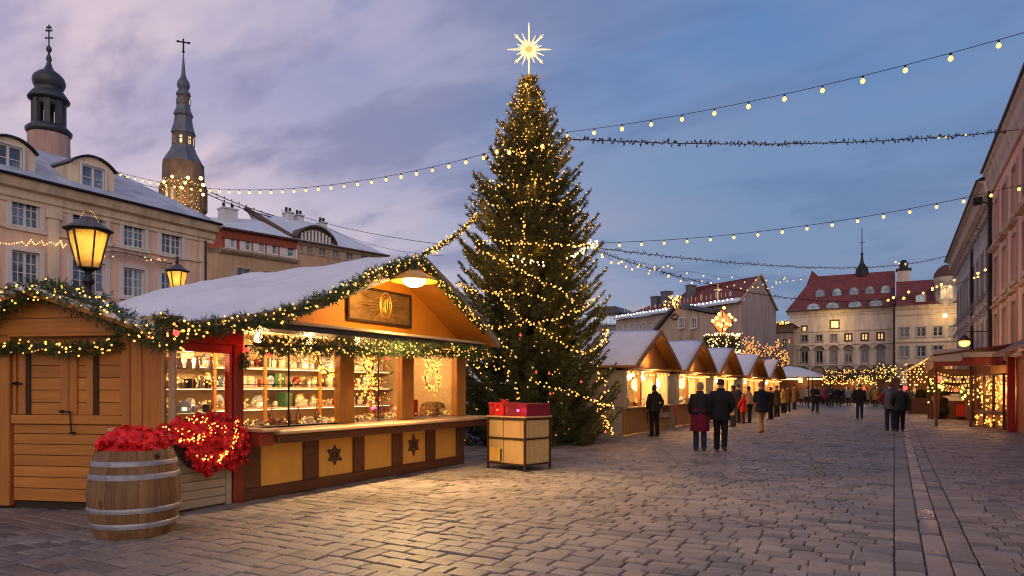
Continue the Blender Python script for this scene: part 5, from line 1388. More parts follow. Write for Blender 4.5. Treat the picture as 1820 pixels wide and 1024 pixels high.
# ================================================================== stalls along the pink house
# slanted pale awning
A0 = on_y(1655, 631, 49); A1 = on_y(1601, 664, 49)
t = thing('awning_stall', 'stall with a pale slanted awning and strings of lights beneath', 'market stall', (A0.x, 49, 0))
b = MB()
x0, z0, x1, z1 = A1.x - A0.x, A1.z, 1.2, A0.z + .7
b.prism([(x0, z0), (x1, z1), (x1, z1+.06), (x0, z0+.06)], 'y', 0, 11); b.prism([(x0-.02, z0-.25), (x0, z0-.25), (x0, z0+.06), (x0-.02, z0+.06)], 'y', 0, 11); b.build('awning', mat('cream_canvas', (.62, .50, .34), .8, .08, 2), t)
b = MB(); b.box(x0+.5, x1, 10.8, 10.9, 0, 3.4); b.box(1.1, 1.2, 0, 10.8, 0, 3.6); b.box(x0+.45, x0+.55, .3, 10.6, 0, .95); b.box(x0+.55, x1-.1, .25, .33, 0, 1.0); b.box(x0+.42, x0+.5, .2, .28, 0, z0); b.box(x0+.42, x0+.5, 5.4, 5.5, 0, z0); b.build('frame', W_DARK, t)
for k in range(9):
    z = z0 + .15 + k*.1; 
P = []
for k in range(6): P += along(sag((A0.x+x0+.1+.28*k, 49.05, z0+.1+.16*k), (A0.x+x0+.1+.28*k, 49.1, z0-1.0+.1*k), 0), .16)
add_bulbs(t, [p + Vector((rnd.uniform(-.15, .15), rnd.uniform(-.1, .1), 0)) for p in P], bulb_mesh('bulb', .04, emit('far_bulb_glow', (1, .46, .10), 4.5, 'NONE')))
light('stall_light', (A0.x+.2, 50.5, 2.6), 200, WARM, .12, t); light('stall_light', (A0.x, 56.5, 2.6), 180, WARM, .12, t)
# dark red fronted stall with the bay window
KX = 1.42; KY = 33.6
t = thing('kiosk_stall', 'dark red roofed kiosk with a blank pale sign board and lit bay window', 'market stall', (3.0, KY, 0))
tw_ = lambda b, n, m, **k: b.build(n, m, t, True, **k)
b = MB(); b.prism([(KX, 2.52), (3.8, 2.52), (3.8, 3.02), (KX+.9, 2.95), (KX, 2.95)], 'y', KY, KY+.08); tw_(b, 'fascia', P_REDD)
b = MB(); b.prism([(KX-.05, 2.93), (4.17, 3.31), (4.17, 3.39), (KX-.05, 3.0)], 'y', KY-.15, KY+9); tw_(b, 'roof', mat('oxblood_sheet', (.12, .025, .016), .5, .2, 3))
b = MB(); b.cbox(KX, KX+.06, KY+.1, KY+8.9, 2.45, 2.9, .01); tw_(b, 'side_fascia', P_REDD)
b = MB(); b.cbox(KX-.08, KX+1.02, KY-.10, KY-.02, 2.70, 3.22, .06); tw_(b, 'sign_board', mat('blank_sign', (.42, .38, .35), .6, .08, 2))
b = MB(); b.cbox(KX+1.04, 3.86, KY-.10, KY-.03, 2.86, 3.08, .01); tw_(b, 'trim_board', mat('grey_trim', (.40, .34, .30), .6, .1, 2))
b = MB(); b.cbox(2.74, 3.78, KY-.02, KY+.06, 2.12, 2.5, .01); tw_(b, 'header', W_DARK)
b = MB(); b.cbox(KX+.06, KX+.16, KY+.05, KY+.15, 0, 2.5, .01); b.cbox(2.68, 2.80, KY+.02, KY+.14, 0, 2.5, .01); tw_(b, 'post', W_DARKZ)
b = MB(); b.box(KX+.1, 3.6, KY+8.8, KY+8.9, 0, 2.6); b.box(3.60, 3.66, KY, KY+8.8, 0, 2.6); tw_(b, 'back_wall', W_DARK)
b = MB(); b.box(KX+.2, 3.5, KY+8.2, KY+8.7, .0, .95); b.cbox(KX+.15, 3.55, KY+8.4, KY+8.75, 1.4, 1.44); b.cbox(KX+.15, 3.55, KY+8.4, KY+8.75, 1.85, 1.89); tw_(b, 'shelf', W_DARK)
b = MB(); 
for k in range(9): b.box(KX+.2+k*.36, KX+.23+k*.36, KY+.02, KY+.05, 2.1, 2.5)
tw_(b, 'slat_screen', W_DARKZ)
b = MB(); b.box(KX+.18, 2.7, KY+.02, KY+.05, 2.09, 2.13); tw_(b, 'rail', W_DARK)
# bay window (towards the square), angled
q0, q1 = Vector((2.86, KY-.05, 0)), Vector((3.52, KY-2.6, 0))
d_ = (q1-q0); Lb = d_.length; d_.normalize(); nb_ = Vector((-d_.y, d_.x, 0)); 
if nb_.x > 0: nb_ = -nb_
def bayp(s, n_, z): return q0 + d_*s + nb_*n_ + Vector((0, 0, z))
b = MB()
for z, w2 in ((.08, .10), (.62, .14), (.70, .10), (2.12, .14)): b.bar(bayp(-.05, -.02, z), bayp(Lb+.05, -.02, z), w2, .07)
for s in (0, Lb*.33, Lb*.66, Lb): b.bar(bayp(s, -.02, .05), bayp(s, -.02, 2.15), .10, .09)
bw_ = b.build('bay_window', W_DARKZ, t, True)
b = MB(); b.add([bayp(0, -.05, .7), bayp(Lb, -.05, .7), bayp(Lb, -.05, 2.1), bayp(0, -.05, 2.1)], [(0, 1, 2, 3)]); b.build('pane', M_GLASS, bw_, True)
b = MB(); b.add([bayp(0, -.5, .05), bayp(Lb, -.5, .05), bayp(Lb, -.5, 2.5), bayp(0, -.5, 2.5)], [(0, 1, 2, 3)]); b.add([bayp(0, -.05, .09), bayp(Lb, -.05, .09), bayp(Lb, -.05, .6), bayp(0, -.05, .6)], [(0, 1, 2, 3)]); b.build('backing', W_ROW, bw_, True)
bl = []
for s0 in (Lb*.1, Lb*.25, Lb*.42, Lb*.55, Lb*.75, Lb*.9):
    for k in range(26): bl.append(bayp(s0+rnd.gauss(0, .05), -.2+rnd.uniform(-.1, .08), rnd.uniform(.74, 2.08)))
for k in range(30): bl.append(bayp(rnd.uniform(.05, Lb-.05), .0, rnd.uniform(.12, .58)))
tt = thing('curtain_lights', 'curtain of golden lights hanging in the kiosk bay window', 'curtain lights', bayp(Lb/2, -.2, 0)); add_bulbs(tt, bl, BULB_L, 100)
b = MB()
for s0 in (Lb*.1, Lb*.25, Lb*.42, Lb*.55, Lb*.75, Lb*.9): b.tube([bayp(s0, -.2, 2.1), bayp(s0, -.2, .72)], .005, 4)
b.build('wire', M_CABLE, tt, True)
light('bay_light', bayp(Lb/2, -.28, 1.5), 50, (1, .62, .2), .15, t)
light('kiosk_light', (2.5, KY+6.0, 2.25), 120, (1, .52, .2), .12, t)
tt = thing('light_string', 'string of warm lights strung inside the red roofed kiosk', 'light string', (2.2, KY+1, 2)); bl = []
b = MB()
for k in range(4):
    P = sag((KX+.2, KY+.9+k*2.1, 2.25-.1*k), (3.5, KY+1.2+k*2.0, 2.3-.12*k), .2+.1*k); b.tube(P, .006, 4); bl += along(P, .13)
b.build('wire', M_CABLE, tt, True); add_bulbs(tt, bl, BULB_L, 100)
for i, (u, v, lab) in enumerate(((1669, 670, 'upper red lamp glowing at the open kiosk corner'), (1669.5, 677, 'lower red lamp glowing at the open kiosk corner'), (1699, 694, 'red lamp low among the kiosk goods'), (1609, 690, 'red lamp behind the couple in grey and black'))):
    p = on_y(u, v, KY+.4 if i < 3 else 47); o = thing('red_bulb', lab, 'bulb', p); b = MB(); b.ico((0, 0, 0), .075 if i < 3 else .13, 2); b.build('globe', M_RED, o); b = MB(); b.tube([(0, 0, .07), (0, 0, .25)], .01, 5); b.build('cord', M_CABLE, o)
    light('bulb_light', p + Vector((0, -.15, 0)), 5, (1, .1, .05), .07, o)
for i in range(26):
    k = rnd.choice(goodkinds); good(k, (rnd.uniform(KX+.3, 3.4), KY+8.45, rnd.choice([.95, 1.44, 1.89])), 'on the kiosk back shelves', rnd.uniform(1.4, 2.2))
# red building post and front by the frame edge
t = thing('red_shop_front', 'dark red timber shop front at the edge of the square under the pink house', 'shop front', (4.0, 29, 0))
b = MB(); b.cbox(3.62, 3.86, 30.85, 31.05, 0, 2.75, .012); b.build('post', P_RED, t, True)
b = MB(); b.box(3.9, 3.98, 20, 31.0, 0, 2.75); b.build('wall', P_REDD, t, True)
b = MB(); b.prism([(3.2, 2.78), (4.17, 3.36), (4.17, 3.44), (3.2, 2.86)], 'y', 19.8, 31.2); b.build('roof', mat('oxblood_sheet', (.12, .025, .016)), t, True)
for y in (21, 23.5, 26, 28.5): 
    b = MB(); b.cbox(3.84, 3.895, y, y+.16, .0, 2.7, .008); b.build('pilaster', W_DARKZ, t, True)
# wall lamp on the far house
wl = Vector((3.55, 47.6, 4.35)); t = thing('wall_lantern', 'glowing wall lantern on a bracket above the kiosk roof', 'lamp', wl)
b = MB(); b.lathe([(.30, 0), (.34, .04), (.18, .22), (.06, .34), (0, .38)], 12, wl); b.build('hood', M_IRON, t, True)
b = MB(); b.ico(wl + Vector((0, 0, -.12)), .30, 2, sc=(1, 1, .75)); b.build('globe', emit('wall_lamp_glow', (1, .48, .10), 3, 'FRONT'), t, True)
b = MB(); b.tube([wl + Vector((0, 0, .36)), wl + Vector((.1, 0, .55)), Vector((4.7, 47.6, 4.85))], .03, 6); b.build('bracket', M_IRON, t, True)
light('lamp_light', wl + Vector((-.1, -.5, -.2)), 40, (1, .5, .15), .2, t)

bush('dark fir with warm lights standing inside the kiosk by the side wall', (3.2, KY+6.2, 0), .50, 30, 1.35)
bush('small fir with warm lights just behind the red table', (1.9, KY+8.0, 0), .42, 26, 1.6)
# ================================================================== buildings
def plaster(name, col, var=.15):
    if name in MATS: return MATS[name]
    m, nt, b = nt_new(name); L = nt.links.new
    tc = N(nt, 'ShaderNodeTexCoord')
    n1 = N(nt, 'ShaderNodeTexNoise', i_Scale=.35, i_Detail=7.0, i_Roughness=.65); n2 = N(nt, 'ShaderNodeTexNoise', i_Scale=6.0, i_Detail=8.0, i_Roughness=.7)
    mp = N(nt, 'ShaderNodeMapping'); mp.inputs['Scale'].default_value = (2.2, 2.2, .25); n3 = N(nt, 'ShaderNodeTexNoise', i_Scale=1.0, i_Detail=5.0)
    L(tc.outputs['Object'], n1.inputs['Vector']); L(tc.outputs['Object'], n2.inputs['Vector']); L(tc.outputs['Object'], mp.inputs['Vector']); L(mp.outputs[0], n3.inputs['Vector'])
    r = ramp(nt, n1.outputs['Fac'], [(.3, sc(col, 1-var)), (.55, col), (.8, sc(col, 1+var*.6))])
    st = ramp(nt, n3.outputs['Fac'], [(.34, (.74, .72, .72)), (.55, (1, 1, 1))])
    mx = N(nt, 'ShaderNodeMix', data_type='RGBA', blend_type='MULTIPLY'); mx.inputs[0].default_value = .95; L(r.outputs[0], mx.inputs[6]); L(st.outputs[0], mx.inputs[7])
    L(mx.outputs[2], b.inputs['Base Color']); b.inputs['Roughness'].default_value = .85; b.inputs['Specular IOR Level'].default_value = .25
    bp = N(nt, 'ShaderNodeBump'); bp.inputs['Strength'].default_value = .35; bp.inputs['Distance'].default_value = .02; L(n2.outputs['Fac'], bp.inputs['Height']); L(bp.outputs[0], b.inputs['Normal'])
    MATS[name] = m; return m
def tiles(name, col):
    if name in MATS: return MATS[name]
    m, nt, b = nt_new(name); L = nt.links.new
    tc = N(nt, 'ShaderNodeTexCoord'); br = N(nt, 'ShaderNodeTexBrick'); br.inputs['Scale'].default_value = 1; br.inputs['Brick Width'].default_value = .28; br.inputs['Row Height'].default_value = .32; br.inputs['Mortar Size'].default_value = .02
    br.inputs['Color1'].default_value = (*sc(col, .85), 1); br.inputs['Color2'].default_value = (*sc(col, 1.15), 1); br.inputs['Mortar'].default_value = (*sc(col, .45), 1)
    sp_ = N(nt, 'ShaderNodeSeparateXYZ'); cb = N(nt, 'ShaderNodeCombineXYZ'); L(tc.outputs['Object'], sp_.inputs[0]); L(sp_.outputs['X'], cb.inputs[0]); L(sp_.outputs['Z'], cb.inputs[1]); L(cb.outputs[0], br.inputs['Vector'])
    n1 = N(nt, 'ShaderNodeTexNoise', i_Scale=.5, i_Detail=6.0); L(tc.outputs['Object'], n1.inputs['Vector'])
    r = ramp(nt, n1.outputs['Fac'], [(.3, (.6, .6, .62)), (.6, (1, 1, 1))]); mx = N(nt, 'ShaderNodeMix', data_type='RGBA', blend_type='MULTIPLY'); mx.inputs[0].default_value = .8; L(br.outputs['Color'], mx.inputs[6]); L(r.outputs[0], mx.inputs[7]); L(mx.outputs[2], b.inputs['Base Color'])
    b.inputs['Roughness'].default_value = .7
    bp = N(nt, 'ShaderNodeBump'); bp.inputs['Strength'].default_value = .5; bp.inputs['Distance'].default_value = .03; L(br.outputs['Fac'], bp.inputs['Height']); bp.invert = True; L(bp.outputs[0], b.inputs['Normal'])
    MATS[name] = m; return m
PK = plaster('peach_plaster', (.80, .55, .43)); PKC = plaster('cream_stucco', (.80, .65, .48)); WHT = mat('white_joinery', (.66, .63, .62), .55, .08, 3, .1)
PANE = window_pane('sky_tinted_pane', base=(.07, .10, .155)); PANEL_ = window_pane('lit_pane', (1, .55, .2), 1.5); PANEC = window_pane('curtained_pane', base=(.13, .16, .22))  # PANE base lightened blue-grey: reflected sky put into the colour
SLATE = mat('slate_roof', (.085, .085, .105), .55, .3, 3, .3, 12); COPPER = mat('dark_copper', (.055, .06, .075), .45, .3, 2, .25, 8, .4)
def facade(b, xa, xb, za, zb, ops, y=0.0, rec=.22, mi=0):
    X = sorted({xa, xb, *[o[0] for o in ops], *[o[1] for o in ops]}); Z = sorted({za, zb, *[o[2] for o in ops], *[o[3] for o in ops]})
    X = [x for x in X if xa <= x <= xb]; Z = [z for z in Z if za <= z <= zb]
    for x0, x1 in zip(X, X[1:]):
        for z0, z1 in zip(Z, Z[1:]):
            cx_, cz_ = (x0+x1)/2, (z0+z1)/2
            if any(o[0] < cx_ < o[1] and o[2] < cz_ < o[3] for o in ops): continue
            b.add([(x0, y, z0), (x1, y, z0), (x1, y, z1), (x0, y, z1)], [(0, 1, 2, 3)], mi)
    for (x0, x1, z0, z1) in ops:
        r = y + rec
        b.add([(x0, y, z0), (x0, r, z0), (x0, r, z1), (x0, y, z1)], [(0, 1, 2, 3)], mi); b.add([(x1, y, z0), (x1, y, z1), (x1, r, z1), (x1, r, z0)], [(0, 1, 2, 3)], mi)
        b.add([(x0, y, z1), (x0, r, z1), (x1, r, z1), (x1, y, z1)], [(0, 1, 2, 3)], mi); b.add([(x0, y, z0), (x1, y, z0), (x1, r, z0), (x0, r, z0)], [(0, 1, 2, 3)], mi)
def window(par, x0, x1, z0, z1, y=0.0, rec=.14, fm=None, pm=None, nx=2, nz=3, sur=.16, sill=.0, fw=.07, mw=.035, centre=True):
    fm = fm or WHT; b = MB(); f = y + rec
    b.box(x0, x0+fw, f-.05, f+.03, z0, z1); b.box(x1-fw, x1, f-.05, f+.03, z0, z1); b.box(x0+fw, x1-fw, f-.05, f+.03, z1-fw, z1); b.box(x0+fw, x1-fw, f-.05, f+.03, z0, z0+fw)
    leaf = [(x0+fw, x1-fw)]
    if centre:
        c = (x0+x1)/2; b.box(c-fw*.7, c+fw*.7, f-.055, f+.03, z0+fw, z1-fw); leaf = [(x0+fw, c-fw*.7), (c+fw*.7, x1-fw)]
    for a, c in leaf:
        for i in range(1, nx): 
            x = a + (c-a)*i/nx; b.box(x-mw/2, x+mw/2, f-.035, f+.02, z0+fw, z1-fw)
        for i in range(1, nz):
            z = z0+fw + (z1-z0-2*fw)*i/nz; b.box(a, c, f-.033, f+.019, z-mw/2, z+mw/2)
    if sur:
        b.cbox(x0-sur, x0, y-.045, y+.02, z0-sur*.4, z1+sur, .012); b.cbox(x1, x1+sur, y-.045, y+.02, z0-sur*.4, z1+sur, .012); b.cbox(x0, x1, y-.043, y+.02, z1, z1+sur, .012)
        b.cbox(x0-sur*1.25, x1+sur*1.25, y-.10, y+.02, z0-sur*.9, z0-.001, .012)
    o = b.build('window', fm, par)
    b = MB(); b.add([(x0+.02, f+.005, z0+.02), (x1-.02, f+.005, z0+.02), (x1-.02, f+.005, z1-.02), (x0+.02, f+.005, z1-.02)], [(0, 1, 2, 3)]); b.build('pane', pm or PANE, o, fix=False)
    return o
def local(t, p): return chain_matrix(t).inverted() @ Vector(p)

# ---- peach town house with dormers and the onion turret
B1X = -31.7
house = thing('town_house', 'peach plaster town house with white windows, curved dormers and a snowy mansard roof', 'house', (B1X, 15, 0), PI/2)
H1 = lambda u, v: local(house, on_x(u, v, B1X))
def rng_(u0, u1): return H1(u0, 500).x, H1(u1, 500).x
EZ1 = (H1(60, 326).z + H1(330, 391).z)/2
upz = (H1(238, 440).z, H1(238, 396).z); loz = (H1(238, 528).z, H1(238, 478).z)
cols = [rng_(21, 70), rng_(129, 187), rng_(220, 257), rng_(287, 323)]
w0 = cols[0][1]-cols[0][0]
cols = [(-8.2, -6.4), (-5.3, -3.5)] + cols
ops = [(a, c, *z) for a, c in cols for z in (upz, loz, (1.4, 3.4))]
HX0, HX1, HD = -10.0, H1(366, 450).x, 9.5
b = MB(); facade(b, HX0, HX1, 0, EZ1-.2, ops)
b.add([(HX1, 0, 0), (HX1, HD, 0), (HX1, HD, EZ1-.2), (HX1, 0, EZ1-.2)], [(0, 1, 2, 3)]); b.add([(HX0, 0, 0), (HX0, 0, EZ1-.2), (HX0, HD, EZ1-.2), (HX0, HD, 0)], [(0, 1, 2, 3)]); b.add([(HX0, HD, 0), (HX0, HD, EZ1-.2), (HX1, HD, EZ1-.2), (HX1, HD, 0)], [(0, 1, 2, 3)])
b.build('wall', PK, house)
for a, c in cols:
    for z in (upz, loz, (1.4, 3.4)): window(house, a, c, *z, nx=2, nz=3, sur=.20, pm=rnd.choice([PANE, PANE, PANEC]))
b = MB()
def mould(b, x0, x1, prof_, mi=0):
    b.prism(prof_, 'x', x0, x1, mi)
mould(b, HX0, HX1+.45, [(.0, EZ1-.95), (-.06, EZ1-.95), (-.08, EZ1-.80), (-.16, EZ1-.74), (-.20, EZ1-.45), (-.42, EZ1-.38), (-.55, EZ1-.12), (-.62, EZ1-.05), (-.62, EZ1), (.0, EZ1)])
sz = (upz[0] + H1(340, 456).z + H1(210, 436).z)/3 - .05
b.prism([(0, H1(250, 446).z-.06), (-.09, H1(250, 446).z-.04), (-.11, H1(250, 446).z+.07), (0, H1(250, 446).z+.09)], 'x', HX0, HX1+.08)
b.cbox(HX1-.35, HX1+.04, -.06, .3, 0, EZ1-.97, .02)
p0, p1 = rng_(84, 104); b.cbox(p0, p1, -.12, .02, 0, EZ1-.97, .02); b.cbox(p0-.1, p1+.1, -.17, .02, EZ1-1.35, EZ1-.97, .03)
b.build('cornice', PKC, house)
RH = 2.75
b = MB(); rx = HX1-2.5; e = .62
b.add([(HX0, -e, EZ1+.003), (HX1+.5, -e, EZ1+.003), (HX1+.5, HD, EZ1+.003), (HX0, HD, EZ1+.003), (HX0, 4.2, EZ1+RH), (rx, 4.2, EZ1+RH)], [(0, 1, 5, 4), (1, 2, 5), (2, 3, 4, 5), (0, 4, 3)])
hroof = b.build('roof', SLATE, house)
b = MB()
def lerp3(a, c, t): return tuple(a[i]+(c[i]-a[i])*t for i in range(3))
A_, B_, C_, D_ = (HX0, -e, EZ1), (HX1+.5, -e, EZ1), (rx, 4.2, EZ1+RH), (HX0, 4.2, EZ1+RH)
nx_, ny_ = 40, 10; vs = []; fs = []
for j in range(ny_+1):
    l_, r_ = lerp3(A_, D_, .03+.97*j/ny_), lerp3(B_, C_, .03+.97*j/ny_)
    for i in range(nx_+1):
        p = lerp3(l_, r_, i/nx_); h = .07 + .05*mnoise.noise(Vector((p[0]*.8, p[1]*.9, 4))) 
        if j == 0: h = .012
        vs.append((p[0], p[1]-.3*h, p[2]+max(.012, h)))
for j in range(ny_):
    for i in range(nx_): k = j*(nx_+1)+i; fs.append((k, k+1, k+nx_+2, k+nx_+1))
b.add(vs, fs, 0, True); b.add([lerp3(B_, C_, .02), (HX1+.5, HD, EZ1+.02), (C_[0], C_[1], C_[2]+.06)], [(0, 1, 2)]); b.build('snow', mat('thin_roof_snow', (.42, .44, .52), .8, .35, 1.1, .4, 5), hroof)
b = MB(); b.tube([(HX0, -.66, EZ1+.02), (HX1+.5, -.66, EZ1+.02)], .07, 6); b.tube([(HX1-.12, -.14, EZ1-.9), (HX1-.12, -.14, 0)], .05, 6); b.build('gutter', M_IRON, house)
def dormer(u0, u1, v0, v1, wu0, wu1, wv0, wv1):
    y = .25; P = lambda u, v: local(house, on_x(u, v, B1X-.25))
    x0, x1 = P(u0, 400).x, P(u1, 400).x; zt = (P((u0+u1)/2, v0)).z; zb = P((u0+u1)/2, v1).z - .15; zs = zb + (zt-zb)*.72
    n = 12; arc = [(x1 + (x0-x1)*i/n, zs + (zt-zs)*math.sin(PI*i/n)**.8) for i in range(n+1)]
    d = MB(); d.prism([(x0, zb-.4), (x1, zb-.4)] + arc, 'y', y, y+3.2); o = d.build('dormer', PKC, house)
    d = MB(); big = [(x + (.07 if x > (x0+x1)/2 else -.07), z+.01) for x, z in arc]; d.prism(big + [(x, z+.055) for x, z in big][::-1], 'y', y-.16, y+3.4); d.build('dormer_roof', COPPER, o)
    a, c = P(wu0, 400).x, P(wu1, 400).x; za, zc = P((wu0+wu1)/2, wv1).z, P((wu0+wu1)/2, wv0).z
    window(o, a, c, za, zc, y=y-.12, rec=.10, nx=1, nz=2, sur=.08)
    return o
dormer(126, 203, 280, 343, 143, 184, 297, 338); dormer(-28, 63, 244, 312, -14, 38, 258, 305)
# icicle garlands on the house front
t = thing('icicle_lights', 'string of small warm lights zigzagging across the peach house front', 'light string', on_x(60, 430, B1X+.4))
P = [on_x(u, v, B1X+.4) for u, v in ((-30, 428), (0, 432), (18, 434), (40, 430), (47, 438), (55, 426), (62, 436), (75, 428), (78, 437), (90, 430), (100, 436), (108, 428), (112, 440), (120, 432))]
b = MB(); b.tube(P, .012, 5); b.build('wire', M_CABLE, t, True); add_bulbs(t, along(P, .10), bulb_mesh('bulb', .028, emit('amber_bulb_glow', (1, .48, .14), 4, 'NONE')), 100)
t = thing('tinsel_swag', 'unlit silvery tinsel swag hung across the peach house front', 'garland', on_x(240, 455, B1X+.35))
P = bez([on_x(u, v, B1X+.35) for u, v in ((178, 450), (200, 447), (235, 452), (270, 462), (300, 468), (318, 466))], 10); S = along(P, .02); tw = []
o0 = Vector(t.location)
for p in S:
    d = Vector((rnd.gauss(0, 1), rnd.gauss(0, 1), rnd.gauss(0, 1)-.4)).normalized(); q = p - o0; tw.append((*q, *d, rnd.uniform(.1, .38)))
link('tinsel', tri_mesh('tinsel', needles(tw, 8, .09, .02, np.random.default_rng(4))), t, mat('silver_tinsel', (.34, .28, .27), .35, .4, 6, 0, metal=.3))
b = MB(); b.tube([p - o0 for p in P], .02, 5); b.build('wire', M_CABLE, t)
add_bulbs(t, [rnd.choice(P) + Vector((.1, rnd.gauss(0, .1), rnd.gauss(-.05, .1))) for _ in range(10)], bulb_mesh('bulb', .03, MATS['amber_bulb_glow']))

# onion turret
D1 = 37.5; tp = at(87, 600, D1); k = D1/F; kr = k*.84
tur = thing('onion_turret', 'round turret with an open belfry and dark onion dome behind the peach house', 'tower', (tp.x, tp.y, 0))
zv = lambda v: CAMH + (HZ - v)*k
b = MB(); b.lathe([(38*k, 0), (38*kr, zv(240)), (36*kr, zv(238))], 28); b.build('drum', plaster('turret_plaster', (.50, .33, .28)), tur)
b = MB(); b.lathe([(38*kr, zv(242)), (42*kr, zv(238)), (42.5*kr, zv(233)), (33*kr, zv(225)), (0, zv(224))], 28); b.build('ring_roof', COPPER, tur)
b = MB()
for i in range(8):
    a = 2*PI*i/8 + .2; b.obox(Matrix.Translation((27*kr*math.cos(a), 27*kr*math.sin(a), (zv(226)+zv(181))/2)) @ Matrix.Rotation(a, 4, 'Z'), 8*kr, 11*kr, zv(181)-zv(226))
b.lathe([(22*kr, zv(192)), (30*kr, zv(190)), (31*kr, zv(180)), (20*kr, zv(180))], 8, ph=.2); b.build('belfry', mat('belfry_wood', (.065, .07, .085), .6, .25, 3, .2), tur)
b = MB(); b.lathe([(31*kr, zv(182)), (38*kr, zv(180)), (38.5*kr, zv(177)), (30*kr, zv(166)), (24*kr, zv(160)), (27*kr, zv(157)), (30*kr, zv(150)), (30.5*kr, zv(145)), (28*kr, zv(138)), (20*kr, zv(131)), (10*kr, zv(125)), (6*kr, zv(118)), (3.4*kr, zv(110)), (5.4*kr, zv(107)), (5*kr, zv(103)), (2.4*kr, zv(97)), (2*kr, zv(94)), (4.6*kr, zv(91)), (5.4*kr, zv(88)), (4.4*kr, zv(84)), (1*kr, zv(81)), (0, zv(80))], 24); b.build('onion_dome', COPPER, tur)
def cross(b, x, y, z0, z1, ww, th, bars):
    b.bar((x, y, z0), (x, y, z1), th, th)
    for f_, w2 in bars:
        z = z0+(z1-z0)*f_; b.bar((x-CY*w2, y-SY*w2, z), (x+CY*w2, y+SY*w2, z), th, th)
        for s_ in (-1, 1): b.ico((x+s_*CY*w2, y+s_*SY*w2, z), th*1.2, 1)
b = MB(); cross(b, 0, 0, zv(82), zv(44), 0, .05, ((.38, 5.5*k), (.72, 4.5*k), (.88, 3*k))); b.tube([(4*k*math.cos(a)*CY, 4*k*math.cos(a)*SY, zv(52)+4*k*math.sin(a)) for a in [i*PI/6 for i in range(13)]], .025, 5); b.build('cross', M_IRON, tur)

# church tower
D2 = 76.0; tp = at(326, 600, D2); k = D2/F; kr = k*.91
chu = thing('church_tower', 'tall slate church spire with lit lantern windows and lights round its stone tower', 'tower', (tp.x, tp.y, 0), .35)
STONE = mat('tower_stone', (.16, .115, .085), .85, .35, 1.2, .6, 5); SPIRE = mat('spire_lead', (.12, .13, .18), .5, .3, 1.2, .3, 4, .25)
b = MB(); b.lathe([(40*k, 0), (40*kr, zv(372)), (38*kr, zv(320)), (37*kr, zv(292))], 12, smooth=False)
for i in range(24):
    a = 2*PI*i/24; b.obox(Matrix.Translation((40*kr*math.cos(a), 40*kr*math.sin(a), zv(355))) @ Matrix.Rotation(a, 4, 'Z'), .35, .25, 2.4)
b.lathe([(40*kr, zv(336)), (42*kr, zv(333)), (42*kr, zv(329)), (38*kr, zv(327))], 12, smooth=False); b.build('stone_shaft', STONE, chu)
b = MB()
b.lathe([(37*kr, zv(293)), (36*kr, zv(289)), (30*kr, zv(279)), (24*kr, zv(270)), (21*kr, zv(262)), (20.3*kr, zv(260))], 8, smooth=False)
b.lathe([(20*kr, zv(240)), (22.5*kr, zv(239)), (22*kr, zv(236)), (17.5*kr, zv(222)), (15.6*kr, zv(209)), (18*kr, zv(206)), (17.5*kr, zv(203)), (13.5*kr, zv(195)), (12.2*kr, zv(188))], 8, smooth=False)
b.lathe([(11.5*kr, zv(172)), (13.4*kr, zv(170)), (12.5*kr, zv(165)), (8*kr, zv(161)), (10.8*kr, zv(157)), (11.8*kr, zv(152)), (10.5*kr, zv(146)), (7*kr, zv(141)), (4.2*kr, zv(134)), (2.4*kr, zv(115)), (1*kr, zv(96)), (0, zv(94))], 12)
b.build('spire', SPIRE, chu)
b = MB(); b.lathe([(20.2*kr, zv(262)), (20.2*kr, zv(239))], 8, smooth=False); b.build('lantern_storey', mat('lantern_storey_wood', (.14, .10, .085), .7, .2, 2), chu)
b = MB(); b.lathe([(12*kr, zv(189)), (11.6*kr, zv(171))], 8, smooth=False); b.build('upper_lantern', mat('lantern_storey_wood', (.14, .10, .085)), chu)
M_TW = emit('tower_window_glow', (1, .62, .24), 4.5, 'NONE')
for (r_, za, zb_, ww) in ((20.3, 259, 246, 5.0), (12.0, 186, 178, 3.2)):
    for i in range(8):
        a = 2*PI*(i+.5)/8; r2 = r_*kr*math.cos(PI/8)+.03
        b = MB(); m_ = Matrix.Translation((r2*math.cos(a), r2*math.sin(a), (zv(za)+zv(zb_))/2)) @ Matrix.Rotation(a, 4, 'Z'); hz = zv(zb_)-zv(za)
        b.obox(m_, .04, ww*k, hz, 0)
        for q in (-.5, 0, .5): b.obox(m_ @ Matrix.Translation((.03, q*ww*k, 0)), .06, .10, hz+.1, 1)
        b.obox(m_ @ Matrix.Translation((.03, 0, hz*.1)), .06, ww*k, .10, 1); b.build('lit_window', [M_TW, SPIRE], chu)
b = MB(); b.box(-.5, .5, -41*kr, -40*kr+.05, zv(374), zv(345)); 
b.build('tall_window', window_pane('pale_tower_pane', (1, .75, .45), .35, (.2, .16, .12)), chu)
b = MB(); b.ico((0, 0, zv(92)), .16, 2); cross(b, 0, 0, zv(94), zv(69), 0, .13, ((.76, 9*k),)); b.build('cross', M_IRON, chu)
t = thing('tower_lights', 'ring of large warm lights round the stone church tower', 'lights', (tp.x, tp.y, 0))
M_TB = bulb_mesh('bulb', .17, emit('tower_bulb_glow', (1, .55, .17), 4.5, 'FRONT'), 2)
add_bulbs(t, [at(u, v, D2-2.9) for u, v in ((291, 323), (306, 314), (334, 316), (329, 325), (357, 317), (361, 329), (361, 346), (322, 333))], M_TB)
t = thing('net_lights', 'fine net of tiny lights draped over the lower church tower', 'net lights', (tp.x, tp.y, 0)); bl = []
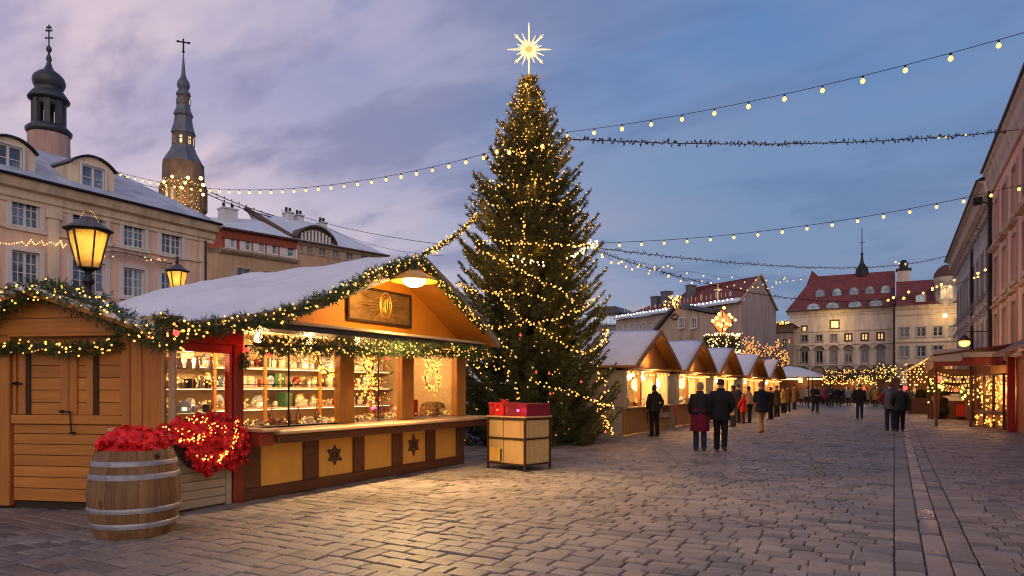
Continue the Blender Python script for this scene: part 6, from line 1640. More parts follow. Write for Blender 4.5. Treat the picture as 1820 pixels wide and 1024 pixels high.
for i in range(17):
    for j in range(10): 
        a = YAW - PI/2 - 1.25 + 2.5*(i+.5*(j % 2))/17; bl.append(Vector((tp.x + 41.5*kr*math.cos(a), tp.y + 41.5*kr*math.sin(a), zv(330) - j*.36 - .25*math.sin(i*.9))))
add_bulbs(t, bl, bulb_mesh('bulb', .05, emit('net_bulb_glow', (1, .55, .17), 2.6, 'NONE')), 100)
for u, v in ((300, 335), (326, 345), (352, 340)): light('tower_glow', at(u, v, D2-4.4), 170, (1, .58, .2), .3, t)

# ---- brown mansard block
ca = at(396, 405, 55); cb = at(684, 456, 66.5)
ang2 = math.atan2((cb-ca).y, (cb-ca).x); L2 = ((cb-ca).xy).length
blk = thing('mansard_block', 'tan corner block with a red mansard storey, snowy roofs and white chimneys', 'house', (ca.x, ca.y, 0), ang2)
TAN = plaster('tan_plaster', (.52, .35, .22)); REDT = mat('red_mansard', (.32, .07, .04), .7, .3, 2, .3, 8); BRN = mat('brown_timber_roof', (.10, .06, .05), .7, .3, 2, .3)
MBI = chain_matrix(blk).inverted()
def b2(u, v, y=0.0):
    r = ray(u); o = MBI @ CAM; d = MBI.to_3x3() @ Vector((r.x, r.y, (HZ-v)/F)); t_ = (y-o.y)/d.y; return o + d*t_
EZ2 = (ca.z + cb.z)/2; zc2 = b2(450, 452).z; xs2 = b2(527, 450).x
up = [(b2(a, 430).x, b2(c, 430).x) for a, c in ((403, 419), (429, 446), (453, 470), (477, 493), (500, 524))]
rt = [(b2(a, 440).x, b2(c, 440).x) for a, c in ((533, 538), (546, 555), (567, 579), (591, 603), (615, 628), (642, 654))]
lo = [(x, x+1.1) for x in [1.2+i*2.3 for i in range(int((L2-2)/2.3))]]
zu = (b2(450, 446).z, b2(450, 418).z); zr = (b2(560, 452).z, b2(560, 439).z); zl = (zc2-3.4, zc2-1.3)
ops = [(a, c, *zl) for a, c in lo] + [(a, c, zl[0]-3.6, zl[1]-3.6) for a, c in lo]
b = MB(); facade(b, 0, L2, 0, zc2, ops); facade(b, xs2, L2, zc2, EZ2, [(a, c, *zr) for a, c in rt])
b.add([(0, 0, 0), (0, 0, zc2), (-9.5, 6, zc2), (-9.5, 6, 0)], [(0, 1, 2, 3)]); b.add([(L2, 0, 0), (L2, 10, 0), (L2, 10, EZ2), (L2, 0, EZ2)], [(0, 1, 2, 3)]); b.build('wall', TAN, blk)
b = MB(); facade(b, 0, xs2, zc2, EZ2, [(a, c, *zu) for a, c in up], y=.12); b.add([(0, .12, zc2), (0, .12, EZ2), (-8.3, 6.6, EZ2), (-9.3, 6.1, zc2)], [(0, 1, 2, 3)])
b.prism([(.10, EZ2-.75), (-.04, EZ2-.72), (-.12, EZ2), (.10, EZ2)], 'x', -.1, xs2, 0); b.build('mansard', REDT, blk)
for a, c in up: window(blk, a, c, *zu, y=.12, rec=.08, nx=1, nz=3, sur=.1, pm=PANEC)
b = MB()
for a, c in up: b.box(a, (a+c)/2-.05, .08, .135, zu[0]+.05, zu[1]-.05)
b.build('shutter', WHT, blk)
for a, c in rt: window(blk, a, c, *zr, nx=1, nz=2, sur=.12, fm=mat('tan_frame', (.4, .33, .27)), pm=PANE)
for a, c in lo:
    window(blk, a, c, *zl, nx=1, nz=2, sur=.12, fm=mat('tan_frame', (.4, .33, .27)), pm=PANE)
b = MB(); b.prism([(.05, zc2-.35), (-.25, zc2-.2), (-.42, zc2-.02), (-.42, zc2+.08), (.05, zc2+.1)], 'x', -.3, xs2); b.add([(0, -.4, zc2+.07), (0, 0, zc2-.3), (-9.5, 5.9, zc2-.3), (-9.6, 5.5, zc2+.07)], [(0, 1, 2, 3)]); b.prism([(.05, EZ2-.35), (-.2, EZ2-.2), (-.3, EZ2), (.05, EZ2)], 'x', xs2+.02, L2+.2); b.build('cornice', plaster('tan_cornice', (.47, .36, .26)), blk)
pk1 = b2(484, 391, 4.0); 
b = MB(); e = -.35
b.add([(-.2, e, EZ2+.01), (xs2, e, EZ2+.01), (xs2, 4, pk1.z), (2.0, 4, EZ2+1.9), (-8.5, 6.8, EZ2+.01), (-4, 9, EZ2+1.9)], [(0, 1, 2, 3), (0, 3, 5, 4)])
pk2 = b2(492, 384, 5.0); r2 = b2(560, 396, 5.0)
b.add([(xs2-.01, e, EZ2+.012), (L2+.3, e, EZ2+.012), (L2-1.0, 5, EZ2+1.4), (b2(574, 404, 5.0).x, 5, pk2.z), (xs2-2.2, 5, pk2.z)], [(0, 1, 2, 3, 4)]); b.add([(xs2-2.2, 5, pk2.z), (xs2-.01, e, EZ2+.012), (xs2-.01, 5.01, EZ2)], [(0, 1, 2)])
b.build('snow_roof', mat('blue_roof_snow', (.60, .63, .72), .8, .12, .8, .3, 5), blk)
b = MB(); b.tube([(-.2, e-.03, EZ2), (L2+.3, e-.03, EZ2)], .1, 5); b.tube([(xs2-2.3, 4.9, pk2.z+.1), (xs2-.2, e+.4, EZ2+.25)], .22, 5); b.build('gutter', BRN, blk)
for (u, v0, v1, wpx, dep) in ((405, 367, 404, 26, 2.5), (512, 374, 392, 13, 5), (531, 379, 394, 12, 5), (572, 392, 418, 12, 3)):
    p = b2(u, v1, dep); q = b2(u, v0, dep); ww = wpx*60/F
    b = MB(); b.cbox(p.x-ww/2, p.x+ww/2, dep-.5, dep+.5, p.z-1.2, q.z-.35, .03, 0); b.cbox(p.x-ww*.55, p.x+ww*.55, dep-.6, dep+.6, q.z-.34, q.z-.2, .02, 0)
    for s in (-.28, .28): b.lathe([(.14, q.z-.2), (.12, q.z+.25), (.0, q.z+.26)], 8, (p.x+s*ww, dep, 0), 1)
    b.build('chimney', [mat('white_chimney', (.55, .55, .58), .8, .1, 2), M_IRON], blk)
# long low dormer with a curved pediment and balusters
a, c = b2(526, 425, -.2).x, b2(600, 425, -.2).x; n = 12; zt = b2(560, 404, -.2).z
arc = [(c+(a-c)*i/n, EZ2+.15+(zt-EZ2-.15)*math.sin(PI*i/n)**.7) for i in range(n+1)]
b = MB(); b.prism([(a, EZ2-.1), (c, EZ2-.1)] + arc, 'y', .05, 2.2); dm = b.build('dormer', BRN, blk)
b = MB()
for i in range(9): x = a+(c-a)*(.17+.66*i/8); b.box(x-.09, x+.09, -.02, .05, EZ2+.25, EZ2+.25+(zt-EZ2-.5)*math.sin(PI*(.17+.66*i/8))**.7)
b.build('balusters', WHT, dm); b = MB(); b.prism([(x, z+.05) for x, z in arc] + [(x, z+.22) for x, z in arc][::-1], 'y', -.25, 2.3); b.build('dormer_roof', BRN, dm)
PANE_D = window_pane('far_dark_pane', base=(.02, .025, .04))
# ================================================================== pink and grey houses on the street side
pink = thing('pink_house', 'pink plaster house with hooded windows and a deep dark eave at the frame edge', 'house', (4.2, 40.9, 0), -PI/2)
PINK = plaster('salmon_plaster', (.80, .42, .31)); ST = plaster('stone_trim', (.50, .40, .33))
PZ = 12.3
wx_ = [1.0 + i*2.75 for i in range(11)]
rows_ = ((3.3, 5.1), (5.9, 7.8), (8.6, 10.5))
ops = [(x, x+1.25, *z) for x in wx_ for z in rows_]
b = MB(); facade(b, 0, 32, 0, PZ, ops); b.add([(0, 0, 0), (0, 0, PZ), (0, 10, PZ), (0, 10, 0)], [(0, 1, 2, 3)]); b.add([(32, 0, 0), (32, 10, 0), (32, 10, PZ), (32, 0, PZ)], [(0, 1, 2, 3)]); b.build('wall', PINK, pink)
for x in wx_:
    for i, z in enumerate(rows_): window(pink, x, x+1.25, *z, nx=1, nz=3, sur=.2, fm=ST, pm=PANEC, fw=.09)
b = MB()
for x in wx_:
    b.prism([(0, rows_[1][1]+.32), (-.22, rows_[1][1]+.36), (-.28, rows_[1][1]+.46), (0, rows_[1][1]+.5)], 'x', x-.35, x+1.6); b.prism([(0, rows_[0][1]+.30), (-.16, rows_[0][1]+.33), (-.2, rows_[0][1]+.42), (0, rows_[0][1]+.45)], 'x', x-.3, x+1.55)
b.prism([(0, 2.7), (-.14, 2.75), (-.16, 2.95), (0, 3.0)], 'x', -.05, 32)
b.prism([(.02, PZ-1.2), (-.1, PZ-1.15), (-.15, PZ-.8), (-.22, PZ-.6), (-.25, PZ-.25), (-.36, PZ-.1), (-.38, PZ), (.02, PZ)], 'x', -.3, 32.2); b.build('cornice', ST, pink)
b = MB(); b.add([(-.5, -.46, PZ+.02), (32.3, -.46, PZ+.02), (32.3, 5, PZ+3.5), (-.5, 5, PZ+3.5), (-.5, -.46, PZ+.13), (32.3, -.46, PZ+.13), (32.3, 5, PZ+3.7), (-.5, 5, PZ+3.7)], [(0, 1, 2, 3), (4, 5, 6, 7), (0, 1, 5, 4), (0, 4, 7, 3), (1, 2, 6, 5)]); b.build('roof', mat('dark_red_roof', (.10, .035, .03), .7, .3, 2), pink)
b = MB(); b.tube([(.12, -.12, PZ-1), (.12, -.12, 0)], .09, 8); b.build('downpipe', M_IRON, pink)
b = MB(); b.cbox(-.4, .1, -.8, -.4, PZ-1.55, PZ-1.2, .05); b.tube([(.1, -.4, PZ-1.5), (.3, 0, PZ-1.7)], .04, 6); b.build('floodlight', M_IRON, pink)

grey = thing('grey_house', 'pale grey house with tall dark windows and frosted eaves beyond the pink house', 'house', (4.7, 70.5, 0), -PI/2)
GR = plaster('grey_plaster', (.44, .40, .37)); GZ = 12.6
wx_ = [1.2 + i*2.6 for i in range(10)]; rows_ = ((3.4, 5.6), (7.2, 9.8))
ops = [(x, x+1.15, *z) for x in wx_ for z in rows_]
b = MB(); facade(b, 0, 26.7, 0, GZ, ops); b.add([(0, 0, 0), (0, 0, GZ), (0, 10, GZ), (0, 10, 0)], [(0, 1, 2, 3)]); b.build('wall', GR, grey)
for x in wx_:
    for z in rows_: window(grey, x, x+1.15, *z, nx=1, nz=3, sur=.16, fm=mat('grey_frame', (.3, .28, .27)), pm=PANE_D)
b = MB(); b.prism([(.02, GZ-1.3), (-.12, GZ-1.25), (-.2, GZ-.9), (-.5, GZ-.7), (-.6, GZ-.15), (-.85, GZ), (.02, GZ)], 'x', -.2, 26.7); b.prism([(0, 6.2), (-.12, 6.25), (-.14, 6.5), (0, 6.55)], 'x', 0, 26.7)
for i in range(66): x = .2+i*.4; b.box(x, x+.18, -.34, -.13, GZ-.92, GZ-.72)
b.build('cornice', ST, grey)
b = MB(); b.add([(-.3, -.95, GZ+.01), (26.9, -.95, GZ+.01), (26.9, 4, GZ+2.6), (-.3, 4, GZ+2.6)], [(0, 1, 2, 3)]); b.add([(-.3, -.95, GZ+.01), (-.3, 4, GZ+2.6), (-.3, 9, GZ)], [(0, 1, 2)]); b.build('roof', SLATE, grey)
b = MB(); b.cbox(13, 14.1, 1.0, 2.2, GZ, GZ+3.2, .04); b.build('chimney', mat('red_chimney', (.13, .035, .03), .8, .3, 3, .4), grey)
b = MB(); b.cbox(20, 21.1, 1.0, 2.2, GZ, GZ+3.0, .04); b.build('chimney', mat('red_chimney', (.13, .035, .03)), grey)
b = MB(); b.tube([(14.5, -.12, GZ-1), (14.5, -.12, 0)], .08, 6); b.build('downpipe', M_IRON, grey)
tw = []
for i in range(900):
    x = rnd.uniform(.5, 26.5); z = rnd.choice([GZ-1.6, 6.9, 6.0]) + rnd.gauss(0, .14); tw.append((x, -.2, z, rnd.gauss(0, 1), -.5, rnd.gauss(0, .6), .2))
t = thing('frosted_garland', 'frosted leafless garlands strung along the grey house front', 'garland', (4.7, 70.5, 0), -PI/2)
link('sprays', tri_mesh('sprays', needles(tw, 8, .13, .03, np.random.default_rng(6))), t, mat('frosted_sprays', (.30, .28, .27), .7, .3, 5, 0)); b = MB()
for z in (GZ-1.6, 6.9, 6.0): b.tube([(.4, -.2, z), (26.6, -.2, z)], .02, 4)
b.build('wire', M_CABLE, t)

# ================================================================== pale house with red roof at the end
YE = 100.0
pe0, pe1 = on_y(1403, 556, YE), on_y(1591, 543, YE)
pale = thing('pale_house', 'wide pale house with arched windows and a steep red roof full of skylights', 'house', (pe0.x, YE, 0))
PALE = plaster('pale_plaster', (.66, .56, .47)); REDR = tiles('red_roof_tiles', (.22, .046, .034)); WP = pe1.x - pe0.x; ZP = (pe0.z + pe1.z)/2
PX = lambda u: on_y(u, 600, YE).x - pe0.x
PZv = lambda v, u=1495: on_y(u, v, YE).z
colu = [1430, 1456, 1482, 1508, 1537, 1565]
lowz = (PZv(645), PZv(623)); midz = (PZv(606), PZv(594))
ops = []; lst = []
for i, u in enumerate(colu):
    ops.append((PX(u-6), PX(u+6), *lowz)); ops.append((PX(u-6), PX(u+5.5), *midz))
ops.append((PX(1425), PX(1434), PZv(587), PZv(577))); ops.append((PX(1476), PX(1491), PZv(583), PZv(569)))
b = MB(); facade(b, 0, WP, 0, ZP, ops, rec=.25); b.add([(0, 0, 0), (0, 0, ZP), (0, 12, ZP), (0, 12, 0)], [(0, 1, 2, 3)]); b.add([(WP, 0, 0), (WP, 12, 0), (WP, 12, ZP), (WP, 0, ZP)], [(0, 1, 2, 3)]); b.build('wall', PALE, pale)
GF = mat('grey_frame', (.3, .28, .27))
for i, o in enumerate(ops):
    lit = i in (7, 9, 11) or i >= 12
    window(pale, *o, rec=.18, nx=1, nz=1 if i < 12 and i % 2 == 0 else 2, sur=.10, fm=GF if not lit else W_DARK, pm=window_pane('bright_lit_pane', (1, .62, .16), 5) if i == 13 else PANEL_ if lit else PANE_D, fw=.10, centre=i < 12)
LM = [mat('lunette_stone', (.16, .12, .10), .85), PALE, mat('arch_stone', (.28, .2, .14), .85)]
for u in colu:
    b = MB(); c = PX(u); z = PZv(622); n = 10; r = .62
    b.prism([(c+r*math.cos(PI*j/n), z+.05+r*.9*math.sin(PI*j/n)) for j in range(n+1)], 'y', -.06, .0, 0)
    for j in range(n): a_, c_ = PI*j/n, PI*(j+1)/n; b.bar((c+(r+.1)*math.cos(a_), -.08, z+.05+(r*.9+.1)*math.sin(a_)), (c+(r+.1)*math.cos(c_), -.08, z+.05+(r*.9+.1)*math.sin(c_)), .2, .12, 1)
    b.build('lunette', LM, pale)
for u in (1427, 1454, 1481, 1507, 1535, 1562):
    b = MB(); c = PX(u); z = PZv(664); n = 10; r = .85
    b.prism([(c+r*math.cos(PI*j/n), z+r*1.1*math.sin(PI*j/n)) for j in range(n+1)], 'y', -.06, .0, 2)
    for j in range(n): a_, c_ = PI*j/n, PI*(j+1)/n; b.bar((c+(r+.08)*math.cos(a_), -.08, z+(r*1.1+.08)*math.sin(a_)), (c+(r+.08)*math.cos(c_), -.08, z+(r*1.1+.08)*math.sin(c_)), .16, .10, 0)
    b.build('blind_arch', LM, pale)
b = MB()
for z in (PZv(612), PZv(649), PZv(560), PZv(588)): b.prism([(0, z-.08), (-.10, z-.05), (-.12, z+.06), (0, z+.09)], 'x', 0, WP)
b.prism([(0, ZP-.5), (-.15, ZP-.45), (-.4, ZP-.05), (-.5, ZP), (0, ZP)], 'x', -.3, WP)
for x in [PX(u) for u in (1419, 1443, 1469, 1495, 1522, 1551)]: b.box(x-.08, x+.08, -.05, 0, PZv(648), PZv(612)-.1)
b.build('cornice', PALE, pale)
# roof
zr_ = on_y(1525, 486, YE+6).z; gx = on_y(1446, 480, YE+6).x - pe0.x
b = MB(); b.add([(-.4, -.55, ZP+.01), (WP, -.55, ZP+.01), (WP, 6, zr_), (gx, 6, zr_), (-.4, 12.4, ZP), (WP, 12.4, ZP)], [(0, 1, 2, 3), (0, 3, 4), (3, 2, 5, 4)])
b.add([(gx-.9, 5.7, zr_-1.2), (gx-.2, 5.9, zr_+.9), (gx+.6, 6.1, zr_+.02)], [(0, 1, 2)])
prf = b.build('roof', REDR, pale)
b = MB(); b.tube([(-.4, -.6, ZP), (WP, -.6, ZP)], .13, 5); b.tube([(WP-.1, -.15, ZP), (WP-.1, -.15, 0)], .16, 6); b.tube([(WP-.1, -.4, ZP+.1), (WP+.6, 3, ZP+(zr_-ZP)*.5), (WP+.8, 6, zr_)], .22, 5); b.build('gutter', BRN, pale)
sl_ = (zr_-ZP)/6.55
for row, (v, us, wr_) in enumerate(((520, (1458, 1488, 1518, 1546, 1574), 8.0), (543, (1446, 1480, 1520, 1557), 11))):
    for u in us:
        vv = v - (u-1500)*.06
        # walk the sight line to the roof plane
        r = ray(u); s = (HZ-vv)/F
        D = (ZP + .01 + sl_*(-YE+.55) - CAMH)/(s - sl_*r.y); p = Vector((r.x*D-pe0.x, r.y*D-YE, CAMH+s*D)); ww = wr_*D/F
        b = MB(); n = 8; h = .95 if row == 0 else .8
        arc = [(p.x+ww*math.cos(PI*j/n), p.z-h*.4+h*math.sin(PI*j/n)**.75) for j in range(n+1)]
        y0_ = p.y - .55
        b.prism(arc, 'y', y0_, y0_+1.6); o = b.build('dormer', mat('dormer_lead', (.22, .23, .27), .5, .2, 3), pale)
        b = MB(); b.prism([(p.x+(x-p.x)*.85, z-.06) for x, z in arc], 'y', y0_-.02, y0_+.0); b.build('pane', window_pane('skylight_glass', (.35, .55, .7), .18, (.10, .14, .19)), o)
        b = MB(); b.box(p.x-.04, p.x+.04, y0_-.05, y0_-.025, p.z-h*.38, p.z+h*.5); b.box(p.x-ww*.8, p.x+ww*.8, y0_-.05, y0_-.025, p.z, p.z+.07); b.build('glazing_bar', GF, o)
b = MB(); q = on_y(1532, 488, YE+6); x = q.x-pe0.x; b.lathe([(.9, zr_-.5), (.75, zr_+.7), (.6, zr_+.8), (.25, zr_+1.4), (.12, zr_+2.4), (.2, zr_+2.6), (.07, zr_+2.9), (.05, on_y(1532, 405, YE+6).z), (0, on_y(1532, 404, YE+6).z)], 10, (x, 6, 0)); b.bar((x-.35, 6, zr_+4.2), (x+.35, 6, zr_+4.2), .07, .07); b.build('roof_spire', M_IRON, pale)
p = on_y(1606, 500, YE+4); x = p.x-pe0.x
b = MB(); b.cbox(x-.75, x+.75, 3.4, 4.6, ZP-1, on_y(1606, 482, YE+4).z, .05, 0); b.cbox(x-.9, x+.9, 3.3, 4.7, on_y(1606, 482, YE+4).z, on_y(1606, 478, YE+4).z, .03, 1); b.lathe([(.5, on_y(1606, 478, YE+4).z), (.55, on_y(1606, 470, YE+4).z), (.3, on_y(1606, 463, YE+4).z), (0, on_y(1606, 462, YE+4).z)], 8, (x, 4, 0), 1); b.build('chimney', [PALE, M_IRON], pale)
light('facade_light', on_y(1484, 574, YE-2.0), 150, (1, .62, .18), .3, pale)  # point light added for the spill of the blazing window, no fixture here
emit('facade_lamp_glow', (1, .62, .2), 5, 'NONE')
p = on_y(1430, 579, YE-.3) - Vector((pe0.x, YE, 0)); 

# cream house with the turret
YB = 97.0
qb0, qb1 = on_y(1591, 545, YB), on_y(1716, 538, YB)
cream = thing('cream_house', 'cream house with a red roof and a small round corner turret', 'house', (qb0.x, YB, 0)); CRM = plaster('cream_plaster', (.52, .42, .32)); WB = qb1.x - qb0.x; ZB = (qb0.z+qb1.z)/2
QX = lambda u: on_y(u, 600, YB).x - qb0.x; QZ = lambda v: on_y(1650, v, YB).z
ops = []
for u, w_ in ((1607, 8), (1637, 8), (1667, 9), (1690, 3)):
    ops.append((QX(u-w_), QX(u+w_), QZ(598), QZ(581)))
    if w_ > 4: ops.append((QX(u-w_), QX(u+w_), QZ(634), QZ(615)))
b = MB(); facade(b, 0, WB, 0, ZB, ops); b.add([(WB, 0, 0), (WB, 10, 0), (WB, 10, ZB), (WB, 0, ZB)], [(0, 1, 2, 3)]); b.build('wall', CRM, cream)
for o in ops: window(cream, *o, nx=1, nz=2, sur=.14, fm=GF, pm=PANE_D, fw=.1)
b = MB()
for z in (QZ(607), QZ(558)): b.prism([(0, z-.1), (-.12, z-.05), (-.14, z+.08), (0, z+.1)], 'x', 0, WB)
b.prism([(0, ZB-.5), (-.15, ZB-.45), (-.4, ZB-.05), (-.5, ZB), (0, ZB)], 'x', .05, WB+.2); b.build('cornice', CRM, cream)
zr2 = on_y(1640, 498, YB+5).z
b = MB(); b.add([(.12, -.55, ZB+.01), (WB+.3, -.55, ZB+.01), (WB+.3, 5, zr2), (.12, 5, zr2), (.12, 10.5, ZB), (WB+.3, 10.5, ZB)], [(0, 1, 2, 3), (3, 2, 5, 4)]); b.build('roof', REDR, cream)
c = QX(1636); b = MB(); b.prism([(c-.7, ZB+.3), (c+.7, ZB+.3), (c+.7, ZB+1.2), (c, ZB+1.7), (c-.7, ZB+1.2)], 'y', -.2, 1.6); o = b.build('dormer', REDR, cream); window(o, c-.45, c+.45, ZB+.4, ZB+1.2, y=-.32, rec=.1, nx=1, nz=1, sur=.05, pm=window_pane('skylight_glass'))
c = QX(1682); r = 16.5*YB*.93/F; zt = QZ(502)
b = MB(); b.lathe([(r, ZB-.3), (r, zt), (r*1.05, zt+.05), (r*.95, QZ(492)), (r*.9, QZ(490))], 12, (c, .6, 0)); tu = b.build('turret', plaster('turret_cream', (.50, .44, .38)), cream)
b = MB(); b.lathe([(r*1.08, QZ(493)), (r*.98, QZ(486)), (r*.7, QZ(478)), (r*.3, QZ(473)), (0, QZ(471))], 12, (c, .6, 0)); b.build('turret_dome', mat('dark_red_roof', (.10, .035, .03)), tu)
window(tu, c-.62, c+.62, QZ(534), QZ(511), y=.6-r-.08, rec=.02, nx=2, nz=3, sur=.06, pm=PANEL_, fm=WHT, fw=.06)
light('facade_light', on_y(1680, 563, YB-2.2), 240, (1, .66, .28), .3, cream)
b = MB(); b.ico(on_y(1680, 561, YB-.5) - Vector((qb0.x, YB, 0)), .28, 2); b.build('facade_lamp', MATS['facade_lamp_glow'], cream)

# low house between, with a lit eave garland
YM = 93.0
m0, m1 = on_y(1349, 580, YM), on_y(1404, 573, YM)
low = thing('low_house', 'low tan house with a lit eave garland between the gable and the pale house', 'house', (m0.x-3, YM, 0)); WM = m1.x - m0.x + 3.4; ZM = (m0.z+m1.z)/2; MX = lambda u: on_y(u, 600, YM).x - m0.x + 3; MZ = lambda v: on_y(1380, v, YM).z
TANG = plaster('dull_tan_plaster', (.33, .24, .175))
ops = [(MX(u-3.6), MX(u+3.6), MZ(a), MZ(c)) for u in (1353, 1366, 1378, 1394) for a, c in ((621, 603), (650, 631))]
b = MB(); facade(b, 0, WM, 0, ZM, ops); b.add([(0, 0, 0), (0, 0, ZM), (0, 8, ZM), (0, 8, 0)], [(0, 1, 2, 3)]); b.add([(0, 0, ZM), (WM, 0, ZM), (WM, 8, ZM), (0, 8, ZM)], [(0, 1, 2, 3)]); b.build('wall', TANG, low)
for o in ops: window(low, *o, nx=1, nz=2, sur=.08, fm=GF, pm=PANE_D, fw=.08)
b = MB(); b.prism([(0, ZM-1.2), (-.2, ZM-1.1), (-.25, ZM-.1), (-.6, ZM), (0, ZM)], 'x', 0, WM); b.build('cornice', mat('maroon_cornice', (.12, .075, .065), .7, .2, 2), low)
garland('lit fir garland lying along the eave of the low tan house', [Vector((m0.x-.5, YM-.5, ZM+.12)), Vector(((m0.x+m1.x)/2, YM-.5, ZM+.12)), Vector((m1.x, YM-.5, ZM+.12))], .22, 60, 70, nlen=.16, bulb=bulb_mesh('bulb', .075, emit('far_bulb_glow', (1, .46, .10), 4.5, 'NONE')))

# ================================================================== gabled house behind the stalls
P0 = Vector((-11.7, 62.2)); dirF = Vector((.975, -.6)).normalized(); angF = math.atan2(dirF.y, dirF.x)
gab = thing('gabled_house', 'long tan house with a red roof, blank grey gable and rooftop lights', 'house', (P0.x, P0.y, 0), angF)
GI = chain_matrix(gab).inverted()
def gb(u, v, y=0.0):
    r = ray(u); o = GI @ CAM; d = GI.to_3x3() @ Vector((r.x, r.y, (HZ-v)/F)); t_ = (y-o.y)/d.y; return o + d*t_
ZG = 9.15; xl = gb(1098, 570).x; gfar = GI @ Vector((-10.07, 70.6, 0)); gpk = (Vector((0, 0, 0)) + gfar)/2; gpk.z = 12.0
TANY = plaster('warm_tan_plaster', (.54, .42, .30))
wl_ = [(gb(u, 585).x, gb(u+8, 585).x, gb(1130, 596).z, gb(1130, 576).z) for u in (1098, 1109, 1120, 1131, 1142, 1154)]
wr2 = [(gb(1209, 580).x, gb(1217, 580).x, gb(1213, 583).z, gb(1213, 566).z), (gb(1232, 580).x, gb(1240, 580).x, gb(1236, 579).z, gb(1236, 564).z), (gb(1262, 610).x, gb(1270, 610).x, 3.4, 5.0), (gb(1232, 610).x, gb(1240, 610).x, 3.4, 5.0), (gb(1290, 610).x, gb(1299, 610).x, 3.4, 5.0)]
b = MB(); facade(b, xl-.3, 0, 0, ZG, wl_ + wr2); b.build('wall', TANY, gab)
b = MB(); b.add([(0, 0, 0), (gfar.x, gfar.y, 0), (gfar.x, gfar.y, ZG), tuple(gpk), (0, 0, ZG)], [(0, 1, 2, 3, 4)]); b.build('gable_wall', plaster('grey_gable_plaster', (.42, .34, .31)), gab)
for o in wl_: window(gab, *o, nx=1, nz=2, sur=.06, fm=WHT, pm=PANEC, fw=.12)
for o in wr2: window(gab, *o, nx=1, nz=3, sur=.1, fm=WHT, pm=PANE_D, fw=.08)
bk = gfar.y
b = MB()
rl1 = gb(1228, 516, gpk.y).x
b.add([(xl-.3, -.4, ZG+.01), (.1, -.4, ZG+.01), (gpk.x+.1, gpk.y, gpk.z+.03), (rl1, gpk.y, gpk.z+.03), (rl1-1.5, gpk.y, gpk.z-.6), (xl+1.5, gpk.y, gpk.z-1.0)], [(0, 1, 2, 3, 4, 5)]); b.add([(gfar.x+.1, gfar.y+.3, ZG+.01), (gpk.x+.1, gpk.y, gpk.z+.03), (xl+1.5, gpk.y, gpk.z-1.0), (xl, bk, ZG)], [(0, 1, 2, 3)]); grf = b.build('roof', REDR, gab)
b = MB(); b.prism([(-.45, ZG-.02), (-.45, ZG+.12), (.5, ZG+.55), (.5, ZG+.2)], 'x', xl-.3, -.1); b.build('snow', M_SNOW, grf)
b = MB(); b.bar((.12, -.35, ZG+.05), (gpk.x+.12, gpk.y, gpk.z+.1), .16, .14); b.bar((gpk.x+.12, gpk.y, gpk.z+.1), (gfar.x+.12, gfar.y, ZG+.1), .16, .14); b.build('verge', mat('verge_board', (.45, .3, .17), .7), gab)
for (u, v0, v1, w_) in ((1228, 509, 530, 9), (1185, 520, 541, 15), (1167, 529, 540, 15)):
    p = gb(u, v1, 3.0); q = gb(u, v0, 3.0); ww = w_*70/F/2
    b = MB(); b.cbox(p.x-ww, p.x+ww, 2.5, 3.5, p.z-1.5, q.z, .03); b.cbox(p.x-ww-.06, p.x+ww+.06, 2.44, 3.56, q.z, q.z+.12, .02); b.build('chimney', mat('slate_chimney', (.13, .13, .16), .8, .2, 2), gab)
# projecting gabled bay with a slanted roof
xa, xb_, xc = gb(1166, 590, -1.4).x, gb(1203, 550, -1.4).x, gb(1216, 560, -1.4).x; za_, zb__ = gb(1166, 592, -1.4).z, gb(1203, 547, -1.4).z
b = MB(); b.prism([(xa, 0), (xc+3.5, 0), (xc+3.5, gb(1240, 562, -1.4).z), (xb_, zb__), (xa, za_)], 'y', -1.4, -.002); by = b.build('bay', TANY, gab)
b = MB(); b.prism([(xa-.3, za_-.15), (xb_, zb__+.12), (xb_, zb__+.45), (xa-.3, za_+.2)], 'y', -1.75, .1); b.prism([(xb_, zb__+.12), (xc+3.7, gb(1240, 560, -1.4).z), (xc+3.7, gb(1240, 560, -1.4).z+.3), (xb_, zb__+.45)], 'y', -1.7, .1); b.build('bay_roof', SLATE, by)
b = MB(); b.tube([(gb(1199+6*math.cos(a), 563, -1.5).x, -1.5, gb(1199, 563+4.5*math.sin(a), -1.5).z) for a in [i*PI/7 for i in range(14)]], .06, 5); b.build('ornament', W_DARK, by)
for u in (1213, 1235):
    window(by, gb(u-4, 580, -1.4).x, gb(u+4.5, 580, -1.4).x, gb(u, 583, -1.4).z, gb(u, 566, -1.4).z, y=-1.54, rec=.13, nx=1, nz=3, sur=.1, fm=WHT, pm=PANE_D, fw=.07)
# lights along the roof: an ice-white tube on the eave, a row of little lit figures above
t = thing('eave_lights', 'ice white light band with bright bulbs along the eave of the gabled house', 'light string', chain_matrix(gab) @ Vector((xl/2, -.55, ZG+.2)), angF)
b = MB(); b.tube([chain_matrix(gab) @ Vector((x, -.55, ZG+.2)) for x in (xl-.2, xl*.5, -.4)], .07, 6); b.build('light_tube', emit('ice_tube_glow', (.62, .75, 1), .4, 'NONE'), t, True)
add_bulbs(t, [chain_matrix(gab) @ Vector((xl+.6+i*(abs(xl)-1.2)/33, -.62, ZG+.28+rnd.uniform(-.05, .05))) for i in range(34)], bulb_mesh('bulb', .085, emit('ice_bulb_glow', (.85, .92, 1), 3.2, 'NONE')))
t = thing('roof_light_figures', 'row of small lit wire loops standing on the red roof of the gabled house', 'light figures', chain_matrix(gab) @ Vector((xl/2, .3, ZG+.6)), angF); GM = chain_matrix(gab)
x = xl + .8; yk = .35; zz = lambda y: ZG + .05 + (y+.4)*(gpk.z-ZG)/(gpk.y+.4)
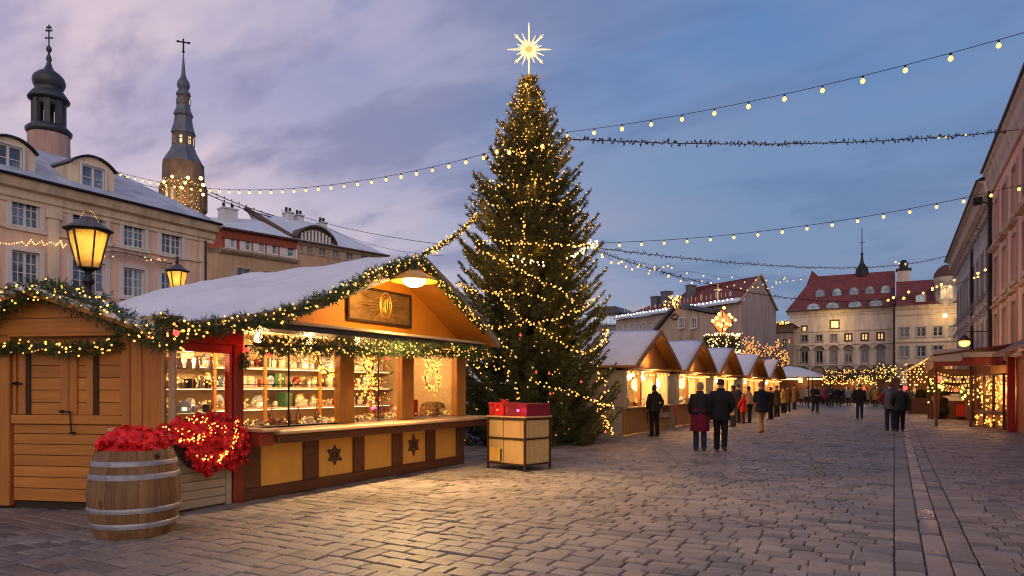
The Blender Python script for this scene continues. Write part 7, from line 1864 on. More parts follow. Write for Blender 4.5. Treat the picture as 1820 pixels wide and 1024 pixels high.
rg_ = random.Random(8); bl = []
b = MB()
while x < -1.0:
    h = rg_.uniform(.25, .6); kind = rg_.choice([0, 0, 1]); y = yk + .0; z0 = zz(y) + .25
    if kind == 0: pts = [(0, 0), (0, h)]
    elif kind == 1: pts = [(.10*math.cos(a), h/2 + h/2*math.sin(a)) for a in [i*PI/5 for i in range(11)]]
    elif kind == 2: pts = [(-.15, 0), (0, h), (.15, 0)]
    else: pts = [(.16, 0), (-.1, h*.3), (.12, h*.6), (-.14, h)]
    b = MB(); b.tube([(GM @ Vector((x+p, y, z0+q))) for p, q in pts], .022, 5); b.build('light_figure', emit('roof_figure_glow', (1, .66, .30), .5, 'NONE'), t, True); x += rg_.uniform(.42, .75)
b = MB(); p = GM @ Vector((gb(1276, 530, .5).x, .5, 0)); zt_ = CAMH + (HZ-508)*64/F; b.bar((p.x, p.y, ZG+.4), (p.x, p.y, zt_), .07, .07); b.bar((p.x-.35, p.y, zt_-.5), (p.x+.35, p.y, zt_-.5), .07, .07); b.build('lit_cross', emit('cross_glow', (1, .62, .3), .7, 'NONE'), t, True)
t = thing('light_cluster', 'ball of golden lights at the peak of the slanted bay roof', 'lights', GM @ Vector((xb_, -1.6, zb__+.6))); c0 = Vector(t.location)
b = MB(); b.ico((0, 0, 0), .2, 1); b.build('hub', M_CABLE, t); add_bulbs(t, [c0 + Vector((rnd.gauss(0, .33), -abs(rnd.gauss(0, .3)), rnd.gauss(0, .33))) for _ in range(36)], bulb_mesh('bulb', .075, emit('far_bulb_glow', (1, .46, .10), 4.5, 'NONE')))
# distant grey house between spruce and gable house
d0, d1 = on_y(1040, 560, 112), on_y(1100, 560, 112)
far = thing('far_house', 'distant slate roofed house with a lit balcony seen between spruce and stalls', 'house', (d0.x, 112, 0)); WD = d1.x-d0.x; z1_, z2_, z3_ = on_y(1070, 582, 112).z, on_y(1070, 562, 112).z, on_y(1070, 545, 112).z
b = MB(); b.box(0, WD, 0, 8, 0, z1_); b.box(.6, WD-.4, .8, 8, z1_, z2_+.5); b.build('wall', mat('far_grey_wall', (.20, .18, .19), .85, .2, 1), far)
b = MB(); b.prism([(-.4, z2_+.5), (WD+.4, z2_+.5), (WD-.8, z3_), (WD*.3, z3_)], 'y', .4, 8.4); b.build('roof', SLATE, far)
for i in range(7): x = WD*.12+i*WD*.12; window(far, x, x+.8, z1_+.4, z2_, y=.7, rec=.02, nx=1, nz=1, sur=.0, pm=window_pane('cool_lit_pane', (.7, .8, 1), .7), fm=WHT, centre=False)
b = MB()
for i in range(18): b.bar((i*WD/17, -.1, z1_), (i*WD/17, -.1, z1_+.5), .06, .06)
b.bar((0, -.1, z1_+.5), (WD, -.1, z1_+.5), .1, .1); b.build('railing', M_IRON, far)
# ================================================================== festoon wires over the square
def festoon_string(label, P, us=None, step=None, r=.05, first=.2, mesh=None, cat='light string', grp=None):
    t = thing('festoon_string', label, cat, P[0], 0, grp); b = MB(); b.tube(P, .008, 5); b.build('wire', M_CABLE, t, True)
    pts = along(P, step, first); me = mesh or festoon(r); add_bulbs(t, [p - Vector((0, 0, 2.4*r)) for p in pts], me, 100, s=(.95, 1.05))
    return t
T0 = on_tree(1006, 243); 
E1 = Vector((4.5, 17.6, 8.98 + .35)); m = at(1830, 57, 14.2)
dirn = (m - T0); E1 = T0 + dirn * ((4.45 - T0.x)/dirn.x)
festoon_string('festoon of large bare bulbs rising from the spruce to the pink house', sag(T0 + Vector((0, 0, .1)), E1 + Vector((0, 0, .22)), .35, 40), step=.86, r=.05, first=.35)
T1 = on_tree(868, 270, 1.1); W1 = on_x(205, 304, B1X-.2)
festoon_string('festoon of small bulbs running from the spruce to the dormer of the peach house', sag(T1, W1, 1.0, 50), step=.66, r=.046, first=.3)
T2 = on_tree(1062, 432); m = at(1820, 318, 17.5); d_ = m - T2; E2 = T2 + d_*((4.45-T2.x)/d_.x)
festoon_string('festoon of small bulbs sloping up from the spruce to the pink house wall', sag(T2, E2 + Vector((0, 0, .05)), .42, 40), step=.64, r=.038, first=.15)
# dried leaf garland on a wire
T3 = on_tree(1008, 246); E3 = on_x(1830, 228, 4.45); P = sag(T3, E3, .35, 60)
t = thing('leaf_garland', 'withered leafy garland on a wire between the spruce and the pink house eave', 'garland', P[0]); b = MB(); b.tube(P, .014, 5); b.build('wire', M_CABLE, t, True)
b = MB(); o0 = P[0]
for p in along(P, .045):
    if (p.x > E3.x - .8): continue
    q = p - o0; a = rnd.uniform(0, 6.28); d = Vector((rnd.gauss(0, .5), rnd.gauss(0, .5), rnd.gauss(0, 1))).normalized(); l = rnd.uniform(.05, .17)
    if mnoise.noise(p*1.1) < -.25: l *= .5
    e = q + d*l; s = d.orthogonal().normalized()*rnd.uniform(.015, .045); b.add([q, (q+e)/2+s, e, (q+e)/2-s], [(0, 1, 2), (0, 2, 3)])
    if rnd.random() < .3: b.tube([q, q + d*l*.5 + s, e], .005, 4, cap=False)
b.build('leaves', mat('withered_leaves', (.075, .055, .05), .8, .4, 4, 0, island=.4), t, fix=False)
add_bulbs(t, [P[46] - Vector((0, 0, .03)), P[47] + Vector((0, 0, -.02)), P[50]], BULB_L)
# far strings between the spruce and the grey house
T4 = on_tree(1060, 440); E4 = on_x(1692, 452, 4.6); P = sag(T4, E4, .9, 60)
def dark_garland(label, P, dens=.09, ln=(.04, .13), n=0, sel=None):
    t = thing('wire_garland', label, 'garland', P[0], 0); b = MB(); b.tube(P, .011, 5); b.build('wire', M_CABLE, t, True); b = MB(); o0 = P[0]
    for p in along(P, dens):
        q = p - o0; d = Vector((rnd.gauss(0, .5), rnd.gauss(0, .5), rnd.gauss(0, 1))).normalized(); e = q + d*rnd.uniform(*ln); s = d.orthogonal().normalized()*.02; b.add([q, (q+e)/2+s, e, (q+e)/2-s], [(0, 1, 2), (0, 2, 3)])
    b.build('foliage', mat('withered_leaves', (.075, .055, .05)), t, fix=False)
    pts = [rnd.choice(P[sel[0]:sel[1]]) + Vector((0, 0, rnd.uniform(-.05, .25))) for _ in range(n)] if n else []
    if pts: add_bulbs(t, pts, bulb_mesh('bulb', .06, MATS['far_bulb_glow']))
    return t
dark_garland('thin dark garland wire from the spruce to the grey house roof', P, n=4, sel=(34, 42))
dark_garland('twiggy wire with a few bulbs crossing before the red skylight roof', sag(on_tree(1058, 446), on_x(1764, 478, 4.6), 1.6, 60), n=16, sel=(36, 60))
for lab, a, e, s, n_ in (('loose string of tiny lights dipping low behind the spruce shoulder', at(1066, 450, 24), at(1400, 494, 60), .9, 1.9), ('short swag of tiny lights closest to the spruce edge', at(1068, 448, 25), at(1200, 468, 40), .3, 1.3), ('faint string of tiny lights over the gabled house', at(1150, 478, 36), at(1432, 492, 62), .35, 2.6)):
    P = [p + Vector((0, 0, rnd.uniform(-.25, .2))) for p in sag(a, e, s, 22)]; P = bez(P, 3); festoon_string(lab, P, step=n_, r=.05, mesh=bulb_mesh('bulb', .042, MATS['far_bulb_glow']))
# overhead cables on the other side
def cable(label, P, r=.016):
    t = thing('overhead_cable', label, 'cable', P[0]); b = MB(); b.tube(P, r, 5); b.build('wire', M_CABLE, t, True); return t
cb_ = cable('upper knotted cable from the church tower side down to the mansard block', sag(at(366, 338, 50), at(488, 384, 52), .12, 24), .035)
cb2 = cable('lower knotted cable running beside the upper one to the mansard block', sag(at(366, 344, 50), at(483, 386, 52), .14, 24), .035)
for cbl, z in ((cb_, 0), (cb2, 1)):
    b = MB()
    for k in range(9): 
        p = at(366+118*(k+.5)/9, (338, 344)[z]+45*(k+.5)/9, 50.9); b.ico(p, .06, 1)
    b.build('clip', M_CABLE, cbl, True)
cable('thin long cable falling across the sky behind the stall roof', sag(at(500, 374, 50), at(800, 436, 40), .3, 30), .018)
cable('second thin cable falling behind the stall roof', sag(at(560, 395, 50), at(790, 455, 40), .5, 30), .012)
cable('short cable from the peach house dormer to the church tower', sag(W1, at(300, 330, 60), .4, 16), .02)
# light rope from the spruce to the stall peak
A = on_tree(848, 381, 1.05); B = RK(752, 452); P = sag(A, B, .12, 30)
t = thing('light_rope', 'thick fir rope of lights stretched from the spruce down to the stall peak', 'light rope', P[0]); tw = []; o0 = P[0]
for p in along(P, .012):
    d = Vector((rnd.gauss(0, 1), rnd.gauss(0, 1), rnd.gauss(0, 1))).normalized(); q = p - o0; tw.append((*q, *d, rnd.uniform(.03, .08)))
link('foliage', tri_mesh('foliage', needles(tw, 8, .04, .01, np.random.default_rng(12))), t, M_GARL); b = MB(); b.tube(P, .014, 5); b.build('stem', M_BARK, t, True)
add_bulbs(t, [p + Vector((rnd.gauss(0, .03), rnd.gauss(0, .03), rnd.gauss(0, .035))) for p in along(P, .045)], BULB, 100)

# ================================================================== bare trees and the pyramid behind the stalls
def bare_tree(label, c, H, n_l, lit, seed):
    rg_ = random.Random(seed); t = thing('bare_tree', label, 'tree', c); trk = MB(); cr = MB(); tips = []
    def grow(p, d, ln, r, lv):
        pts = [p]; q = p.copy(); dd = d.copy()
        for k in range(4):
            dd = (dd + Vector((rg_.gauss(0, .12), rg_.gauss(0, .12), rg_.gauss(.05, .08)))).normalized(); q = q + dd*ln/4; pts.append(q.copy())
        (trk if lv == 0 else cr).tube(pts, [r*(1-.45*k/4) for k in range(5)], 6 if lv < 2 else 3, cap=False)
        tips.extend(pts[2:] if lv > 1 else [])
        if lv >= 5: return
        for k in range(rg_.choice([3, 3, 4]) if lv < 4 else 3):
            a = rg_.uniform(0, 6.28); s = rg_.uniform(.4, .95); o = dd.orthogonal().normalized(); o2 = dd.cross(o)
            nd = (dd + (o*math.cos(a) + o2*math.sin(a))*s + Vector((0, 0, .12))).normalized(); grow(pts[rg_.choice([2, 3, 4, 4])], nd, ln*rg_.uniform(.58, .78), r*.52, lv+1)
    grow(Vector((0, 0, 0)), Vector((0, 0, 1)), H*.32, H*.022, 0); 
    m_ = mat('bare_bark', (.11, .075, .055), .9, .3, 6, .3); trk.build('trunk', m_, t, fix=False); cr.build('crown', m_, t, fix=False)
    bl = [Vector(c) + rg_.choice(tips) for _ in range(n_l)]
    if bl: add_bulbs(t, bl, bulb_mesh('bulb', .045, emit('orange_tree_bulb_glow', (1, .36, .07), 2.0, 'NONE')))
    return t
c_ = at(1328, 690, 50); bare_tree('bare lime tree glowing orange with lights before the grey gable', (c_.x, c_.y, 0), 7.8, 330, True, 4)
light('tree_glow_light', at(1330, 598, 49), 45, (1, .40, .10), .5)
c_ = at(1222, 690, 46); bare_tree('bare unlit lime tree rising behind the second gabled stall', (c_.x, c_.y, 0), 6.3, 30, False, 9)
c_ = at(1283, 690, 45.5); py = thing('christmas_pyramid', 'tiered market pyramid with a garland drum and a glowing diamond star lantern', 'pyramid', (c_.x, c_.y, 0)); K = 45.5/F
zp = lambda v: CAMH + (HZ-v)*K
b = MB(); b.tube([(0, 0, 0), (0, 0, zp(605))], .25, 10); b.lathe([(1.1, 0), (1.1, 1.0), (.95, 1.05), (0, 1.06)], 16); b.lathe([(.8, zp(626)), (1.02, zp(624)), (1.02, zp(598)), (.8, zp(596)), (0, zp(595))], 20); b.build('frame', W_DARK, py)
tw = []
for k in range(1500):
    a = rnd.uniform(0, 6.28); z = rnd.uniform(zp(624), zp(597)); tw.append((1.0*math.cos(a), 1.0*math.sin(a), z, math.cos(a), math.sin(a), rnd.uniform(-.6, .3), .16))
link('greenery', tri_mesh('greenery', needles(tw, 9, .09, .022, np.random.default_rng(3))), py, M_GARL)
a0 = math.atan2(-c_.y, -c_.x); bl = []
for k in range(150):
    a = a0 + rnd.uniform(-1.5, 1.5); z = rnd.choice([rnd.uniform(zp(624), zp(598)), zp(598)+rnd.uniform(0, .15), zp(626)+rnd.uniform(-.1, .1)]); bl.append(Vector((c_.x+1.14*math.cos(a), c_.y+1.14*math.sin(a), z)))
add_bulbs(py, bl, bulb_mesh('bulb', .04, emit('pyramid_bulb_glow', (1, .62, .26), 5, 'NONE')))
st = thing('star_lantern', 'glowing orange diamond star lantern on top of the market pyramid', 'lantern', (c_.x, c_.y, zp(573)), YAW)
b = MB(); s_ = 24*K
b.lathe([(0, -s_*1.0), (s_*.75, -s_*.1), (s_*.72, s_*.12), (0, s_*.95)], 4, smooth=False, sy=.5); b.build('lantern_body', emit('diamond_lantern_glow', (1, .30, .05), .9, 'FRONT'), st)
b = MB()
for a in range(4): b.tube([(s_*.78*math.cos(a*PI/2), s_*.4*math.sin(a*PI/2), 0), (0, 0, -s_*1.03)], .045, 5); b.tube([(s_*.78*math.cos(a*PI/2), s_*.4*math.sin(a*PI/2), 0), (0, 0, s_)], .03, 5)
b.tube([(0, 0, -s_), (0, 0, -s_*1.5)], .06, 6); b.build('frame', W_DARK, st)
add_bulbs(st, [Vector((c_.x, c_.y, zp(573))) + Vector((CY*x*s_ - SY*-.5, SY*x*s_ - CY*.55, z*s_)) for x, z in ((-.82, .05), (.82, .12), (0, 1.0), (-.35, .55), (.38, .5), (-.05, .1), (.2, -.15), (-.2, -.3), (.05, -.55), (-.55, .25), (.55, .3), (-.45, -.2), (.45, -.25))], bulb_mesh('bulb', .10, emit('lantern_point_glow', (1, .50, .14), 4, 'NONE'), 2))
light('lantern_light', (c_.x + .6, c_.y - 1.2, zp(573)), 40, (1, .45, .12), .3, st)
# ================================================================== people
SKIN = mat('skin', (.42, .24, .17), .6, .08, 8, .05); SHOE = mat('dark_leather', (.02, .018, .017), .5, .2, 6, .1)
def cloth(name, col, var=.18): return mat('cloth_' + name, col, .85, var, 4, .35, 60, spec=.15)
def skin_body(nodes, edges, radii, name='body'):
    me = bpy.data.meshes.new(name); me.from_pydata(nodes, edges, []); o = bpy.data.objects.new('skin_source', me); C.objects.link(o)
    md = o.modifiers.new('s', 'SKIN'); md.use_smooth_shade = True
    for i, v in enumerate(me.skin_vertices[0].data):
        v.radius = (radii[i], radii[i]) if not isinstance(radii[i], tuple) else radii[i]; v.use_root = (i == 0)
    sb = o.modifiers.new('u', 'SUBSURF'); sb.levels = sb.render_levels = 1
    dg = bpy.context.evaluated_depsgraph_get(); ev = o.evaluated_get(dg)
    out = bpy.data.meshes.new_from_object(ev); out.name = name
    bpy.data.objects.remove(o); bpy.data.meshes.remove(me)
    return out
def pose(legs=((0, 0), (0, 0)), arms='down', lean=0.0, H=1.74, fem=False, tilt=0.0):
    """joint positions; x right, y forward, z up. legs: (knee forward, ankle forward) for left and right"""
    k = H/1.75; P = {}
    def s(x, y, z): return Vector((x*k, (y + lean*(z-.95))*k, z*k))
    P['pel'] = s(0, 0, .96); P['spi'] = s(0, .0, 1.12); P['che'] = s(0, .0, 1.32); P['nec'] = s(0, -.01, 1.485); P['hd0'] = s(0, .01, 1.565); P['hd1'] = s(tilt*.5, .02, 1.64); P['hd2'] = s(tilt, .015, 1.705)
    sw = .165 if fem else .185
    for i, sd in enumerate((-1, 1)):
        kf, af = legs[i]; n = 'LR'[i]
        lift = max(0, -af)*.28
        P['hip'+n] = s(sd*.088, 0, .92); P['kne'+n] = Vector((sd*.095*k, kf*k, .50*k)); P['ank'+n] = Vector((sd*.10*k, af*k, (.085+lift)*k)); P['toe'+n] = Vector((sd*.115*k, (af+.17)*k, (.035+lift*.25)*k))
        P['sho'+n] = s(sd*sw, 0, 1.42)
        a = arms if isinstance(arms, str) else arms[i]
        if a == 'down': e, w_ = (sd*.245, -.03, 1.14), (sd*.25, .06, .90)
        elif a == 'back': e, w_ = (sd*.24, -.14, 1.16), (sd*.24, -.16, .92)
        elif a == 'fwd': e, w_ = (sd*.24, .10, 1.17), (sd*.22, .24, .98)
        elif a == 'pocket': e, w_ = (sd*.29, -.06, 1.16), (sd*.215, .07, .98)
        elif a == 'hold': e, w_ = (sd*.235, .04, 1.15), (sd*.10, .27, 1.14)
        elif a == 'phone': e, w_ = (sd*.25, .10, 1.16), (sd*.10, .28, 1.33)
        elif a == 'reach': e, w_ = (sd*.25, .22, 1.26), (sd*.20, .46, 1.20)
        elif a == 'embrace': e, w_ = (sd*.36, -.05, 1.24), (sd*.50, .02, 1.10)
        elif a == 'hip': e, w_ = (sd*.37, -.08, 1.16), (sd*.19, .02, .98)
        P['elb'+n] = s(*e); P['wri'+n] = s(*w_)
    return P, k
def make_body(P, k):
    nd = []; ed = []; rd = []
    def add(p, r, par=None):
        nd.append(tuple(p)); rd.append(r if isinstance(r, tuple) else r*k); i = len(nd)-1
        if par is not None: ed.append((par, i))
        return i
    pel = add(P['pel'], (.135*k, .10*k)); spi = add(P['spi'], (.125*k, .09*k), pel); che = add(P['che'], (.14*k, .10*k), spi); nec = add(P['nec'], .055, che)
    h0 = add(P['hd0'], (.068*k, .075*k), nec); h1 = add(P['hd1'], (.078*k, .098*k), h0); h2 = add(P['hd2'], (.062*k, .075*k), h1)
    for n in 'LR':
        hp = add(P['hip'+n], .085, pel); kn = add(P['kne'+n], .058, hp); an = add(P['ank'+n], .042, kn); add(P['toe'+n], .036, an)
        sh = add(P['sho'+n], .06, che); el = add(P['elb'+n], .043, sh); wr = add(P['wri'+n], .029, el)
        d = (P['wri'+n]-P['elb'+n]).normalized(); x = d.orthogonal().normalized(); pm = P['wri'+n] + d*.055*k; pl = add(pm, (.034*k, .020*k), wr)
        for q in (-1.5, -.5, .5, 1.5):
            ln = .075 if abs(q) < 1 else .062; a = add(pm + d*.045*k + x*q*.017*k, .0095, pl); c = d.cross(x)
            add(pm + d*(.045+ln*.8)*k + x*q*.019*k + c*.025*k, .0075, a)
        a = add(pm + x*.036*k + d*.005*k, .011, pl); add(pm + x*.055*k + d*.04*k, .009, a)
    return skin_body(nd, ed, rd)
def loft(b, secs, n=14, cap0=True, cap1=True, mi=0, wr=0.0, seed=0):
    """secs: (centre, rx, ry) ellipses in xy"""
    vs = []
    for i, (c, rx, ry) in enumerate(secs):
        for j in range(n):
            a = 2*PI*j/n; w_ = 1 + wr*mnoise.noise(Vector((math.cos(a)*2+seed, math.sin(a)*2, c[2]*7)))
            vs.append((c[0]+rx*w_*math.cos(a), c[1]+ry*w_*math.sin(a), c[2]))
    fs = [(i*n+j, i*n+(j+1) % n, (i+1)*n+(j+1) % n, (i+1)*n+j) for i in range(len(secs)-1) for j in range(n)]
    b.add(vs, fs, mi, True)
    if cap0: b.add(vs[:n], [tuple(range(n))[::-1]], mi)
    if cap1: b.add(vs[-n:], [tuple(range(n))], mi)
def coat_mesh(P, k, hem=.78, flare=1.0, bulk=1.0, hood=False, hem_k=None):
    b = MB(); sd = rnd.uniform(0, 9)
    L_ = lambda z: P['pel'].lerp(P['che'], (z*k - P['pel'].z)/(P['che'].z-P['pel'].z))
    def S(z, rx, ry): c = L_(z); return ((c.x, c.y, z*k), rx*k*bulk, ry*k*bulk)
    secs = [S(hem, .205*flare, .165*flare), S(hem+.02, .212*flare, .17*flare), S(.95, .195*(1+flare)/2, .155), S(1.08, .180, .138), S(1.22, .195, .142), S(1.34, .215, .140), S(1.42, .205, .120), S(1.465, .15, .10), S(1.50, .085, .085), S(1.55, .088, .09), S(1.555, .078, .08)]
    loft(b, secs, 16, wr=.10, seed=sd)
    for n in 'LR':
        sh, el, wr_ = P['sho'+n], P['elb'+n], P['wri'+n]; inw = Vector((-.05*(1 if sh.x > 0 else -1)*k, 0, -.015*k))
        pts = [sh+inw, sh, sh.lerp(el, .5), el.lerp(sh, .12), el.lerp(wr_, .12), el.lerp(wr_, .55), wr_.lerp(el, .05), wr_.lerp(el, .02)]
        b.tube(pts, [r*k*bulk for r in (.085, .082, .074, .068, .066, .060, .055, .046)], 10)
    if hood: b.ico((P['nec'].x, P['nec'].y-.075*k, 1.50*k), .085*k, 2, sc=(1.25, .75, .8))
    return b
def trouser_mesh(P, k, w_=1.0):
    b = MB(); 
    for n in 'LR':
        hp, kn, an = P['hip'+n], P['kne'+n], P['ank'+n]; lo_ = an + (kn-an)*.02
        b.tube([hp + Vector((0, 0, .06*k)), hp, hp.lerp(kn, .5), kn, kn.lerp(an, .5), lo_, lo_ - Vector((0, 0, .03*k))], [r*k*w_ for r in (.112, .112, .092, .077, .071, .068, .066)], 10)
    loft(b, [((P['pel'].x, P['pel'].y, z*k), rx*k, ry*k) for z, rx, ry in ((.86, .16, .12), (.95, .178, .132), (1.05, .165, .125))], 12)
    return b
def shoe_mesh(P, k, n):
    b = MB(); a, t_ = P['ank'+n], P['toe'+n]; d = (t_-a); d.z = 0; d = d.normalized() if d.length > 1e-4 else Vector((0, 1, 0)); x = Vector((d.y, -d.x, 0)); z0 = min(a.z-.085*k, t_.z-.035*k)
    heel = a - d*.07*k; tip = a + d*.21*k; vs = []; nn = 10
    for (q, w_, h) in ((0, .034, .06), (.12, .042, .09), (.35, .043, .095), (.6, .046, .062), (.85, .045, .048), (1, .026, .028)):
        c = heel.lerp(tip, q); zb = (a.z-.085*k)*(1-q) + (t_.z-.035*k)*q
        for j in range(nn):
            an_ = 2*PI*j/nn; vs.append((c.x + x.x*w_*k*math.cos(an_), c.y + x.y*w_*k*math.cos(an_), zb + h*k*.5*(1+math.sin(an_)) + (.0 if math.sin(an_) > -.5 else 0)))
    b.add(vs, [(i*nn+j, i*nn+(j+1) % nn, (i+1)*nn+(j+1) % nn, (i+1)*nn+j) for i in range(5) for j in range(nn)], 0, True); b.add(vs[:nn], [tuple(range(nn))]); b.add(vs[-nn:], [tuple(range(nn))])
    return b
def hair_mesh(P, k, kind):
    b = MB(); c = (P['hd1']+P['hd2'])/2 + Vector((0, -.012*k, .012*k)); vs, fs = ICO[3]; out = []
    sx, sy_, sz_ = (.088, .106, .104) if kind != 'bald' else (.085, .1, .09)
    for p in vs:
        q = Vector(p); r = 1 + .06*mnoise.noise(Vector((q.x*4+c.x*9, q.y*4, q.z*3)))
        z = q.z*sz_
        if kind in ('short', 'grey') and q.z < -.35: z = -.35*sz_ + (q.z+.35)*sz_*.25; 
        if kind == 'long' and q.z < -.1 and q.y < .35: z = q.z*sz_*1.9
        if kind == 'bob' and q.z < -.2 and q.y < .4: z = q.z*sz_*1.35
        if q.y > .45 and q.z < .35: out.append((c.x+q.x*sx*.6*k, c.y+.03*k, c.z+(.02+.3*q.z*sz_)*k)); continue
        out.append((c.x+q.x*sx*r*k, c.y+q.y*sy_*r*k, c.z+z*r*k))
    b.add(out, fs, 0, True); return b
def hat_mesh(P, k, kind='beanie'):
    b = MB(); c = P['hd1'] + Vector((0, -.005*k, .02*k))
    b.lathe([(.103*k, 0), (.107*k, .01*k), (.106*k, .045*k), (.098*k, .05*k), (.09*k, .10*k), (.06*k, .135*k), (0, .148*k)], 16, c, sy=1.12)
    if kind == 'bobble': b.ico(c + Vector((0, 0, .165*k)), .035*k, 2, jit=.1)
    if kind == 'hood': b.ico(c + Vector((0, -.02*k, -.01*k)), .125*k, 3, sc=(1, 1.1, 1.15))
    return b
def face_bits(P, k):
    b = MB(); c = P['hd1']
    b.ico(c + Vector((0, .098*k, -.018*k)), .017*k, 1, 0, sc=(.8, 1, 1.3))
    for s in (-1, 1):
        b.ico(c + Vector((s*.080*k, -.005*k, -.01*k)), .028*k, 1, 0, sc=(.35, .7, 1)); b.ico(c + Vector((s*.03*k, .082*k, .012*k)), .011*k, 1, 1)
    b.ico(c + Vector((0, .085*k, -.055*k)), .02*k, 1, 2, sc=(1.2, .4, .35)); return b
EYE = mat('eye_dark', (.02, .015, .012), .2, 0, 3, 0); LIP = mat('lip', (.30, .10, .08), .5, 0, 3, 0)
def person(label, pos, heading, H=1.74, legs=((.03, .0), (.03, -.0)), arms='down', coat=('black', (.018, .018, .022)), hem=.80, flare=1.0, bulk=1.0, trousers=('black_trousers', (.015, .015, .018)), hair=('short', (.03, .02, .015)), hat=None, fem=False, lean=0.0, skirt=None, hood=False, group=None, tilt=0, shoes=None):
    P, k = pose(legs, arms, lean, H, fem, tilt)
    t = thing('person', label, 'person', (pos[0], pos[1], 0), heading, group)
    link('body', make_body(P, k), t, SKIN)
    coat_mesh(P, k, hem, flare, bulk, hood).build('coat', cloth(*coat), t, fix=True)
    trouser_mesh(P, k).build('trousers', cloth(*trousers), t)
    for n in 'LR': shoe_mesh(P, k, n).build('shoe', shoes or SHOE, t)
    if hair: hair_mesh(P, k, hair[0]).build('hair', mat('hair_%d' % int(hair[1][0]*1000), hair[1], .6, .3, 20, .3, 60), t)
    if hat: hat_mesh(P, k, hat[0]).build('hat', cloth(*hat[1]), t)
    face_bits(P, k).build('face', [SKIN, EYE, LIP], t, fix=False)
    if skirt:
        b = MB(); z1, c1 = skirt[1], skirt[0]
        loft(b, [((P['pel'].x, P['pel'].y, z*k), rx*k, ry*k) for z, rx, ry in ((z1, .245, .20), (z1+.02, .25, .205), (.85, .225, .18), (1.0, .20, .158), (1.12, .186, .145))], 18, wr=.05, seed=3); b.build('skirt', cloth(*c1), t)
    return t
def gp(u, v): 
    p = on_ground(u, v); return (p.x, p.y)
HD = lambda deg: math.radians(deg)       # heading: 0 faces along the square (+y)
STREET = 0
person('woman in a dark hooded jacket and black trousers standing at the first gabled stall', gp(1163, 776), HD(48), 1.68, ((.02, .0), (.0, -.05)), 'pocket', ('black_parka', (.028, .022, .017)), .86, 1.0, 1.05, ('black_trousers', (.014, .013, .014)), ('bob', (.035, .022, .014)), hood=True, fem=True)
p = person('woman in a burgundy coat and dark jacket walking beside a man in black', gp(1244, 802), HD(16), 1.72, ((.05, .02), (.05, -.04)), ('fwd', 'down'), ('charcoal_jacket', (.022, .021, .026)), 1.02, .98, 1.06, ('blue_jeans', (.022, .03, .065)), ('bob', (.30, .20, .13)), fem=True, skirt=(('burgundy', (.13, .010, .028)), .52), tilt=.01)
person('man in a black padded jacket and black trousers walking beside the woman in burgundy', gp(1281, 803), HD(8), 1.80, ((.10, .10), (-.06, -.26)), 'pocket', ('black_padded', (.016, .016, .019)), .78, 1.02, 1.12, ('black_trousers', (.014, .013, .014)), ('short', (.028, .018, .012)))
t = person('man in a long navy jacket and khaki trousers striding along the stalls', gp(1354, 770), HD(35), 1.76, ((-.04, -.25), (.22, .28)), 'hold', ('navy_coat', (.014, .017, .032)), .74, 1.08, 1.14, ('khaki', (.32, .21, .09)), ('grey', (.38, .33, .28)), hat=('beanie', ('brick_cap', (.30, .05, .03))), lean=.05, shoes=mat('brown_leather', (.16, .06, .025), .5, .2, 6))
person('shopper in a tan jacket and dark skirt reaching to the third stall', gp(1333, 752), HD(80), 1.66, ((.0, .0), (.04, .03)), 'reach', ('tan_jacket', (.36, .20, .11)), .92, 1, 1.02, ('black_trousers', (.014, .013, .014)), ('long', (.025, .016, .012)), fem=True, lean=.1)
person('shopper in a dark jacket standing close behind the man in black', gp(1312, 752), HD(70), 1.74, coat=('dusk_blue', (.03, .032, .045)), arms='fwd', trousers=('grey_trousers', (.06, .06, .075)), hair=('short', (.02, .014, .01)))
person('shopper with a dark bob and a brown jacket at the second gabled stall', gp(1303, 758), HD(62), 1.70, coat=('brown_jacket', (.10, .055, .035)), arms='hold', trousers=('grey_trousers', (.06, .06, .075)), hair=('bob', (.04, .022, .014)), fem=True)
person('child in a bright red coat between the shoppers at the third stall', gp(1321, 753), HD(75), 1.34, coat=('bright_red', (.50, .022, .015)), hem=.70, flare=1.1, arms='fwd', trousers=('brown_trousers', (.10, .055, .03)), hair=('long', (.22, .12, .05)), fem=True)
t = thing('shopping_bag', 'tan paper shopping bag hanging beside the man in black', 'bag', (*gp(1303, 756), .0)); pb = at(1301, 729, 24.5 + 2); t.location = pb
b = MB(); b.prism([(-.16, -.2), (.16, -.2), (.17, .2), (-.17, .2)], 'x', -.08, .08); b.build('sack', mat('tan_paper', (.48, .33, .12), .75), t); b = MB(); b.tube([(0, -.08, .2), (0, -.04, .32), (0, .04, .32), (0, .08, .2)], .008, 5); b.build('handle', M_CARD, t)
row_p = [(1381, 741, 'person in a long dark coat at the fourth stall counter', ('umber_coat', (.045, .03, .025)), .6, 1.72, 60), (1392, 735, 'person in a mustard coat among the shoppers at the fourth stall', ('mustard_coat', (.34, .20, .06)), .7, 1.66, 70), (1400, 733, 'person in a chestnut coat beyond the mustard coat', ('chestnut_coat', (.10, .045, .028)), .6, 1.74, 30), (1412, 728, 'tall person in a long brown coat past the last gabled stall', ('long_brown_coat', (.075, .042, .03)), .5, 1.84, -40), (1370, 746, 'bent shopper in black beside the khaki trousered man', ('black_bent', (.015, .014, .016)), .8, 1.62, 75)]
for u, v, lab, ct, hem, H, hd in row_p: person(lab, gp(u, v), HD(hd), H, ((.02, .02), (.02, -.04)), rnd.choice(['down', 'fwd', 'hold']), ct, hem, 1.1, 1.05, ('black_trousers', (.014, .013, .014)), ('short', (.03, .02, .014)))
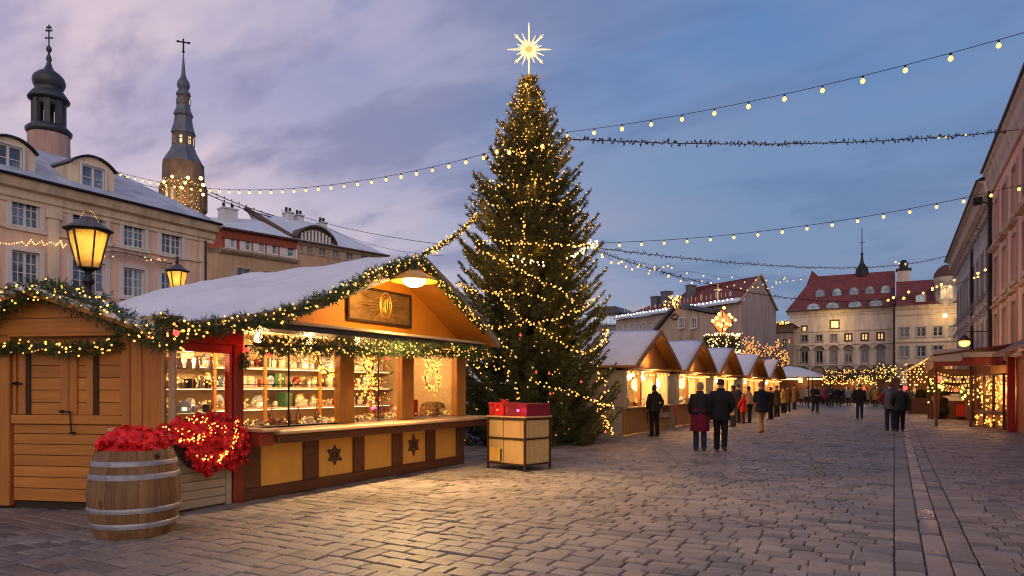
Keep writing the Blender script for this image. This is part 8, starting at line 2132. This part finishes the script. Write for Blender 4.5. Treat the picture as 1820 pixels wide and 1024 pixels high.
person('woman in a black hooded coat walking alone across the square', gp(1449, 735), HD(-150), 1.78, ((.07, .08), (-.02, -.16)), 'hold', ('black_long', (.012, .012, .017)), .62, 1.05, 1.0, ('black_trousers', (.014, .013, .014)), ('bob', (.015, .012, .012)), fem=True, hood=True)
person('man in a black jacket and dark jeans standing alone in the middle of the square', gp(1528, 745), HD(10), 1.78, ((.03, .0), (.03, .03)), ('hip', 'down'), ('black_jacket', (.013, .013, .017)), .84, 1.0, 1.1, ('blue_jeans', (.022, .03, .065)), ('short', (.05, .025, .015)))
person('person in a grey padded jacket with one red sleeve embracing a companion', gp(1582, 766), HD(6), 1.78, ((.04, .02), (.02, -.05)), ('hip', 'down'), ('slate_padded', (.095, .095, .115)), .82, 1.03, 1.16, ('blue_jeans', (.022, .03, .065)), ('short', (.09, .03, .02)))
t = [o for o in C.objects if o.get('label', '').startswith('person in a grey padded')][0]
P_, k_ = pose(((.04, .02), (.02, -.05)), ('hip', 'down'), 0, 1.78); b = MB()
b.tube([P_['shoL'] + Vector((.02, 0, 0)), P_['shoL'].lerp(P_['elbL'], .5), P_['elbL'], P_['elbL'].lerp(P_['wriL'], .55)], [.098, .094, .088, .076], 10); b.build('sleeve', cloth('brick_red', (.20, .03, .02)), t)
person('person in a dark olive coat held close by the one in grey', gp(1600, 767), HD(8), 1.70, ((.02, .0), (.10, .12)), ('pocket', 'pocket'), ('olive_dark', (.022, .026, .024)), .80, 1.05, 1.15, ('black_trousers', (.014, .013, .014)), ('short', (.02, .015, .014)))
t = thing('shoulder_bag', 'black shoulder bag at the hip of the person in the dark olive coat', 'bag', (*gp(1608, 767), .92)); b = MB(); b.cbox(-.18, .18, -.07, .07, -.15, .15, .03); b.build('pouch', SHOE, t); b = MB(); b.tube([(-.15, 0, .14), (-.08, -.02, .5), (.02, 0, .56), (.14, 0, .14)], .012, 5); b.build('strap', SHOE, t)
# deeper in the square
crowd = [(1473, 722, 'person in a green jacket in the far crowd beside the pink one', ('moss', (.05, .065, .05))), (1467, 721, 'person in a bright pink jacket in the far crowd', ('pink_jacket', (.42, .02, .07))), (1478, 724, 'person in a navy coat in the far crowd before the golden stall', ('crowd_navy', (.02, .025, .05))), (1491, 723, 'person in black with legs apart in the far crowd', ('crowd_black', (.012, .012, .014))), (1460, 720, 'person in grey beside the black hooded walker', ('crowd_grey', (.16, .15, .15))), (1434, 721, 'person in a cream coat near the white tent', ('cream_coat', (.45, .38, .28))), (1424, 719, 'person in beige near the white tent', ('beige_coat', (.36, .27, .18))), (1508, 720, 'person in pale grey before the golden stall', ('pale_grey', (.30, .29, .28))), (1541, 721, 'person in a tan coat behind the man standing alone', ('crowd_tan', (.33, .22, .14))), (1551, 719, 'person in blue grey under the fir bush', ('blue_grey', (.10, .13, .17))), (1561, 719, 'person in charcoal under the fir bush', ('crowd_charcoal', (.05, .05, .055))), (1518, 718, 'person in rust behind the man standing alone', ('rust_coat', (.20, .07, .03))), (1445, 717, 'person in dark red beyond the black hooded walker', ('wine_coat', (.12, .018, .025))), (1498, 718, 'person in dark teal in the far crowd', ('teal_coat', (.02, .05, .055))), (1484, 717, 'person in brown deep in the far crowd', ('brown_crowd', (.08, .05, .035))), (1625, 729, 'person in a pale blouse under the slanted awning', ('pale_blouse', (.42, .38, .33))), (1617, 730, 'person in grey under the slanted awning', ('awning_grey', (.14, .14, .15))),
(1455, 716, 'person in plum before the dim long stall', ('plum', (.09, .02, .06))), (1464, 715, 'person in sand before the dim long stall', ('sand', (.38, .30, .2))), (1503, 716, 'person in cobalt before the golden stall', ('cobalt', (.02, .05, .16))), (1513, 715, 'person in cream before the golden stall', ('far_cream', (.45, .4, .32))), (1536, 716, 'person in scarlet before the golden stall', ('scarlet', (.4, .03, .02))), (1546, 715, 'person in slate before the golden stall', ('far_slate', (.08, .09, .11))), (1556, 724, 'person in ochre close to the embracing pair', ('far_ochre', (.3, .17, .04))), (1566, 716, 'person in forest green by the round fir bush', ('far_green', (.03, .07, .04))), (1488, 714, 'person in light grey deep in the far crowd', ('light_grey', (.33, .33, .34))), (1439, 716, 'person in a white jacket beside the tent', ('far_white', (.55, .54, .52))), (1524, 716, 'person in chocolate before the golden stall', ('chocolate', (.06, .035, .02))), (1631, 727, 'person in maroon under the slanted awning', ('maroon', (.11, .02, .02))), (1612, 724, 'person in black beneath the slanted awning edge', ('awning_black', (.015, .015, .016))), (1574, 722, 'person in amber behind the embracing pair', ('amber', (.34, .18, .03)))]
protos = []
for i, (u, v, lab, ct) in enumerate(crowd):
    person(lab, gp(u, v), HD(rnd.choice([0, 20, -30, 160, 90, -80, 200])), rnd.uniform(1.62, 1.8), ((.05, .06), (-.02, -.12)) if i % 2 else ((.02, 0), (.02, .02)), rnd.choice(['down', 'fwd', 'pocket', 'hold']), ct, rnd.choice([.6, .75, .84]), 1.05, 1.06, ('crowd_trousers', (.025, .027, .035)), (rnd.choice(['short', 'bob', 'long']), rnd.choice([(.03, .02, .014), (.12, .07, .04), (.3, .22, .14)])))
person('person in black walking away close to the kiosk corner', gp(1636, 732), HD(0), 1.74, ((.05, .06), (-.03, -.15)), 'down', ('kiosk_black', (.012, .012, .013)), .7, 1.05, 1.06, ('black_trousers', (.014, .013, .014)), ('short', (.05, .03, .02)))
person('person in dark brown beside the one in black at the kiosk corner', gp(1648, 732), HD(-15), 1.72, ((.03, .0), (.0, -.06)), 'pocket', ('kiosk_brown', (.04, .025, .02)), .66, 1.08, 1.06, ('black_trousers', (.014, .013, .014)), ('bob', (.16, .06, .03)), fem=True)
# at the kiosk table
tp_ = on_ground(1722, 746); t = thing('market_table', 'small table under a red cloth in front of the kiosk', 'table', (tp_.x, tp_.y, 0))
b = MB(); b.cbox(-.55, .55, -.4, .4, .74, .77, .01); b.build('table_top', W_DARK, t)
b = MB(); n = 40; ring = []
for i in range(n):
    a = 2*PI*i/n; x = max(-.56, min(.56, .9*math.cos(a))); y = max(-.41, min(.41, .7*math.sin(a))); ring.append((x, y))
vs = [(x, y, .775) for x, y in ring] + [(x*(1.06+.03*math.sin(i*2.2)), y*(1.06+.03*math.sin(i*2.2)), .16) for i, (x, y) in enumerate(ring)]
b.add(vs, [(i, (i+1) % n, n+(i+1) % n, n+i) for i in range(n)], 0, True); b.add(vs[:n], [tuple(range(n))]); b.build('cloth', cloth('table_red', (.30, .03, .02)), t)
for sx in (-.5, .5):
    for sy in (-.34, .34): b = MB(); b.cbox(sx-.025, sx+.025, sy-.025, sy+.025, 0, .74, .005); b.build('leg', W_DARK, t)
person('visitor in grey with a bright red scarf arm leaning over the red table', gp(1701, 744), HD(-60), 1.66, ((.05, .03), (.0, -.1)), 'reach', ('kiosk_grey', (.13, .13, .14)), .6, 1.1, 1.05, ('black_trousers', (.014, .013, .014)), ('short', (.02, .014, .012)), lean=.22)
t = [o for o in C.objects if o.get('label', '').startswith('visitor in grey')][0]; P_, k_ = pose(((.05, .03), (.0, -.1)), 'reach', .22, 1.66); b = MB(); b.tube([P_['shoL'], P_['elbL'], P_['wriL'].lerp(P_['elbL'], .1)], [.09, .078, .06], 10); b.tube([P_['nec'] + Vector((-.05, .08, -.02)), P_['che'] + Vector((-.13, .16, 0)), P_['pel'] + Vector((-.16, .16, -.1)), P_['pel'] + Vector((-.14, .15, -.4))], [.06, .075, .09, .10], 8); b.build('scarf', cloth('scarf_red', (.55, .02, .02)), t)
person('visitor in black crouched low at the open kiosk', gp(1677, 745), HD(10), 1.28, ((.12, .02), (.12, .02)), 'fwd', ('crouch_black', (.012, .012, .014)), .45, 1.25, 1.25, ('black_trousers', (.014, .013, .014)), ('short', (.02, .014, .012)), lean=.12)
person('visitor in brown standing inside the kiosk behind the crouched one', gp(1686, 740), HD(170), 1.66, ((.0, 0), (.02, .0)), 'hold', ('kiosk_umber', (.09, .05, .03)), .8, 1, 1, ('black_trousers', (.014, .013, .014)), ('long', (.03, .02, .014)), fem=True)
